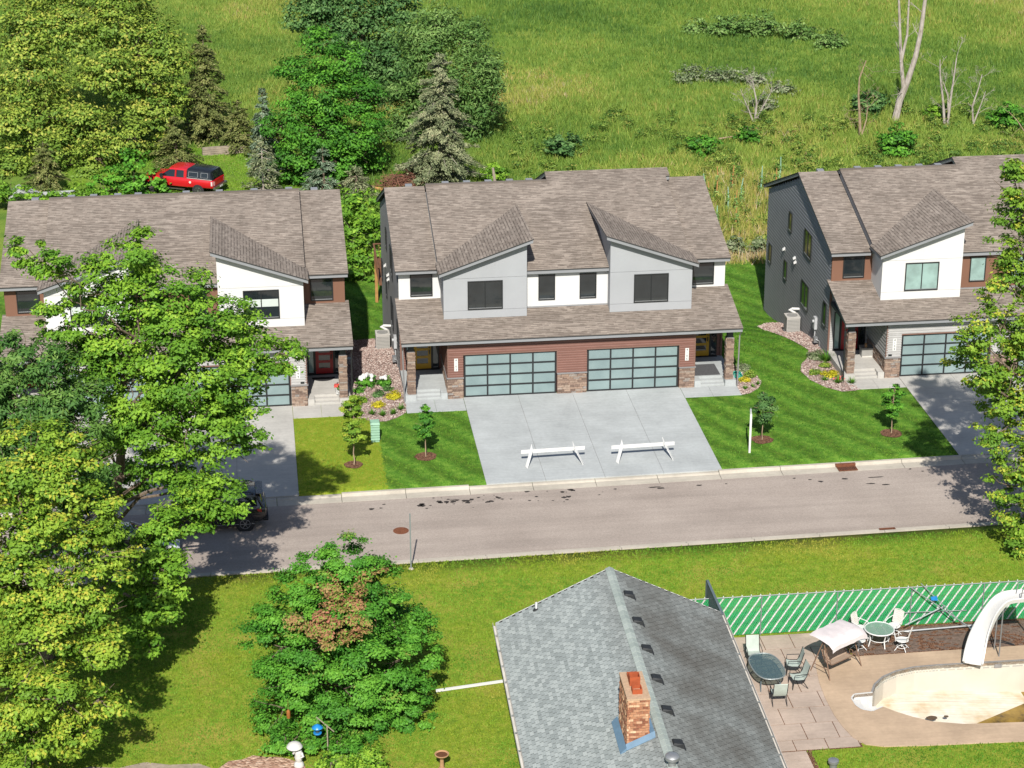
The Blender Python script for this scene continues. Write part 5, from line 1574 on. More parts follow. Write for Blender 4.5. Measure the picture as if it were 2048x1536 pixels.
def suv():
    V = empty('suv', (-18.82, -13.45, -.103), R(181.2), 'black SUV parked at the kerb, rear end showing past the maple', 'car')
    st = [(-2.56, .84, .50, 1.02), (-2.50, .93, .42, 1.10), (-2.2, .98, .36, 1.15), (-1.5, 1.0, .33, 1.15), (0, 1.0, .32, 1.11), (1.1, 1.0, .33, 1.09), (1.8, .98, .35, 1.02), (2.3, .91, .38, .92), (2.52, .80, .42, .78)]
    b = MB(); b.loft([body_ring(*s, .03) for s in st]); b.build('body', M['paint_black'], V, smooth=True)
    g = MB(); g.loft([green_ring(*s) for s in ((-2.46, .88, 1.08, .82, 1.16), (-2.25, .91, 1.10, .76, 1.58), (-2.0, .93, 1.11, .74, 1.70), (-.6, .93, 1.09, .75, 1.77), (.4, .93, 1.07, .74, 1.72), (1.35, .90, 1.04, .80, 1.10))]); g.build('window_glass', M['glass_car'], V, smooth=True)
    rf_ = MB(); rf_.loft([[(x, y, z) for y, z in ((w + .015, zt - .10), (w * .98, zt - .02), (w * .6, zt + .02), (-w * .6, zt + .02), (-w * .98, zt - .02), (-w - .015, zt - .10))] for x, w, zt in ((-2.28, .78, 1.60), (-2.02, .76, 1.71), (-.6, .77, 1.78), (.42, .75, 1.73))]); rf_.build('roof', M['paint_black'], V, smooth=True)
    for sg in (-1, 1):
        p = MB()
        for xa, xb in ((-2.40, -2.12), (-1.45, -1.30), (-.25, -.15)):
            p.bar((xa, sg * .915, 1.12), (xb, sg * .785, 1.64), .10, .03)
        p.bar((1.33, sg * .88, 1.08), (.42, sg * .77, 1.68), .08, .04); p.build('pillar', M['paint_black'], V)
        q = MB(); q.tube([(-2.0, sg * .66, 1.72), (-1.8, sg * .66, 1.80), (.1, sg * .66, 1.82), (.3, sg * .66, 1.75)], .022, 6); q.build('roof_rail', M['frame_black'], V)
        for x in (-1.55, 1.45): arch(V, x, sg * .985, .37, sg); wheel(V, x, sg * .80, .37, sg)
        q = MB(); q.hexa([(-2.53, sg * .60, .92), (-2.32, sg * .965, .90), (-2.15, sg * .985, .97), (-2.5, sg * .66, .96), (-2.51, sg * .60, 1.04), (-2.32, sg * .96, 1.06), (-2.12, sg * .975, 1.08), (-2.48, sg * .66, 1.08)]); q.build('tail_light', M['light_red'], V)
        q = MB(); q.box(-2.0, 1.0, *sorted((sg * .99, sg * 1.015)), .36, .40); q.build('side_trim', M['chrome'], V)
        q = MB(); q.box(.75, .95, *sorted((sg * .95, sg * 1.15)), 1.12, 1.27); q.build('mirror', M['paint_black'], V)
        q = MB(); q.tube([(-2.2, sg * .935, 1.17), (-1.2, sg * .945, 1.16), (.9, sg * .945, 1.13)], .014, 5); q.build('window_trim', M['chrome'], V)
    q = MB(); q.loft([[(x, y, z) for y, z in ((.84, .42), (.90, .52), (.84, .62), (-.84, .62), (-.90, .52), (-.84, .42))] for x in (-2.62, -2.40)]); q.build('rear_bumper', M['black_rubber'], V, smooth=True)
    q = MB(); q.box(-2.60, -2.55, -.28, .28, .82, .94); q.build('number_plate', M['white_worn'], V)
    q = MB(); q.loft([[(-2.42, -.68, 1.68), (-2.42, .68, 1.68), (-2.42, .66, 1.72), (-2.42, -.66, 1.72)], [(-2.10, -.70, 1.71), (-2.10, .70, 1.71), (-2.10, .68, 1.75), (-2.10, -.68, 1.75)]]); q.build('spoiler', M['paint_black'], V)
suv()

def sedan():
    V = empty('sedan', (-22.6, -16.25, -.103), R(1.2), 'pale silver car half hidden under the trees on the street', 'car')
    st = [(-2.35, .72, .48, .86), (-2.2, .84, .36, .95), (-1.5, .91, .28, .97), (0, .92, .26, .93), (1.0, .92, .27, .92), (1.7, .89, .30, .84), (2.2, .80, .34, .72), (2.38, .66, .40, .60)]
    b = MB(); b.loft([body_ring(*s, .03) for s in st]); b.build('body', M['paint_silver'], V, smooth=True)
    g = MB(); g.loft([green_ring(*s) for s in ((-1.75, .78, .93, .70, .98), (-1.05, .82, .94, .60, 1.36), (-.3, .84, .92, .62, 1.45), (.3, .84, .91, .60, 1.40), (1.15, .80, .90, .70, .95))]); g.build('window_glass', M['glass_car'], V, smooth=True)
    r_ = MB(); r_.loft([[(x, y, z) for y, z in ((w + .012, zt - .07), (w * .7, zt + .018), (-w * .7, zt + .018), (-w - .012, zt - .07))] for x, w, zt in ((-1.08, .62, 1.36), (-.3, .64, 1.45), (.32, .62, 1.40))]); r_.build('roof', M['paint_silver'], V, smooth=True)
    for sg in (-1, 1):
        p = MB(); p.bar((-1.72, sg * .77, .97), (-1.05, sg * .65, 1.33), .09, .03); p.bar((1.12, sg * .78, .94), (.32, sg * .64, 1.37), .06, .03); p.bar((-.35, sg * .85, .93), (-.33, sg * .66, 1.40), .07, .02); p.build('pillar', M['paint_silver'], V)
        for x in (-1.4, 1.4): arch(V, x, sg * .905, .32, sg); wheel(V, x, sg * .72, .32, sg)
        q = MB(); q.hexa([(2.05, sg * .5, .62), (2.2, sg * .78, .60), (1.9, sg * .86, .66), (2.0, sg * .55, .68), (2.05, sg * .5, .72), (2.15, sg * .78, .72), (1.85, sg * .85, .76), (1.95, sg * .55, .76)]); q.build('headlight', M['light_clear'], V)
        q = MB(); q.box(.75, .92, *sorted((sg * .88, sg * 1.05)), .92, 1.04); q.build('mirror', M['paint_silver'], V)
    q = MB(); q.box(2.24, 2.42, -.6, .6, .34, .52); q.build('bumper', M['paint_silver'], V)
sedan()

def pickup():
    V = empty('pickup_truck', (-21.35, 48.75, float(ground_z(-21.3, 48.7)) + .02), R(154), 'red pickup truck with a black bed topper on the grass behind', 'truck')
    st = [(-2.95, .93, .62, 1.22), (-2.88, .97, .56, 1.27), (-1.0, 1.0, .52, 1.28), (-.9, 1.0, .50, 1.28), (1.3, 1.0, .50, 1.26), (1.45, .99, .52, 1.24), (2.4, .98, .56, 1.18), (2.8, .94, .60, 1.10), (2.92, .86, .66, 1.0)]
    b = MB(); b.loft([body_ring(*s, .02) for s in st]); b.build('body', M['paint_red'], V, smooth=True)
    g = MB(); g.loft([green_ring(*s) for s in ((-.80, .92, 1.22, .78, 1.80), (-.55, .93, 1.22, .78, 1.88), (.5, .93, 1.22, .78, 1.88), (1.4, .90, 1.2, .82, 1.26))]); g.build('cab_glass', M['glass_car'], V, smooth=True)
    r_ = MB(); r_.loft([[(x, y, z) for y, z in ((w + .02, zt - .13), (w * .98, zt - .02), (w * .6, zt + .03), (-w * .6, zt + .03), (-w * .98, zt - .02), (-w - .02, zt - .13))] for x, w, zt in ((-.84, .80, 1.84), (-.55, .81, 1.90), (.35, .81, 1.90), (.55, .79, 1.87))]); r_.build('cab_roof', M['paint_red'], V, smooth=True)
    for sg in (-1, 1):
        p = MB(); p.bar((1.38, sg * .885, 1.24), (.52, sg * .80, 1.80), .09, .05)
        p.bar((.05, sg * .925, 1.24), (.02, sg * .82, 1.80), .13, .03); p.bar((-.72, sg * .925, 1.24), (-.74, sg * .82, 1.80), .24, .03); p.build('pillar', M['paint_red'], V)
        for x in (-1.75, 1.85): arch(V, x, sg * .988, .40, sg); wheel(V, x, sg * .79, .40, sg, 'chrome')
        q = MB(); q.hexa([(-2.99, sg * .72, .84), (-2.90, sg * .985, .84), (-2.80, sg * .99, .84), (-2.85, sg * .72, .84), (-2.99, sg * .72, 1.14), (-2.90, sg * .98, 1.14), (-2.80, sg * .985, 1.14), (-2.85, sg * .72, 1.14)]); q.build('tail_light', M['light_clear'], V)
        q = MB(); q.box(1.0, 1.18, *sorted((sg * .96, sg * 1.2)), 1.22, 1.45); q.build('mirror', M['frame_black'], V)
        q = MB(); q.box(-.7, 1.2, *sorted((sg * .93, sg * 1.1)), .40, .45); q.build('running_board', M['chrome'], V)
        q = MB(); q.tube([(-2.9, sg * .985, 1.275), (-.9, sg * .99, 1.285)], .016, 5); q.build('bed_trim', M['white_worn'], V)
    t = MB(); t.loft([[(x, y, z) for y, z in ((.95, 1.285), (.80, zt - .08), (.68, zt), (-.68, zt), (-.80, zt - .08), (-.95, 1.285))] for x, zt in ((-2.93, 1.30), (-2.72, 1.83), (-2.0, 1.90), (-.86, 1.90))]); tp = t.build('topper', M['topper_black'], V, smooth=True)
    for sg in (-1, 1):
        for xa, xb in ((-2.55, -1.98), (-1.75, -1.0)):
            q = MB(); f0 = lambda x, z, d: (x, sg * (.955 - (z - 1.285) * .27 + d), z)
            q.hexa([f0(xa, 1.38, .0), f0(xb, 1.38, .0), f0(xb, 1.38, .012), f0(xa, 1.38, .012), f0(xa, 1.72, .0), f0(xb, 1.72, .0), f0(xb, 1.72, .012), f0(xa, 1.72, .012)]); q.build('topper_window_frame', M['metal_grey'], tp)
            q = MB(); q.hexa([f0(xa + .03, 1.40, .005), f0(xb - .03, 1.40, .005), f0(xb - .03, 1.40, .018), f0(xa + .03, 1.40, .018), f0(xa + .03, 1.70, .005), f0(xb - .03, 1.70, .005), f0(xb - .03, 1.70, .018), f0(xa + .03, 1.70, .018)]); q.build('topper_pane', M['glass_car'], tp)
    q = MB(); q.hexa([(-2.955, -.75, 1.36), (-2.94, -.75, 1.36), (-2.94, .75, 1.36), (-2.955, .75, 1.36), (-2.79, -.66, 1.77), (-2.77, -.66, 1.77), (-2.77, .66, 1.77), (-2.79, .66, 1.77)]); q.build('rear_glass', M['glass_car'], tp)
    q = MB(); q.box(-3.14, -2.96, -.98, .98, .56, .76); q.build('rear_bumper', M['chrome'], V)
    q = MB(); q.box(-3.155, -3.141, -.2, .2, .60, .72); q.build('number_plate', M['white_paint'], V)
    q = MB(); q.box(-2.985, -2.96, -.78, .78, .80, 1.2); q.build('tailgate', M['paint_red'], V)
    q = MB(); q.lathe((-1.15, -.995, .98), [(.09, 0), (.09, -.02), (.07, -.025)], 14, axis='y'); q.lathe((-1.15, .995, .98), [(.09, 0), (.09, .02), (.07, .025)], 14, axis='y'); q.build('fuel_cap', M['white_worn'], V)
pickup()

# ------------------------------------------------------------------ street furniture on the lots
def barricade(x, y, rz, label):
    r = empty('barricade', (x, y, .027), rz, label, 'barricade', 'white sawhorse barricades on the driveway')
    q = MB(); q.box(-1.58, 1.58, -.02, .02, .50, .68); q.build('beam', M['white_paint'], r)
    tx = MB(); rr = random.Random(3)
    for k in range(26):
        a = -.75 + k * .055
        if rr.random() < .75: tx.box(a, a + rr.uniform(.015, .035), -.0215, -.0205, .57, .60)
    tx.build('lettering', M['metal_grey'], r)
    for sg in (-1, 1):
        # one broad plank per end, leaning out and forward, notched over the beam
        x0 = sg * 1.02
        t_, l_, w_ = Vector((x0, .16, .86)), Vector((sg * .42, -.66, -.86)), Vector((0, -.36, -.18))
        n_ = l_.cross(w_).normalized() * .022
        p = [t_ - w_ * .1, t_ + w_ * .9, t_ + w_ * 1.0 + l_ * .84, t_ + l_ * .99]
        p = [Vector((v.x, v.y, max(0.004, v.z))) for v in p]
        q = MB(); q.prism(p, n_); q.build('leg', M['white_paint'], r)
    return r
barricade(-2.22, -8.62, R(2.2), 'white sawhorse barricade on the driveway, left one')
barricade(2.25, -8.62, R(2.0), 'white sawhorse barricade on the driveway, right one')

SG = empty('yard_sign', (7.58, -8.78, 0), R(78), 'white real-estate sign post on the lawn beside a young tree', 'sign')
q = MB(); q.box(-.05, .05, -.05, .05, 0, 2.06); q.build('post', M['white_paint'], SG)
q = MB(); q.box(.051, .95, -.035, .035, 1.84, 1.93); q.build('arm', M['white_paint'], SG)
q = MB(); q.box(.12, .88, -.012, .012, .95, 1.78); q.build('board', M['white_worn'], SG)
for k in range(5):
    q = MB(); q.box(.2, .8, -.0165, -.0125, 1.05 + k * .14, 1.12 + k * .14); q.build('print_line', M['screen_blue'], SG)
q = MB(); q.box(.25, .75, -.01, .01, 1.95, 2.08); q.build('rider', M['white_paint'], SG)
UT = empty('utility_pedestal', (-10.70, -5.0, 0), 0, 'pale green stepped utility pedestal on the lawn between small trees', 'utility box')
q = MB(); q.box(-.20, .20, -.18, .18, 0, .95); q.build('housing', M['utility_green'], UT)
for k in range(6):
    q = MB(); q.hexa([(-.22, -.22, .12 + k * .14), (.22, -.22, .12 + k * .14), (.22, -.18, .12 + k * .14), (-.22, -.18, .12 + k * .14), (-.22, -.195, .22 + k * .14), (.22, -.195, .22 + k * .14), (.22, -.18, .22 + k * .14), (-.22, -.18, .22 + k * .14)]); q.build('rib', M['utility_green'], UT)
q = MB(); q.hexa([(-.24, -.24, .951), (.24, -.24, .951), (.24, .22, .951), (-.24, .22, .951), (-.22, -.16, 1.04), (.22, -.16, 1.04), (.22, .2, 1.08), (-.22, .2, 1.08)]); q.build('cap', M['utility_green'], UT)
r = empty('street_post', (-10.04, -19.37, 0), 0, 'thin galvanised metal post standing by the street kerb', 'post')
q = MB(); q.box(-.03, .03, -.008, .008, 0, 2.7); q.box(-.03, -.018, .0081, .04, 0, 2.7); q.box(.018, .03, .0081, .04, 0, 2.7); q.build('channel', M['galvanised'], r)
q = MB(); q.lathe((0, 0, 0), [(.12, 0), (.10, .04), (.04, .05)], 10); q.build('footing', M['kerb_concrete'], r)
hz = MB()
for k in range(7):
    hz.tube([(9.15 + (.30 - .02 * k) * math.cos(t_) + .05 * math.sin(k * 3), 1.25 + (.36 - .03 * k) * math.sin(t_), .05 + k * .03) for t_ in np.linspace(0, 6.28, 22)], .018, 6)
tag(hz.build('garden_hose', M['hose_teal']), 'coiled teal garden hose in the gravel bed by the stone post', 'hose')
r = empty('plastic_pipe', (4.2, -37.6, 0), 0, 'short white round vent pipe in the grass below the patio', 'pipe')
q = MB(); q.lathe((0, 0, 0), [(.14, 0), (.14, .25), (.20, .26), (.20, .36), (.12, .40)], 18); q.build('cap', M['metal_grey'], r, smooth=True)

# garden ornaments at the bottom of the picture
BB = empty('bird_bath', (-10.2, -35.9, 0), 0, 'tan clay bird bath on the lawn left of the bungalow', 'bird bath')
q = MB(); q.lathe((0, 0, 0), [(.17, 0), (.15, .05), (.085, .12), (.075, .45), (.11, .56)], 18); q.build('pedestal', M['bath_clay'], BB, smooth=True)
q = MB(); q.lathe((0, 0, .56), [(.10, 0), (.22, .05), (.27, .11), (.27, .135), (.235, .135), (.20, .085), (.02, .07)], 24); q.build('bowl', M['bath_clay'], BB, smooth=True)
q = MB(); q.lathe((0, 0, .56), [(.205, .088), (.21, .098), (.01, .10)], 20); q.build('soil', M['bath_soil'], BB)
GS = empty('garden_statue', (-15.45, -35.0, 0), R(-15), 'white stone garden figure standing under an umbrella', 'statue')
q = MB(); q.lathe((0, 0, 0), [(.18, 0), (.20, .06), (.17, .16), (.11, .22), (.14, .32), (.16, .42), (.13, .52), (.15, .60), (.12, .68), (.06, .73), (.06, .76)], 14); q.tube([(.12, -.02, .6), (.2, -.1, .5), (.12, -.16, .46)], [.05, .045, .04], 8); q.tube([(-.12, -.02, .6), (-.16, -.12, .62), (-.1, -.14, .72)], [.05, .045, .04], 8); q.build('body', M['statue_stone'], GS, smooth=True)
q = MB(); q.lathe((.03, -.01, .75), [(.02, 0), (.085, .03), (.105, .1), (.085, .17), (.02, .2)], 14); q.build('head', M['statue_stone'], GS, smooth=True)
q = MB(); q.lathe((-.14, 0, .86), [(.29, -.05), (.30, -.02), (.24, .08), (.13, .15), (.02, .17)], 18); q.tube([(-.14, 0, .9), (-.12, -.08, .6)], .016, 6); q.build('umbrella', M['statue_stone'], GS, smooth=True)
BF = empty('bird_feeder', (-14.35, -34.6, 0), 0, 'bright blue hanging bird feeder on a weathered pole', 'bird feeder')
q = MB(); q.tube([(0, 0, 0), (0, 0, 1.45)], .025, 8); q.build('pole', M['wood_weathered'], BF)
q = MB(); q.tube([(.25, 0, 1.15), (-.38, 0, 1.82)], .022, 6); q.build('arm', M['wood_weathered'], BF)
q = MB(); q.tube([(-.36, 0, 1.8), (-.36, 0, 1.52)], .008, 5); q.build('chain', M['metal_grey'], BF)
q = MB(); q.lathe((-.36, 0, 1.12), [(.15, 0), (.16, .03), (.15, .05), (.04, .05)], 16); q.build('tray', M['feeder_blue'], BF)
q = MB(); q.lathe((-.36, 0, 1.17), [(.075, 0), (.075, .2)], 12); q.build('seed_tube', M['glass_table'], BF)
q = MB(); q.lathe((-.36, 0, 1.37), [(.21, 0), (.20, .03), (.10, .10), (.02, .14)], 18); q.build('roof', M['feeder_blue'], BF, smooth=True)
OF = empty('hanging_feeder', (-15.75, -33.75, 1.35), 0, 'rusty orange feeder hanging from the round maple', 'bird feeder')
q = MB(); q.lathe((0, 0, 0), [(.06, 0), (.075, .03), (.07, .30), (.03, .36)], 12); q.build('tube', M['feeder_orange'], OF, smooth=True)
q = MB(); q.tube([(0, 0, .35), (0, 0, .8)], .008, 5); q.build('hook', M['rust_iron'], OF)
# things behind the houses
SHD = empty('garden_shed', (-30.2, 46.6, float(ground_z(-30.2, 46.6)) - .5), R(4), 'low pale-roofed shed among vines behind the left house', 'shed')
q = MB(); q.box(-1.1, 1.1, -1.0, 1.2, 0, 1.0); q.build('wall', M['wood_weathered'], SHD)
q = MB(); q.hexa([(-1.3, -1.2, 1.0), (1.3, -1.2, 1.0), (1.3, 1.4, 1.2), (-1.3, 1.4, 1.2), (-1.3, -1.2, 1.08), (1.3, -1.2, 1.08), (1.3, 1.4, 1.28), (-1.3, 1.4, 1.28)]); q.build('roof', M['shed_roof'], SHD)
SH2 = empty('tarp_gable', (-32.4, 47.2, float(ground_z(-32, 47))), R(8), 'small grey gabled roof poking out of the vines at the far left', 'shed')
q = MB(); q.prism([(-1.1, -.8, 0), (1.1, -.8, 0), (1.1, -.8, .6), (-.3, -.8, 1.35), (-1.1, -.8, .9)], (0, 1.6, 0)); q.build('wall', M['metal_grey'], SH2)
q = MB(); q.hexa([(-.4, -.9, 1.32), (1.3, -.9, .5), (1.3, .9, .5), (-.4, .9, 1.32), (-.4, -.9, 1.4), (1.3, -.9, .58), (1.3, .9, .58), (-.4, .9, 1.4)]); q.hexa([(-1.25, -.9, .83), (-.41, -.9, 1.32), (-.41, .9, 1.32), (-1.25, .9, .83), (-1.25, -.9, .91), (-.41, -.9, 1.4), (-.41, .9, 1.4), (-1.25, .9, .91)]); q.build('roof', M['shed_roof'], SH2)
WP = empty('woodpile', (-18.3, 58.5, float(ground_z(-18, 58))), R(10), 'stack of grey timber in the shade behind the red truck', 'woodpile')
for k in range(10):
    q = MB(); q.box(-1.8 + .1 * (k % 3), 1.8 - .12 * (k % 2), -.5 + (k % 3) * .33, -.2 + (k % 3) * .33, (k // 3) * .16, (k // 3) * .16 + .14); q.build('log', M['wood_weathered'], WP)
# ------------------------------------------------------------------ vegetation
# crown masses: (x, y, z, radius)
T=dict(
 maple_street=[(-20.9,-22.0,16.0,1.3),(-22.4,-22.0,14.9,1.3),(-23.8,-23.0,15.8,1),(-19.9,-22.0,14.0,2),(-21.9,-21.5,12.8,2.1),(-18.1,-22.0,13.0,1.8),(-16.6,-22.0,11.9,1.6),(-15.4,-22.0,11.5,1),(-19.2,-23.0,11.7,2.2),(-21.3,-22.0,10.6,2.2),(-17.3,-22.5,10.4,1.8),(-18.9,-23.0,9.6,2),(-20.7,-23.0,9.0,1.7),(-17.9,-23.0,8.6,1.5),(-17.0,-23.0,8.0,0.9),(-20.0,-23.0,7.4,1.5),(-18.9,-23.5,6.7,1.4),(-17.9,-24.0,6.0,1.1),(-19.5,-24.5,5.6,1.2),(-18.3,-24.0,5.2,0.9),(-25.0,-22.0,16.3,0.8),(-23.9,-22.0,13.3,1.2),(-23.0,-22.0,11.3,1.5),(-20.5,-26.0,5.7,1.1),(-20.9,-26.5,4.9,1.2),(-21.9,-27.0,4.3,1.1),(-20.3,-27.0,4.4,1.1),(-21.0,-27.5,3.3,1.1),(-21.7,-28.0,2.6,0.9),(-20.5,-28.0,3.0,0.9),(-20.1,-27.0,3.6,0.8),(-21.0,-28.5,1.9,0.6),(-22.8,-20.0,7.8,1.5),(-22.3,-20.0,5.5,1.3)],
 maple_yellow=[(-24.6,-31.0,11.8,1.2),(-23.0,-31.0,11.6,1),(-25.1,-32.0,10.9,1.5),(-23.6,-32.0,10.7,1.5),(-22.2,-32.0,9.5,1),(-24.7,-33.0,9.3,1.7),(-22.9,-33.0,8.7,1.4),(-21.8,-33.0,8.3,0.8),(-25.1,-34.0,7.9,1.7),(-23.2,-34.0,7.3,1.5),(-22.1,-34.0,6.6,0.8),(-24.4,-35.0,6.1,1.7),(-22.7,-35.0,5.6,1.1),(-25.3,-36.0,4.7,1.6),(-23.6,-36.0,4.2,1.4),(-22.4,-35.5,3.6,0.8),(-24.9,-36.5,3.0,1.4),(-23.4,-36.0,2.4,0.9),(-25.5,-37.0,1.9,1.2),(-26.7,-33.0,10.6,1.8),(-26.8,-34.0,8.2,1.8),(-26.9,-35.0,5.3,1.8),(-26.7,-36.0,2.6,1.6)],
 ash=[(-25.4,-25.0,13.4,1),(-24.2,-25.0,12.6,1.1),(-25.7,-25.0,11.6,1.5),(-24.2,-25.0,11.1,1.5),(-25.4,-26.0,10.1,1.5),(-23.7,-25.0,9.8,1.3),(-25.3,-26.0,8.5,1.4),(-23.6,-26.0,8.4,1.3),(-24.5,-26.0,7.2,1.2),(-23.0,-25.0,6.7,1),(-22.7,-25.0,8.2,1),(-24.3,-26.0,6.0,1.1),(-22.4,-25.0,5.5,0.9),(-27.0,-25.0,12.1,1.6),(-27.4,-25.0,9.6,1.6),(-23.1,-24.5,11.0,1)],
 round_maple=[(-13.3,-30.3,6.0,1.1),(-14.6,-30.3,5.3,1.1),(-12.1,-30.3,4.9,1.1),(-15.4,-30.8,4.2,1.2),(-13.4,-31.3,4.6,1.4),(-11.5,-30.8,3.6,1.2),(-16.2,-31.0,3.0,1.2),(-10.9,-31.0,2.2,1.1),(-14.4,-32.0,3.4,1.5),(-12.6,-32.0,2.8,1.5),(-15.4,-32.3,2.2,1.3),(-13.6,-32.8,1.9,1.5),(-11.6,-32.0,1.3,1.3),(-16.1,-32.3,1.0,0.9),(-14.6,-32.8,0.8,1),(-12.9,-32.8,0.7,1),(-11.1,-32.2,0.3,0.8),(-13.3,-28.5,3.9,1.2),(-12.0,-28.8,2.2,1.4),(-14.7,-29.0,2.5,1.4)],
 round_brown=[(-13.9,-31.4,5.7,0.55),(-12.4,-31.3,5.9,0.55),(-14.2,-32.4,5.2,0.6),(-13.2,-32.4,5.6,0.6),(-13.3,-33.0,4.9,0.65),(-14.4,-32.8,4.8,0.5),(-15.2,-32.4,4.7,0.45),(-13.1,-33.4,4.3,0.5),(-14.3,-33.3,4.4,0.45)],
 right_maple=[(15.7,-20.0,17.2,1.1),(16.2,-20.0,15.6,1.2),(16.2,-20.0,13.9,1.2),(15.9,-20.0,12.4,1.3),(15.6,-20.0,10.6,1.4),(14.1,-20.5,9.8,0.9),(16.4,-20.0,8.8,1.5),(14.9,-20.5,8.5,1),(17.0,-20.0,6.9,1.5),(15.8,-20.5,5.6,0.9),(16.7,-21.0,4.5,1.2),(16.3,-21.0,3.2,0.9),(17.1,-21.0,1.7,1.1),(16.9,-21.5,0.7,0.7),(17.9,-19.5,14.8,1.8),(18.4,-19.5,12.3,2),(18.4,-19.5,9.5,2),(18.7,-20.0,6.8,2),(18.8,-20.0,3.7,1.8),(18.9,-20.5,1.2,1.5),(16.4,-18.0,6.4,1.2),(15.1,-17.5,7.9,0.8)],
 back_maple_a=[(-33.3,62.0,6.5,3),(-29.9,62.0,6.8,3),(-32.7,60.0,3.5,3),(-34.3,58.0,0.5,2.5),(-30.9,58.0,0.6,2.8),(-37.1,60.0,3.6,3),(-31.3,64.0,9.8,3)],
 back_maple_b=[(-25.8,62.0,7.0,3),(-23.2,62.0,5.6,2.3),(-26.7,60.0,3.6,3),(-23.9,60.0,2.6,2.6),(-22.3,61.0,4.1,1.8),(-23.5,59.0,0.5,2.1),(-26.1,64.0,9.7,3),(-21.9,60.0,1.5,1.2)],
 back_maple_c=[(-28.3,57.0,0.2,2.4),(-31.2,55.0,-1.5,2),(-27.6,55.0,-1.8,2),(-25.3,56.0,-0.8,2),(-34.2,55.0,-1.9,1.8),(-29.1,54.0,-3.2,1.4),(-22.8,57.0,-1.4,1.1)],
 lilac=[(-24.7,49.5,-0.7,1.4),(-26.0,48.5,-1.6,1.3),(-23.5,48.5,-1.7,1.1),(-24.7,48.0,-2.0,1.1),(-22.6,48.0,-2.0,0.7),(-27.2,48.0,-1.9,1)],
 green_maple=[(-10.9,52.0,7.0,1.5),(-9.1,52.0,5.8,1.7),(-12.4,52.0,5.1,1.7),(-10.7,50.0,4.1,2.2),(-8.2,51.0,3.4,1.9),(-12.9,51.0,2.8,1.6),(-14.1,51.0,1.3,1.3),(-11.2,49.0,1.4,2.2),(-8.7,49.5,1.2,2),(-7.5,51.0,1.5,1.3),(-12.7,49.0,-0.1,1.7),(-10.2,48.5,-0.8,1.8),(-8.0,50.0,-0.9,1.5),(-13.5,49.5,-1.7,1.2),(-11.4,49.0,-2.0,1.3)],
 dark_tree=[(-10.1,74.0,6.0,2.6),(-6.8,74.0,5.5,3),(-3.5,74.0,5.0,2.2),(-8.5,73.0,3.3,2.6),(-5.7,73.0,2.8,2.6),(-11.0,73.0,4.6,2),(-7.0,72.0,1.0,2.2),(-4.1,72.0,1.3,2),(-5.5,71.0,-1.0,1.8),(-3.4,71.0,0.2,1.6)],
 willow=[(-1.6,62.0,6.3,2.2),(0.7,62.0,5.1,2.2),(-2.5,61.0,3.8,2.2),(0.5,60.0,2.8,2.4),(2.2,61.0,3.3,1.6),(-2.2,60.0,1.3,2.2),(1.7,60.0,0.4,1.9),(-3.8,60.0,-0.7,1.9),(0.5,60.0,-1.2,1.8),(2.3,60.0,1.9,1.4),(-2.8,62.0,5.2,2),(-4.5,61.0,1.1,1.6),(-5.0,60.0,-1.8,1.5)],
 shrubs_gap=[(-9.2,34.0,0.4,1.5),(-9.6,31.0,-0.5,1.5),(-9.6,28.5,-1.6,1.4),(-8.5,32.0,-0.2,1.2),(-10.3,29.5,-1.0,1.2),(-8.7,29.0,-1.3,1.2),(-9.9,33.0,-0.1,1.4),(-10.6,27.5,-2.2,0.9),(-9.4,27.0,-2.3,0.9)],
 vines=[(-33.4,47.0,-1.5,0.9),(-32.0,46.0,-1.9,0.8),(-30.3,46.0,-2.0,0.8),(-28.6,47.0,-2.0,0.7),(-27.1,46.5,-2.0,0.7),(-34.4,46.0,-1.7,0.9),(-25.8,47.0,-2.2,0.6)],
)
def unit(v): return v / (np.linalg.norm(v, axis=-1, keepdims=True) + 1e-9)
def leaf_quads(C, Nn, size, rg, asp=0.62, axis=None):
    n = len(C)
    r = rg.normal(size=(n, 3)) if axis is None else axis + rg.normal(size=(n, 3)) * .25
    a = unit(r - (r * Nn).sum(1, keepdims=True) * Nn)
    b = np.cross(Nn, a)
    s = (size * rg.uniform(.7, 1.3, n))[:, None]
    f = Nn * s * rg.uniform(-.18, .22, n)[:, None]
    return np.stack([C - a * s * .5, C + b * s * asp * .5 + f, C + a * s * .55, C - b * s * asp * .5 + f], 1).reshape(-1, 3)

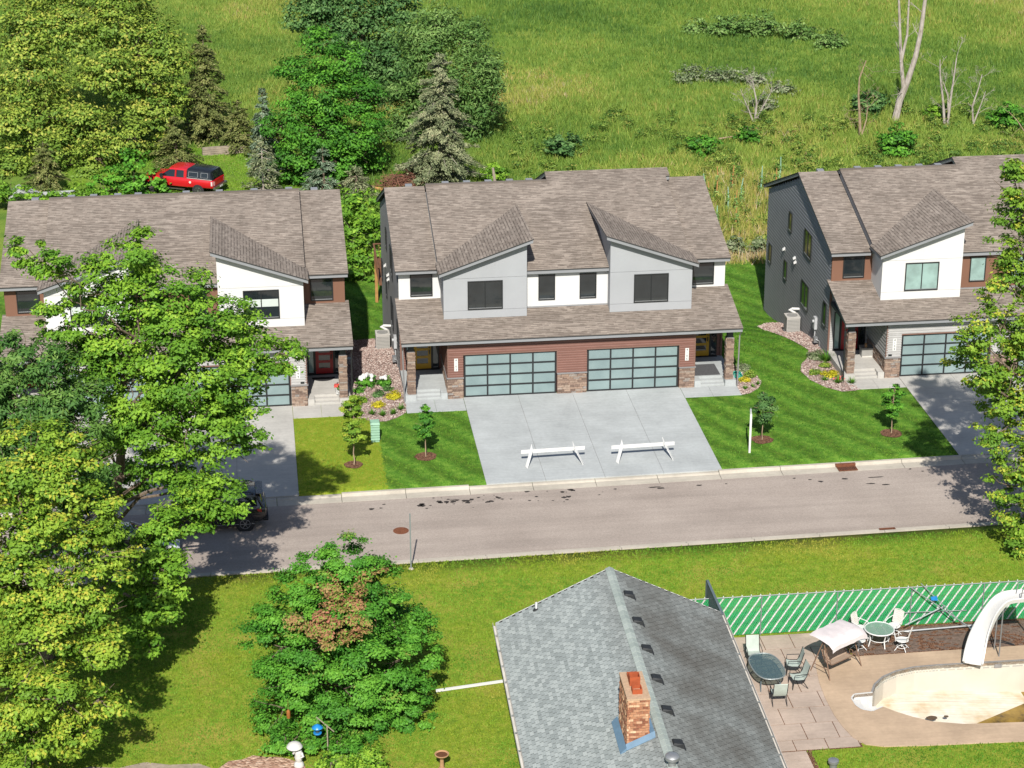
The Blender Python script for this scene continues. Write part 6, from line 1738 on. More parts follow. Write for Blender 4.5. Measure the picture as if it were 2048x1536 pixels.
def foliage(blobs, leaf, rg, cov=1.1, droop=0.0, tip=0.10, sub=0.36, asp=0.62, lo=.1, hi=.85, shell=.25, sq=0.85, outl=0.0):
    Cs, Ns, Ts = [], [], []
    for x, y, z, r in blobs:
        m = max(6, int(9 * r * r + 5))
        d = unit(rg.normal(size=(m, 3)))
        rad = r * (shell + (1 - shell) * rg.uniform(0, 1, m) ** .6)
        if outl: rad *= np.where(rg.uniform(0, 1, m) < .22, 1 + outl * rg.uniform(0, 1, m), 1)
        cc = np.array([x, y, z]) + d * rad[:, None] * np.array([1, 1, sq])
        rs = (sub * r ** .5) * rg.uniform(.6, 1.25, m)
        tot = cov * 4 * math.pi * r * r / (leaf * leaf * asp)
        n = np.maximum(3, (tot * rs ** 2 / (rs ** 2).sum()).astype(int))
        ct = rg.uniform(lo, hi, m)
        idx = np.repeat(np.arange(m), n)
        dl = unit(rg.normal(size=(len(idx), 3)))
        rr = rs[idx] * rg.uniform(0, 1, len(idx)) ** .45 * np.where(rg.uniform(0, 1, len(idx)) < .14, 1.7, 1)
        off = dl * rr[:, None] * np.array([1.12, 1.12, .48])
        if droop: off[:, 2] -= droop * np.abs(rg.normal(size=len(idx))) * rs[idx]
        p = cc[idx] + off
        nn = unit(d[idx] * .55 + dl * .45 + np.array([0, 0, .75]) + rg.normal(size=(len(idx), 3)) * .42)
        # spray tops tinted lighter: young leaves, with clump lighting put into the tint
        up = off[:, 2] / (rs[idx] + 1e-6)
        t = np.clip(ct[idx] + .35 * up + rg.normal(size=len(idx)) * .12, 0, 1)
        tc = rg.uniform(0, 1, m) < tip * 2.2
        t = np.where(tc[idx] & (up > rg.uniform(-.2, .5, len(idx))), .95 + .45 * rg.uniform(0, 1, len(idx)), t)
        Cs.append(p); Ns.append(nn); Ts.append(t)
    return np.concatenate(Cs), np.concatenate(Ns), np.concatenate(Ts)

def limb(mb, a, b, r0, r1, rg, n=5, sag=.12, sides=6):
    a, b = Vector(a), Vector(b)
    L_ = (b - a).length
    pts, rad = [], []
    wob = [Vector((rg.normal(), rg.normal(), rg.normal())) * L_ * .035 for _ in range(n + 1)]
    for k in range(n + 1):
        t = k / n
        p = a.lerp(b, t) + Vector((0, 0, -math.sin(math.pi * t) * sag * L_)) + (wob[k] if 0 < k < n else Vector())
        pts.append(p); rad.append(r0 + (r1 - r0) * t)
    mb.tube(pts, rad, sides, cap=False)
    return pts

def tree(name, label, base, blobs, mat, seed, leaf=.24, cov=1.1, trunk_r=.28, top=None, droop=0., tip=.1, group=None, barkm='bark', cat='tree', fork=.35, extra=None, twigs=0, **kw):
    rg = np.random.default_rng(seed)
    base = (base[0], base[1], float(ground_z(base[0], base[1])) if len(base) < 3 else base[2])
    Tt = empty(name, base, 0, label, cat, group)
    bl = np.array(blobs)
    c = bl[:, :3].mean(0); zt = bl[:, 2].max()
    mb = MB()
    topp = top or (c[0], c[1], c[2] + .35 * (zt - c[2]))
    tr = []
    b0 = Vector(base) - Vector((0, 0, .15)); t0 = Vector(topp)
    n = 9
    for k in range(n + 1):
        t = k / n
        w = Vector((rg.normal(), rg.normal(), 0)) * (.03 if trunk_r > .1 else .006) * (t0 - b0).length * (0 < k < n)
        tr.append(b0.lerp(t0, t) + w)
    rr = [trunk_r * (1.35 if k == 0 else 1 - .78 * k / n) for k in range(n + 1)]
    mb.tube(tr, rr, 9)
    for x, y, z, r in blobs:
        q = Vector((x, y, z))
        # leave the trunk below the mass
        zs = max(base[2] + fork * (zt - base[2]) * .6, min(z - .35 * math.hypot(x - base[0], y - base[1]), t0.z - .3))
        k = min(n - 1, max(1, int(n * (zs - b0.z) / max(.1, t0.z - b0.z))))
        r0 = rr[k] * .45
        pts = limb(mb, tr[k], q, r0, .02, rg, 5, .06 if droop == 0 else -.05)
        for _ in range(3 + twigs):
            d = Vector(unit(rg.normal(size=3))) * r * .95
            limb(mb, pts[-2].lerp(pts[-1], rg.uniform()), q + d, r0 * .3 + .008, .006, rg, 3, .05, 4)
    for o in mb.v: pass
    mb.v = [(v[0] - base[0], v[1] - base[1], v[2] - base[2]) for v in mb.v]
    mb.build('trunk', M[barkm], Tt)
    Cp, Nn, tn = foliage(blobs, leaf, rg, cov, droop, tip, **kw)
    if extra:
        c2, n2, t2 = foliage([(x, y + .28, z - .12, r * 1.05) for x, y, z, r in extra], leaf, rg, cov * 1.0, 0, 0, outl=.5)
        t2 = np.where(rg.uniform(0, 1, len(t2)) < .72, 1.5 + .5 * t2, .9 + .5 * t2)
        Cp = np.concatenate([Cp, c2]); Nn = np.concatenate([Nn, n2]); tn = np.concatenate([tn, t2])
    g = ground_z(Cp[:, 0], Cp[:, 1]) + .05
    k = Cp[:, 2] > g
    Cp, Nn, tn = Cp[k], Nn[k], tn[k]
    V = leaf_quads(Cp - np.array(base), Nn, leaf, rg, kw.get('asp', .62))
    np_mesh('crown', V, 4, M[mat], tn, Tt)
    return Tt

tree('maple_tree', 'tall bright green street maple overhanging the left driveway', (-23.6, -21.6), T['maple_street'], 'leaf_maple', 1, .165, 1.75, .32, top=(-20.8, -22, 14.0), tip=.10, twigs=1, outl=.35)
tree('maple_tree', 'yellow-green maple filling the bottom left corner', (-25.6, -33.6), T['maple_yellow'], 'leaf_yellow', 2, .15, 1.6, .25, top=(-25.0, -32.5, 10.5), tip=.24, twigs=2, outl=.45)
tree('ash_tree', 'dark green ash with drooping narrow leaves at the left edge', (-25.4, -25.4), T['ash'], 'leaf_ash', 3, .23, 1.7, .26, droop=.5, tip=.02, asp=.34, twigs=3)
tree('maple_tree', 'round maple on the front lawn with a dead brown patch', (-13.5, -31.2), [(x, y, z, r * 1.14) for x, y, z, r in T['round_maple']], 'leaf_round', 4, .12, 1.9, .16, tip=.02, extra=T['round_brown'], sub=.30, shell=.5)
tree('maple_tree', 'yellow-green maple cut off by the right edge over the street', (18.6, -19.6), T['right_maple'], 'leaf_yellow', 5, .165, 1.5, .3, top=(17.8, -19.6, 14), tip=.16, twigs=1, outl=.4, lo=.0, hi=.7)
tree('maple_tree', 'big olive green tree in the far left corner', (-32.5, 61), T['back_maple_a'], 'leaf_back', 6, .26, 1.7, .35, tip=.22, lo=.1, hi=.9, sub=.5)
tree('maple_tree', 'olive green tree beside the dark spruce at the meadow edge', (-25.5, 62), T['back_maple_b'], 'leaf_back', 7, .26, 1.7, .35, tip=.2, sub=.5)
tree('maple_tree', 'lower olive green tree in front of the far left trees', (-28.6, 56), T['back_maple_c'], 'leaf_back', 8, .25, 1.7, .25, tip=.16, sub=.46)
tree('maple_tree', 'dense deep green maple right of the red truck', (-10.6, 50.8), T['green_maple'], 'leaf_deep', 9, .22, 1.9, .3, tip=.02, sub=.5, shell=.5)
tree('oak_tree', 'dark blue-green tree at the top edge behind the deep green maple', (-7.0, 73.5), T['dark_tree'], 'leaf_dark', 10, .28, 1.6, .35, tip=.02, sub=.55)
tree('willow_tree', 'pale green willow behind the tall grey spruce', (-.6, 61.5), T['willow'], 'leaf_willow', 11, .32, 1.6, .3, droop=.7, tip=.02, asp=.32, sub=.5)
tree('lilac_shrub', 'leafy green shrub covering the front of the red truck', (-24.8, 49.2), T['lilac'], 'leaf_deep', 12, .28, 1.2, .08, tip=.06, cat='shrub', lo=.3, hi=1.)
SGP = T['shrubs_gap']
tree('wild_shrub', 'tall leafy shrub between two houses, the farthest of three', (-9.4, 33.2), [SGP[0], SGP[3], SGP[6]], 'leaf_maple', 13, .28, 1.2, .06, cat='shrub', group='shrubs behind the gap between houses', tip=.05)
tree('wild_shrub', 'tall leafy shrub between two houses, the middle of three', (-9.7, 30.2), [SGP[1], SGP[4]], 'leaf_maple', 14, .28, 1.2, .06, cat='shrub', group='shrubs behind the gap between houses', tip=.05)
tree('wild_shrub', 'leafy shrub behind the shaded lawn strip, the nearest of three', (-9.5, 28.0), [SGP[2], SGP[5], SGP[7], SGP[8]], 'leaf_maple', 15, .26, 1.2, .06, cat='shrub', group='shrubs behind the gap between houses', tip=.12)
for i, (x, y, z, r) in enumerate(T['vines']):
    tree('vine_mound', 'green vine mound draped over the sheds behind the left roof', (x, y), [(x, y, z, r), (x + .8, y + .3, z - .4, r * .7), (x - .7, y - .2, z - .3, r * .8)], 'leaf_maple', 30 + i, .22, 1.2, .04, cat='shrub', group='vine mounds behind the left house', tip=.05)

def spruce(name, label, base, h, r, mat, seed, dens=1.0, bare=0.0, cat='tree', group=None, tr=.13, barkm='bark', power=.85):
    rg = np.random.default_rng(seed)
    z0 = float(ground_z(*base))
    S = empty(name, (base[0], base[1], z0), 0, label, cat, group)
    mb = MB(); mb.tube([(0, 0, -.1), (.03, .02, h * .5), (0, 0, h * .97)], [tr, tr * .65, .02], 8)
    Cs, Ns, Ax, Ts = [], [], [], []
    nw = int(h / .30)
    for w in range(nw):
        t = .04 + .95 * w / nw
        nb = int(rg.integers(6, 10) * (1 if t < .8 else .7))
        for b in range(nb):
            if rg.uniform() < bare * (1 - t): continue
            an = rg.uniform(0, 6.283)
            L_ = r * (1 - t) ** power * rg.uniform(.55, 1.2) + .12
            dz = -.34 * L_ * rg.uniform(.2, 1.4) + (.25 * L_ if t > .75 else 0)
            u_ = np.array([math.cos(an), math.sin(an), 0])
            st = np.array([0, 0, h * t])
            if L_ > .8 and rg.uniform() < .5:
                e = st + u_ * L_ * .9 + np.array([0, 0, dz * .8]); mb.tube([st, st + u_ * L_ * .45 + np.array([0, 0, dz * .15]), e], [.03, .02, .006], 4, cap=False)
            n = max(4, int(dens * (L_ * 42 + 8)))
            s = rg.uniform(.12, 1.0, n) ** .75
            p = st + u_ * (L_ * s)[:, None] + np.stack([0 * s, 0 * s, dz * s * s], -1)
            side = np.array([-u_[1], u_[0], 0])
            wdt = (1.05 - s) * L_ * .42 + .06
            p = p + side * (rg.uniform(-1, 1, n) * wdt)[:, None] + rg.normal(size=(n, 3)) * .05
            p[:, 2] -= rg.uniform(0, .12, n)
            Cs.append(p); Ax.append(np.tile(u_ + np.array([0, 0, -.25]), (n, 1)) + side * rg.uniform(-.7, .7, n)[:, None])
            Ns.append(unit(np.array([0, 0, 1.0]) + u_ * .35 + rg.normal(size=(n, 3)) * .35))
            ct = rg.uniform(.15, .85)
            Ts.append(np.clip(ct + rg.normal(size=n) * .15, 0, 1) + np.where(rg.uniform(0, 1, n) < .10, .8, 0))
    mb.build('trunk', M[barkm], S)
    V = leaf_quads(np.concatenate(Cs), np.concatenate(Ns), .22, rg, .40, np.concatenate(Ax))
    np_mesh('crown', V, 4, M[mat], np.concatenate(Ts), S)
    return S
spruce('spruce_tree', 'large grey-green spruce right of the deep green maple', (-2.6, 48.0), 9.8, 3.6, 'needle_grey', 50, 1.5, .1, tr=.16, barkm='bark_pale', power=.7)
spruce('spruce_tree', 'tall olive spruce rising over the red truck', (-19.6, 62.0), 9.6, 2.6, 'needle_olive', 51, 1.2, .1)
spruce('spruce_tree', 'slim blue spruce left of the deep green maple', (-15.3, 52.5), 7.0, 1.5, 'needle_blue', 52, 1.3, .15)
spruce('spruce_tree', 'thin half-bare spruce with a pale trunk right of the truck', (-15.55, 46.6), 4.6, 2.2, 'needle_grey', 53, .62, .5, barkm='bark_pale', tr=.09)
spruce('spruce_tree', 'short blue-grey spruce below the deep green maple', (-11.2, 46.5), 3.7, 1.9, 'needle_blue', 54, .95, .2)
spruce('spruce_tree', 'low spreading blue-grey spruce by the brush pile', (-8.9, 45.4), 2.6, 2.2, 'needle_grey', 55, 1.0, .1)
spruce('spruce_tree', 'squat olive spruce behind the left house roof', (-31.2, 50.0), 4.0, 2.0, 'needle_olive', 56, 1.35, 0)
spruce('spruce_tree', 'shaded spruce beside the hood of the red truck', (-21.9, 55.2), 4.0, 2.2, 'needle_olive', 57, 1.1, .1)
spruce('spruce_tree', 'olive spruce at the back edge of the truck lawn', (-17.2, 58.8), 4.2, 2.1, 'needle_olive', 58, 1.1, .1)
spruce('spruce_tree', 'small olive spruce beside the blue spruce at the truck lawn', (-14.2, 55.0), 3.6, 1.8, 'needle_olive', 59, 1.1, .1)

# shrubs of the meadow and the yards
def shrub(label, x, y, r, mat, seed, leaf=.22, name='shrub', cat='shrub', group=None, sq=.8, n=4, tip=.05, h=None, cov=1.2):
    rg = np.random.default_rng(seed)
    z = float(ground_z(x, y)); h = h or r * .75
    bl = [(x, y, z + h, r * .75)] + [(x + r * .5 * math.cos(k * 6.28 / n + seed), y + r * .5 * math.sin(k * 6.28 / n + seed), z + h * rg.uniform(.5, .9), r * rg.uniform(.42, .62)) for k in range(n)]
    return tree(name, label, (x, y), bl, mat, seed, leaf, cov, .03 + r * .02, tip=tip, cat=cat, group=group, fork=.1, sq=sq, sub=.34)
shrub('rounded dark green bush at the foot of the leaning dead tree', 33.0, 51.8, 1.75, 'leaf_deep', 60, .26)
shrub('small dark green bush in the meadow above the twin roof', 18.1, 52.7, 1.3, 'leaf_deep', 61, .24)
shrub('small green bush beside a fallen branch in the meadow', 22.2, 56.0, 1.1, 'leaf_deep', 62, .24)
shrub('grey-green twiggy bush behind the centre house', 7.2, 54.2, 1.6, 'leaf_dark', 63, .26)
for i, (x, y, r) in enumerate(((28.5, 93, 2.2), (31.5, 92, 2.4), (34.5, 90, 2.0), (26, 95, 1.6), (37, 87, 1.8))):
    shrub('pale grey-green willow scrub clump high in the meadow', x, y, r, 'leaf_willow', 64 + i, .26, 'willow_scrub', group='willow scrub in the meadow', h=r * .4, cov=.7)
for i, (x, y, r) in enumerate(((21.5, 75.5, 1.6), (24.0, 75.0, 1.8), (26.6, 73.5, 1.6), (28.5, 70.5, 1.3), (25.8, 66, 1.4))):
    shrub('dry tan-grey scrub clump in the middle of the meadow', x, y, r, 'leaf_pale', 70 + i, .24, 'dry_scrub', group='dry scrub in the meadow', h=r * .4, tip=.2, cov=.6)
for i, (x, y, r) in enumerate(((15.3, 29.3, .8), (16.8, 29.0, .7), (18.2, 29.2, .75))):
    shrub('pale flowering weed clump at the lawn edge between two houses', x, y, r, 'leaf_pale', 76 + i, .2, 'weed_clump', group='pale weeds at the lawn edge', h=.8)
shrub('dark bush beyond the dead trees at the right', 44.0, 58, 1.7, 'leaf_deep', 80, .28)
shrub('green bush at the base of the bare sapling cluster', 38.8, 60.5, 1.2, 'leaf_maple', 81, .28)
shrub('dark undergrowth bush left of the leaning dead tree', 33.6, 62.5, 1.6, 'leaf_dark', 82, .3)
shrub('green bush behind the corner of the grey spruce', 1.4, 47.5, 1.2, 'leaf_maple', 83, .24)
for i, (x, y, r, lb) in enumerate(((-15.9, -33.9, .85, 'ivy mound under the round maple, left of the statue'), (-14.8, -34.0, .8, 'ivy mound under the round maple behind the blue feeder'), (-13.7, -34.5, .8, 'leafy mound right of the blue feeder pole'), (-14.3, -35.9, .85, 'light green shrub in front of the feeder pole at the bottom edge'), (-12.9, -35.7, .8, 'light green shrub at the bottom edge near the clay bird bath'))):
    shrub(lb, x, y, r, 'leaf_round' if i < 3 else 'leaf_maple', 85 + i, .12, cov=1.4, tip=.05 if i < 3 else .3)
shrub('low weed clump on the lawn above the bungalow gable', -3.6, -25.4, .7, 'leaf_maple', 92, .13, h=.2)

# young lawn trees
def young(label, x, y, h, w, mat, seed, tip, lean=0., lumps=None):
    rg = np.random.default_rng(seed)
    bl = []
    zz = np.linspace(h * .42, h * .93, 7)
    for k, z in enumerate(zz):
        s = math.sin(math.pi * (.18 + .72 * (k / 6))) if lumps is None else lumps[k]
        bl.append((x + lean * z / h + rg.normal() * .06 * w, y + rg.normal() * .06 * w, z, max(.2, w * .72 * s)))
    return tree('young_tree', label, (x, y), bl, mat, seed, .105, 2.4, .035, top=(x + lean * .8, y, h * .9), tip=tip, barkm='bark_tan', group='young lawn trees', sub=.22, shell=.3, fork=.5)
young('yellow-green young tree on the dry lawn strip', -11.94, -7.83, 3.75, .92, 'leaf_yellow', 95, .12, .1, [.9, 1.1, .7, .75, .95, .9, .55])
young('slim dark green young tree left of the centre driveway', -8.35, -7.30, 2.85, .72, 'leaf_deep', 96, .0)
young('slim dark young tree beside the white sign post', 8.55, -7.33, 2.65, .80, 'leaf_dark', 97, .04)
young('bright green young tree on the lawn of the right house', 15.20, -7.35, 2.75, .82, 'leaf_deep', 98, .05)

# planting in the gravel beds
def spiky(label, x, y, s, mat, seed, n=40, name='grass_plant', bloom=None, group='spiky plants in the gravel beds'):
    rg = np.random.default_rng(seed)
    z = float(ground_z(x, y)) + .01
    P_ = empty(name, (x, y, z), 0, label, 'plant', group)
    an = rg.uniform(0, 6.28, n); el = rg.uniform(.35, 1.35, n); L_ = s * rg.uniform(.6, 1.1, n)
    d = np.stack([np.cos(an) * np.cos(el), np.sin(an) * np.cos(el), np.sin(el)], -1)
    sd = np.stack([-np.sin(an), np.cos(an), 0 * an], -1) * (.02 + .02 * s)
    V = np.stack([-sd * 0 + d * .02 - sd, d * .02 + sd, d * L_[:, None]], 1).reshape(-1, 3)
    np_mesh('blades', V, 3, M[mat], rg.uniform(.1, .9, n), P_)
    if bloom:
        C_ = d * L_[:, None] * .9 + np.array([0, 0, .05]); C_ = C_[:14]
        np_mesh('blooms', leaf_quads(C_, unit(rg.normal(size=C_.shape) + [0, 0, 1]), .09, rg, .9), 4, M[bloom], rg.uniform(0, 1, len(C_)), P_)['kind'] = 'stuff'
    return P_
def tuft(label, x, y, r, mat, seed, group=None, h=None, leaf=.09, name='bed_plant'):
    return shrub(label, x, y, r, mat, seed, leaf, name, 'plant', group, h=h or r * .45, n=5, tip=.03, cov=1.5)
for i, (x, y) in enumerate(((-10.63, -1.65), (-10.12, -1.85), (-9.55, -1.72), (-9.12, -1.16), (-11.5, -1.5))):
    spiky('spiky green plant along the front edge of the gravel bed', x, y, .42, 'lawn_blades', 110 + i, 60)
tuft('dark green low plant in the gravel, by the shade line', -11.15, 1.55, .30, 'leaf_deep', 115)
tuft('dark green low plant in the middle of the left gravel bed', -10.15, .9, .32, 'leaf_dark', 116)
tuft('dark green low plant near the house wall in the left gravel bed', -9.6, 1.6, .28, 'leaf_dark', 117)
tuft('yellow-green low plant beside the left porch post', -11.05, .2, .34, 'leaf_yellow', 118, leaf=.08)
tuft('round golden plant in the left gravel bed, lower one', -10.3, -.5, .33, 'leaf_gold', 119, leaf=.07)
tuft('wide golden plant in the left gravel bed near the stone post', -9.42, .5, .38, 'leaf_gold', 120, leaf=.07)
def hydrangea(x, y, s, nb, label, seed):
    o = tuft(label, x, y, s, 'leaf_deep', seed, h=s * .6, leaf=.12, name='hydrangea')
    rg = np.random.default_rng(seed)
    z = float(ground_z(x, y))
    q = MB(); q.lathe((0, 0, 0), [(.03, -.09), (.085, -.05), (.10, .0), (.08, .06), (.03, .09)], 8)
    hm = q.mesh('bloom', M['white_paint'], True)
    for k in range(nb):
        a = rg.uniform(0, 6.28); rr = s * .85 * math.sqrt(rg.uniform())
        link('bloom', hm, o, (rr * math.cos(a), rr * math.sin(a), s * 1.25 - rr * .5 + rg.uniform(-.05, .05)))
hydrangea(-10.65, 2.45, .52, 24, 'white flowering hydrangea in the gravel bed, the larger one', 121)
hydrangea(-9.75, 2.35, .42, 7, 'hydrangea with fewer white blooms near the house wall', 122)
tuft('pale variegated shrub in the gravel bed by the right house', 14.05, 3.3, .48, 'leaf_pale', 123)
spiky('tall green grass plant at the corner of the dark sidewall', 14.45, 2.75, .75, 'lawn_blades', 124, 90)
tuft('dark reddish low shrub in the right gravel bed', 14.2, 2.0, .32, 'leaf_back', 125)
tuft('olive low plant at the lawn edge of the right gravel bed', 13.4, 1.1, .34, 'leaf_back', 126)
tuft('bright yellow shrub in the right gravel bed', 14.15, .65, .42, 'leaf_gold', 127, leaf=.1)
spiky('small green plant below the bright yellow shrub', 13.65, .0, .38, 'lawn_blades', 128, 50)
spiky('green plant with red blooms in the right gravel bed', 14.3, -.4, .5, 'lawn_blades', 129, 70, bloom='leaf_red')
spiky('green plant at the walk corner of the right gravel bed', 15.0, -.55, .45, 'lawn_blades', 130, 60)
tuft('pale yellow-leaved shrub behind the teal hose', 9.65, 2.1, .42, 'leaf_pale', 131)
tuft('brownish low shrub in the corner gravel bed', 9.85, 1.1, .32, 'leaf_back', 132)
tuft('golden low mound in the corner gravel bed', 9.4, .5, .30, 'leaf_gold', 133, leaf=.07)
for i, (x, y) in enumerate(((9.2, -.65), (9.65, -.45), (10.0, -.1))):
    spiky('small spiky plant at the rounded tip of the corner gravel bed', x, y, .3, 'lawn_blades', 134 + i, 36, group='spiky plants at the corner bed')
rg = np.random.default_rng(140)
for pt, mt_, n in ((PR, 'leaf_red', 160), (PW, 'leaf_deep', 60), (PG, 'leaf_deep', 60)):
    C_ = unit(rg.normal(size=(n, 3))) * np.array([.22, .22, .14]) * rg.uniform(.5, 1, (n, 1)) + np.array([0, 0, .46])
    np_mesh('flowers', leaf_quads(C_, unit(C_ - [0, 0, .3]), .10, rg, .8), 4, M[mt_], rg.uniform(0, 1, n), pt)

# bare trees, brush, stalks
def bare(name, label, base, limbs, seed, mat='bark_pale', depth=3, group=None, twig=1.0, cat='dead tree'):
    rg = np.random.default_rng(seed)
    z0 = float(ground_z(base[0], base[1]))
    B_ = empty(name, (base[0], base[1], z0), 0, label, cat, group)
    mb = MB()
    def grow(p, d, L_, r, k):
        e = p + d * L_
        mid = p.lerp(e, .5) + Vector(rg.normal(size=3)) * L_ * .06
        mb.tube([p, mid, e], [r, r * .8, r * .55], 6 if r > .03 else 4, cap=False)
        if k <= 0: return
        for _ in range(int(rg.integers(2, 4) * twig + .5)):
            t = rg.uniform(.35, 1)
            q = p.lerp(e, t)
            nd = (d + Vector(rg.normal(size=3)) * .55 + Vector((0, 0, .15))).normalized()
            grow(q, nd, L_ * rg.uniform(.4, .65), max(.007, r * .45), k - 1)
    for pts, r0, r1, k in limbs:
        pts = [Vector(p) for p in pts]
        n = len(pts)
        mb.tube(pts, [r0 + (r1 - r0) * i / (n - 1) for i in range(n)], 9)
        for i in range(1, n):
            for _ in range(k):
                d = (pts[i] - pts[i - 1]).normalized()
                nd = (d + Vector(rg.normal(size=3)) * .8).normalized()
                grow(pts[i - 1].lerp(pts[i], rg.uniform(.3, 1)), nd, rg.uniform(.7, 1.6), max(.016, r1 * .3), depth)
    mb.build('trunk', M[mat], B_)
    return B_
bare('dead_tree', 'tall pale dead tree leaning right behind the right house', (35.3, 60.3), [([(0, 0, -.2), (.28, 0, 1.6), (.75, -.2, 3.2), (1.25, -.3, 5.2), (1.55, -.3, 7.2), (1.75, -.2, 9.6), (2.0, -.1, 12.5)], .30, .12, 1), ([(.55, -.1, 2.5), (.3, 0, 4.2), (.1, .1, 6.0), (-.1, .1, 8.0), (-.4, .1, 11)], .17, .08, 2), ([(.2, 0, 4.8), (.55, 0, 7), (.5, 0, 10.5)], .13, .06, 2)], 150, 'bark_pale', 2)
bare('bare_tree', 'thin bare tree left of the leaning dead trunk', (31.5, 56.8), [([(0, 0, -.2), (-.15, 0, 1.5), (-.35, 0, 3.2), (-.35, 0, 4.6), (.1, 0, 6)], .13, .04, 2), ([(.1, 0, 0), (.4, 0, 1.2), (.5, .1, 2.4)], .07, .02, 2)], 151, 'bark_tan', 3)
bare('bare_tree', 'cluster of thin bare stems right of the leaning dead trunk', (39.3, 59.1), [([(0, 0, -.2), (.1, 0, 2), (.25, 0, 4), (.35, 0, 5.6)], .12, .04, 2), ([(-.2, 0, -.2), (-.5, 0, 2), (-.9, 0, 4.2), (-1.0, 0, 5.4)], .12, .04, 2), ([(.15, 0, -.2), (-.1, .1, 2.4), (-.6, .1, 3.6)], .09, .03, 2)], 152, 'bark_pale', 3)
bare('bare_tree', 'low bare grey sapling further right in the meadow edge', (41.6, 59.5), [([(0, 0, -.2), (-.2, 0, 1.5), (.2, 0, 3), (.4, 0, 4.1)], .09, .03, 2), ([(0, 0, 0), (.5, 0, 1.6), (.8, 0, 2.7)], .07, .02, 2)], 153, 'bark_pale', 3)
bare('bare_tree', 'spreading leafless grey bush-tree in the middle of the meadow', (24.3, 62.5), [([(0, 0, -.2), (.1, 0, 1.6), (-.2, 0, 2.9), (-.4, 0, 3.8)], .10, .03, 3), ([(-.1, 0, 0), (-.7, 0, 1.4), (-1.3, 0, 2.8)], .08, .02, 3), ([(0, 0, 0), (.7, 0, 1.4), (1.3, 0, 2.6)], .08, .02, 3)], 154, 'bark_pale', 3)
bare('bare_tree', 'thin tan bare stems at the far right edge', (45.0, 55.5), [([(0, 0, -.2), (-.1, 0, 1.8), (.1, 0, 3.6)], .09, .03, 2), ([(-.2, 0, 0), (-1.2, 0, 1.4), (-2.0, 0, 2.2)], .06, .02, 1)], 155, 'bark_tan', 3)
bare('fallen_branch', 'fallen grey branch lying in the meadow', (21.0, 56.4), [([(-1.0, 0, .25), (0, .1, .35), (1.1, .1, .45)], .08, .04, 1)], 156, 'bark_tan', 2, cat='branch')
bp = empty('brush_pile', (-5.3, 47.0, float(ground_z(-5.3, 47))), 0, 'reddish brown brush pile beside the grey spruce', 'brush pile')
q = MB(); rgb = np.random.default_rng(160)
for k in range(240):
    c_ = Vector((rgb.normal() * .85, rgb.normal() * .6, abs(rgb.normal()) * .38 + .1)); d = Vector(unit(rgb.normal(size=3) * [1, 1, .35])) * rgb.uniform(.4, .9)
    q.tube([c_ - d, c_ + Vector(rgb.normal(size=3)) * .08, c_ + d], [.022, .022, .01], 4, cap=False)
q.build('twigs', M['dead_brush'], bp)
lg = MB(); lg.tube([(-7.9, 46.9, float(ground_z(-7.9, 47)) + .3), (-6.9, 46.3, float(ground_z(-7, 46)) + .25), (-5.9, 45.9, float(ground_z(-6, 46)) + .22)], [.13, .12, .11], 8)
tag(lg.build('log', M['wood_tan']), 'long bare tan log in front of the brush pile', 'log')
pw = MB(); z_ = float(ground_z(1.3, 46.3)); pw.tube([(1.3, 46.3, z_ - .1), (1.2, 46.3, z_ + .8), (1.1, 46.3, z_ + 1.5)], [.13, .12, .09], 8)
tag(pw.build('tree_stub', M['wood_weathered']), 'weathered grey tree stub behind the centre ridge', 'stump')
rgm = np.random.default_rng(170)
for i in range(16):
    x = rgm.uniform(15.0, 23.5); y = rgm.uniform(33, 44)
    z = float(ground_z(x, y)); h = rgm.uniform(1.5, 2.4)
    S_ = empty('mullein_stalk', (x, y, z), 0, 'tall upright mullein stalk in the weedy meadow between houses', 'weed', 'mullein stalks in the meadow')
    q = MB(); q.tube([(0, 0, 0), (rgm.normal() * .04, 0, h * .6), (rgm.normal() * .06, 0, h)], [.05, .055, .03], 6); q.build('stem', M['wood_tan'] if i % 2 else M['utility_green'], S_)
    n = 46
    t_ = rgm.uniform(.05, .75, n); an = rgm.uniform(0, 6.28, n)
    C_ = np.stack([np.cos(an) * .24 * (1 - t_), np.sin(an) * .24 * (1 - t_), t_ * h], -1)
    np_mesh('leaves', leaf_quads(C_, unit(np.stack([np.cos(an), np.sin(an), 0 * an + 1.0], -1)), .26, rgm, .4), 4, M['leaf_willow'], rgm.uniform(0, 1, n), S_)
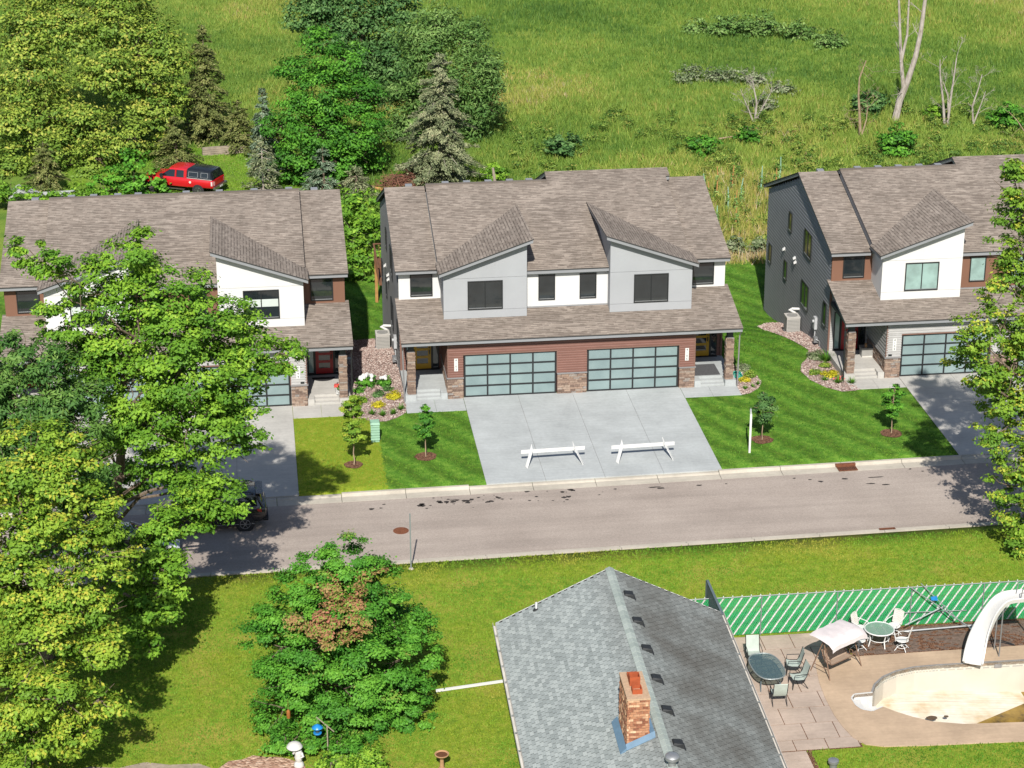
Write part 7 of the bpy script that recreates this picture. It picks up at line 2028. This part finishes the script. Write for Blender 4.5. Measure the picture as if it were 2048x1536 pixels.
# ------------------------------------------------------------------ grass
def pn(x, y, s, seed):
    r = np.random.default_rng(seed)
    o = 0
    for k in range(7):
        a = r.uniform(0, 6.28); f = s * r.uniform(.5, 2.0); o = o + np.sin((x * math.cos(a) + y * math.sin(a)) * f + r.uniform(0, 6.28) + 1.3 * np.sin((x * math.sin(a) - y * math.cos(a)) * f * .6))
    return o / 7 * 1.6
def in_view(x, y, z, m=1.12):
    d = np.stack([x + 16.0, y + 105.02, z - 43.41], -1)
    a = d @ np.array(_r2); b = d @ np.array(_u2); c = d @ np.array(_f)
    k = 4345.3 / 1024
    return (np.abs(a / c * k) < m) & (np.abs(b / c * k) < m * .75)
def free(x, y):
    ok = ~road_band(x, y)
    t = y - SH * x
    for a, b in DRV: ok &= ~((x > a - .02) & (x < b + .02) & (t > -10.9) & (y < .1))
    for cx in (0, -20.45, 23.5): ok &= ~((np.abs(x - cx) < 8.82) & (y > -1.66) & (y < 18.3) & ~((np.abs(x - cx) < 5.7) & (y < -1.7)))
    for b in BEDS: ok &= ~inside(x, y, b)
    ok &= ~((x > -7.1) & (x < 1.3) & (y < -29.7))
    ok &= ~((x > 1.2) & (x < 5.7) & (y < -27.2) & (y > -36.28))
    ok &= ~((x > 1.2) & (x < 3.6) & (y < -36.2))
    ok &= ~((x > 5.1) & (y < -27.0) & (y > -36.5 - (x - 8) * .045))
    return ok
def blades(name, label, n, x0, x1, y0, y1, h, w, seed, mat, tintf, per=3, spread=.05, dens=None):
    rg = np.random.default_rng(seed)
    x = rg.uniform(x0, x1, n); y = rg.uniform(y0, y1, n)
    k = free(x, y)
    if dens is not None: k &= rg.uniform(0, 1, n) < dens(x, y)
    x, y = x[k], y[k]
    z = ground_z(x, y)
    k = in_view(x, y, z); x, y, z = x[k], y[k], z[k]
    tn = tintf(x, y, rg)
    hh = h(x, y, rg)
    x, y, z, tn, hh = [np.repeat(a, per) for a in (x, y, z, tn, hh)]
    m = len(x)
    sp = spread * np.maximum(1, hh / hh.mean())
    x = x + rg.normal(size=m) * sp; y = y + rg.normal(size=m) * sp
    an = rg.uniform(0, 6.28, m)
    wd = w * rg.uniform(.6, 1.4, m)
    hv = hh * rg.uniform(.6, 1.2, m)
    dx, dy = np.cos(an) * wd / 2, np.sin(an) * wd / 2
    lx, ly = rg.normal(size=m) * hv * .35, rg.normal(size=m) * hv * .35
    V = np.stack([np.stack([x - dx, y - dy, z - .01], -1), np.stack([x + dx, y + dy, z - .01], -1), np.stack([x + lx, y + ly, z + hv], -1)], 1).reshape(-1, 3)
    tn = np.clip(tn + rg.normal(size=m) * .12, 0, 2)
    o = np_mesh(name, V, 3, M[mat], tn)
    return tag(o, label, 'grass', None, 'stuff')
def t_north(x, y, rg):
    t = .42 + .25 * pn(x, y, 1.1, 1) + .22 * np.sign(np.sin((x * .86 + y * .5) * 4.4 + .8 * pn(x, y, .3, 2)))
    old = (x + .35 * pn(x, y, 1.2, 9) + .12 * rg.normal(size=len(x)) < -10.4) & (x > -15.5) & (y < 0) & (y > -11.2)
    t = np.where(old, 1.15 + .35 * pn(x, y, 1.5, 3), t)
    t = np.where((y < -9.8) & ~old, t + .25, t)
    return t
def t_south(x, y, rg): return np.clip(1.0 + .55 * pn(x, y, .45, 4) + .35 * pn(x, y, 1.9, 5) + .3 * (y > -21), .1, 1.95)
blades('north_lawn_grass', 'short striped green lawn grass around the twin houses', 90000, -16, 34, -11, 27, lambda x, y, r: .045 + .02 * r.uniform(size=len(x)), .045, 201, 'lawn_blades', t_north)
blades('south_lawn_grass', 'yellowish lawn grass on the near side of the street', 150000, -30, 24, -46, -18.7, lambda x, y, r: .05 + .03 * r.uniform(size=len(x)), .05, 202, 'lawn_blades', t_south)
blades('yard_grass', 'mown green grass around the red truck', 22000, -30, -5, 40, 60, lambda x, y, r: .08 + .04 * r.uniform(size=len(x)), .09, 203, 'lawn_blades', lambda x, y, r: 1.0 + .3 * pn(x, y, .8, 6))
def truck_lawn(x, y): return ((x > -24) & (x < -12) & (y < 60) & (y > 40)).astype(float)
def t_meadow(x, y, rg):
    t = .70 + .42 * pn(x, y, .12, 11) + .30 * pn(x, y, .5, 12) + .2 * pn(x, y, 1.6, 14)
    dry = np.exp(-((y - 37) / 9.0) ** 2) * (x > 8) * .55 + np.exp(-((y - 28.3) / 1.0) ** 2) * (x > 9) * .9
    t = t + dry * (.6 + .6 * rg.uniform(size=len(x))) + np.where(rg.uniform(size=len(x)) < .10, .55, 0)
    return np.clip(t, .05, 1.95)
def h_meadow(x, y, r): return (.30 + .25 * r.uniform(size=len(x)) + .14 * pn(x, y, .2, 13)) * (1 + .6 * (y < 46))
blades('meadow_grass', 'tall wild meadow grass beyond the houses', 250000, -48, 74, 27, 125, h_meadow, .065, 204, 'meadow_blades', t_meadow, 3, .16, lambda x, y: (1 - truck_lawn(x, y)) * np.clip(1.15 - (y - 27) / 190, .4, 1) * (~((x < -11) & (y < 60))))
# rough weeds in front of the meadow: countless, one mass
def weeds():
    rg = np.random.default_rng(300)
    n = 520
    x = rg.uniform(3, 52, n); y = 30 + 34 * rg.uniform(0, 1, n) ** 1.2
    k = in_view(x, y, ground_z(x, y)); x, y = x[k], y[k]
    r = rg.uniform(.3, .75, len(x))
    bl = [(a, b, float(ground_z(a, b)) + c * .8, c) for a, b, c in zip(x, y, r)]
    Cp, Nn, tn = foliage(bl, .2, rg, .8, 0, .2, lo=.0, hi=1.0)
    q = np.repeat(0, 0)
    tn = tn + .35 * pn(Cp[:, 0], Cp[:, 1], .4, 31)
    tn = np.clip(tn, 0, 2)
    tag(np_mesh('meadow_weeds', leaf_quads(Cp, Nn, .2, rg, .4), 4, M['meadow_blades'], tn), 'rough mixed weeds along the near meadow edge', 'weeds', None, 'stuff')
weeds()
# ------------------------------------------------------------------ labels for look-alikes: tell them apart by their order from the left
ORD = ['leftmost', 'second', 'third', 'fourth', 'fifth', 'sixth', 'seventh', 'eighth', 'ninth', 'tenth', 'eleventh', 'twelfth', 'thirteenth', 'fourteenth', 'fifteenth', 'sixteenth']
def order_labels(group, text):
    bpy.context.view_layer.update()
    L_ = [o for o in COL.objects if o.get('group') == group and o.parent is None]
    def u(o):
        d = o.location - Vector((-16.0, -105.02, 43.41)); return d.dot(_r2) / d.dot(_f)
    L_.sort(key=u)
    n = len(L_)
    for i, o in enumerate(L_):
        o['label'] = ('rightmost ' + text) if i == n - 1 else ('leftmost ' + text if i == 0 else ORD[i] + ' from the left, ' + text)
order_labels('willow scrub in the meadow', 'grey-green willow scrub clump high in the meadow')
order_labels('dry scrub in the meadow', 'dry tan scrub clump in the middle of the meadow')
order_labels('vine mounds behind the left house', 'green vine mound behind the left roof ridge')
order_labels('pale weeds at the lawn edge', 'pale weed clump at the lawn edge between two houses')
order_labels('mullein stalks in the meadow', 'tall mullein stalk in the weeds between two houses')
order_labels('spiky plants at the corner bed', 'small spiky plant at the tip of the corner gravel bed')
for i, o in enumerate(sorted([o for o in COL.objects if o.name.startswith('grass_plant') and o.get('label', '').startswith('spiky green plant along')], key=lambda o: o.location.x)):
    o['label'] = ('leftmost' if i == 0 else ORD[i] + ' from the left,') + ' spiky plant along the front edge of the left gravel bed'
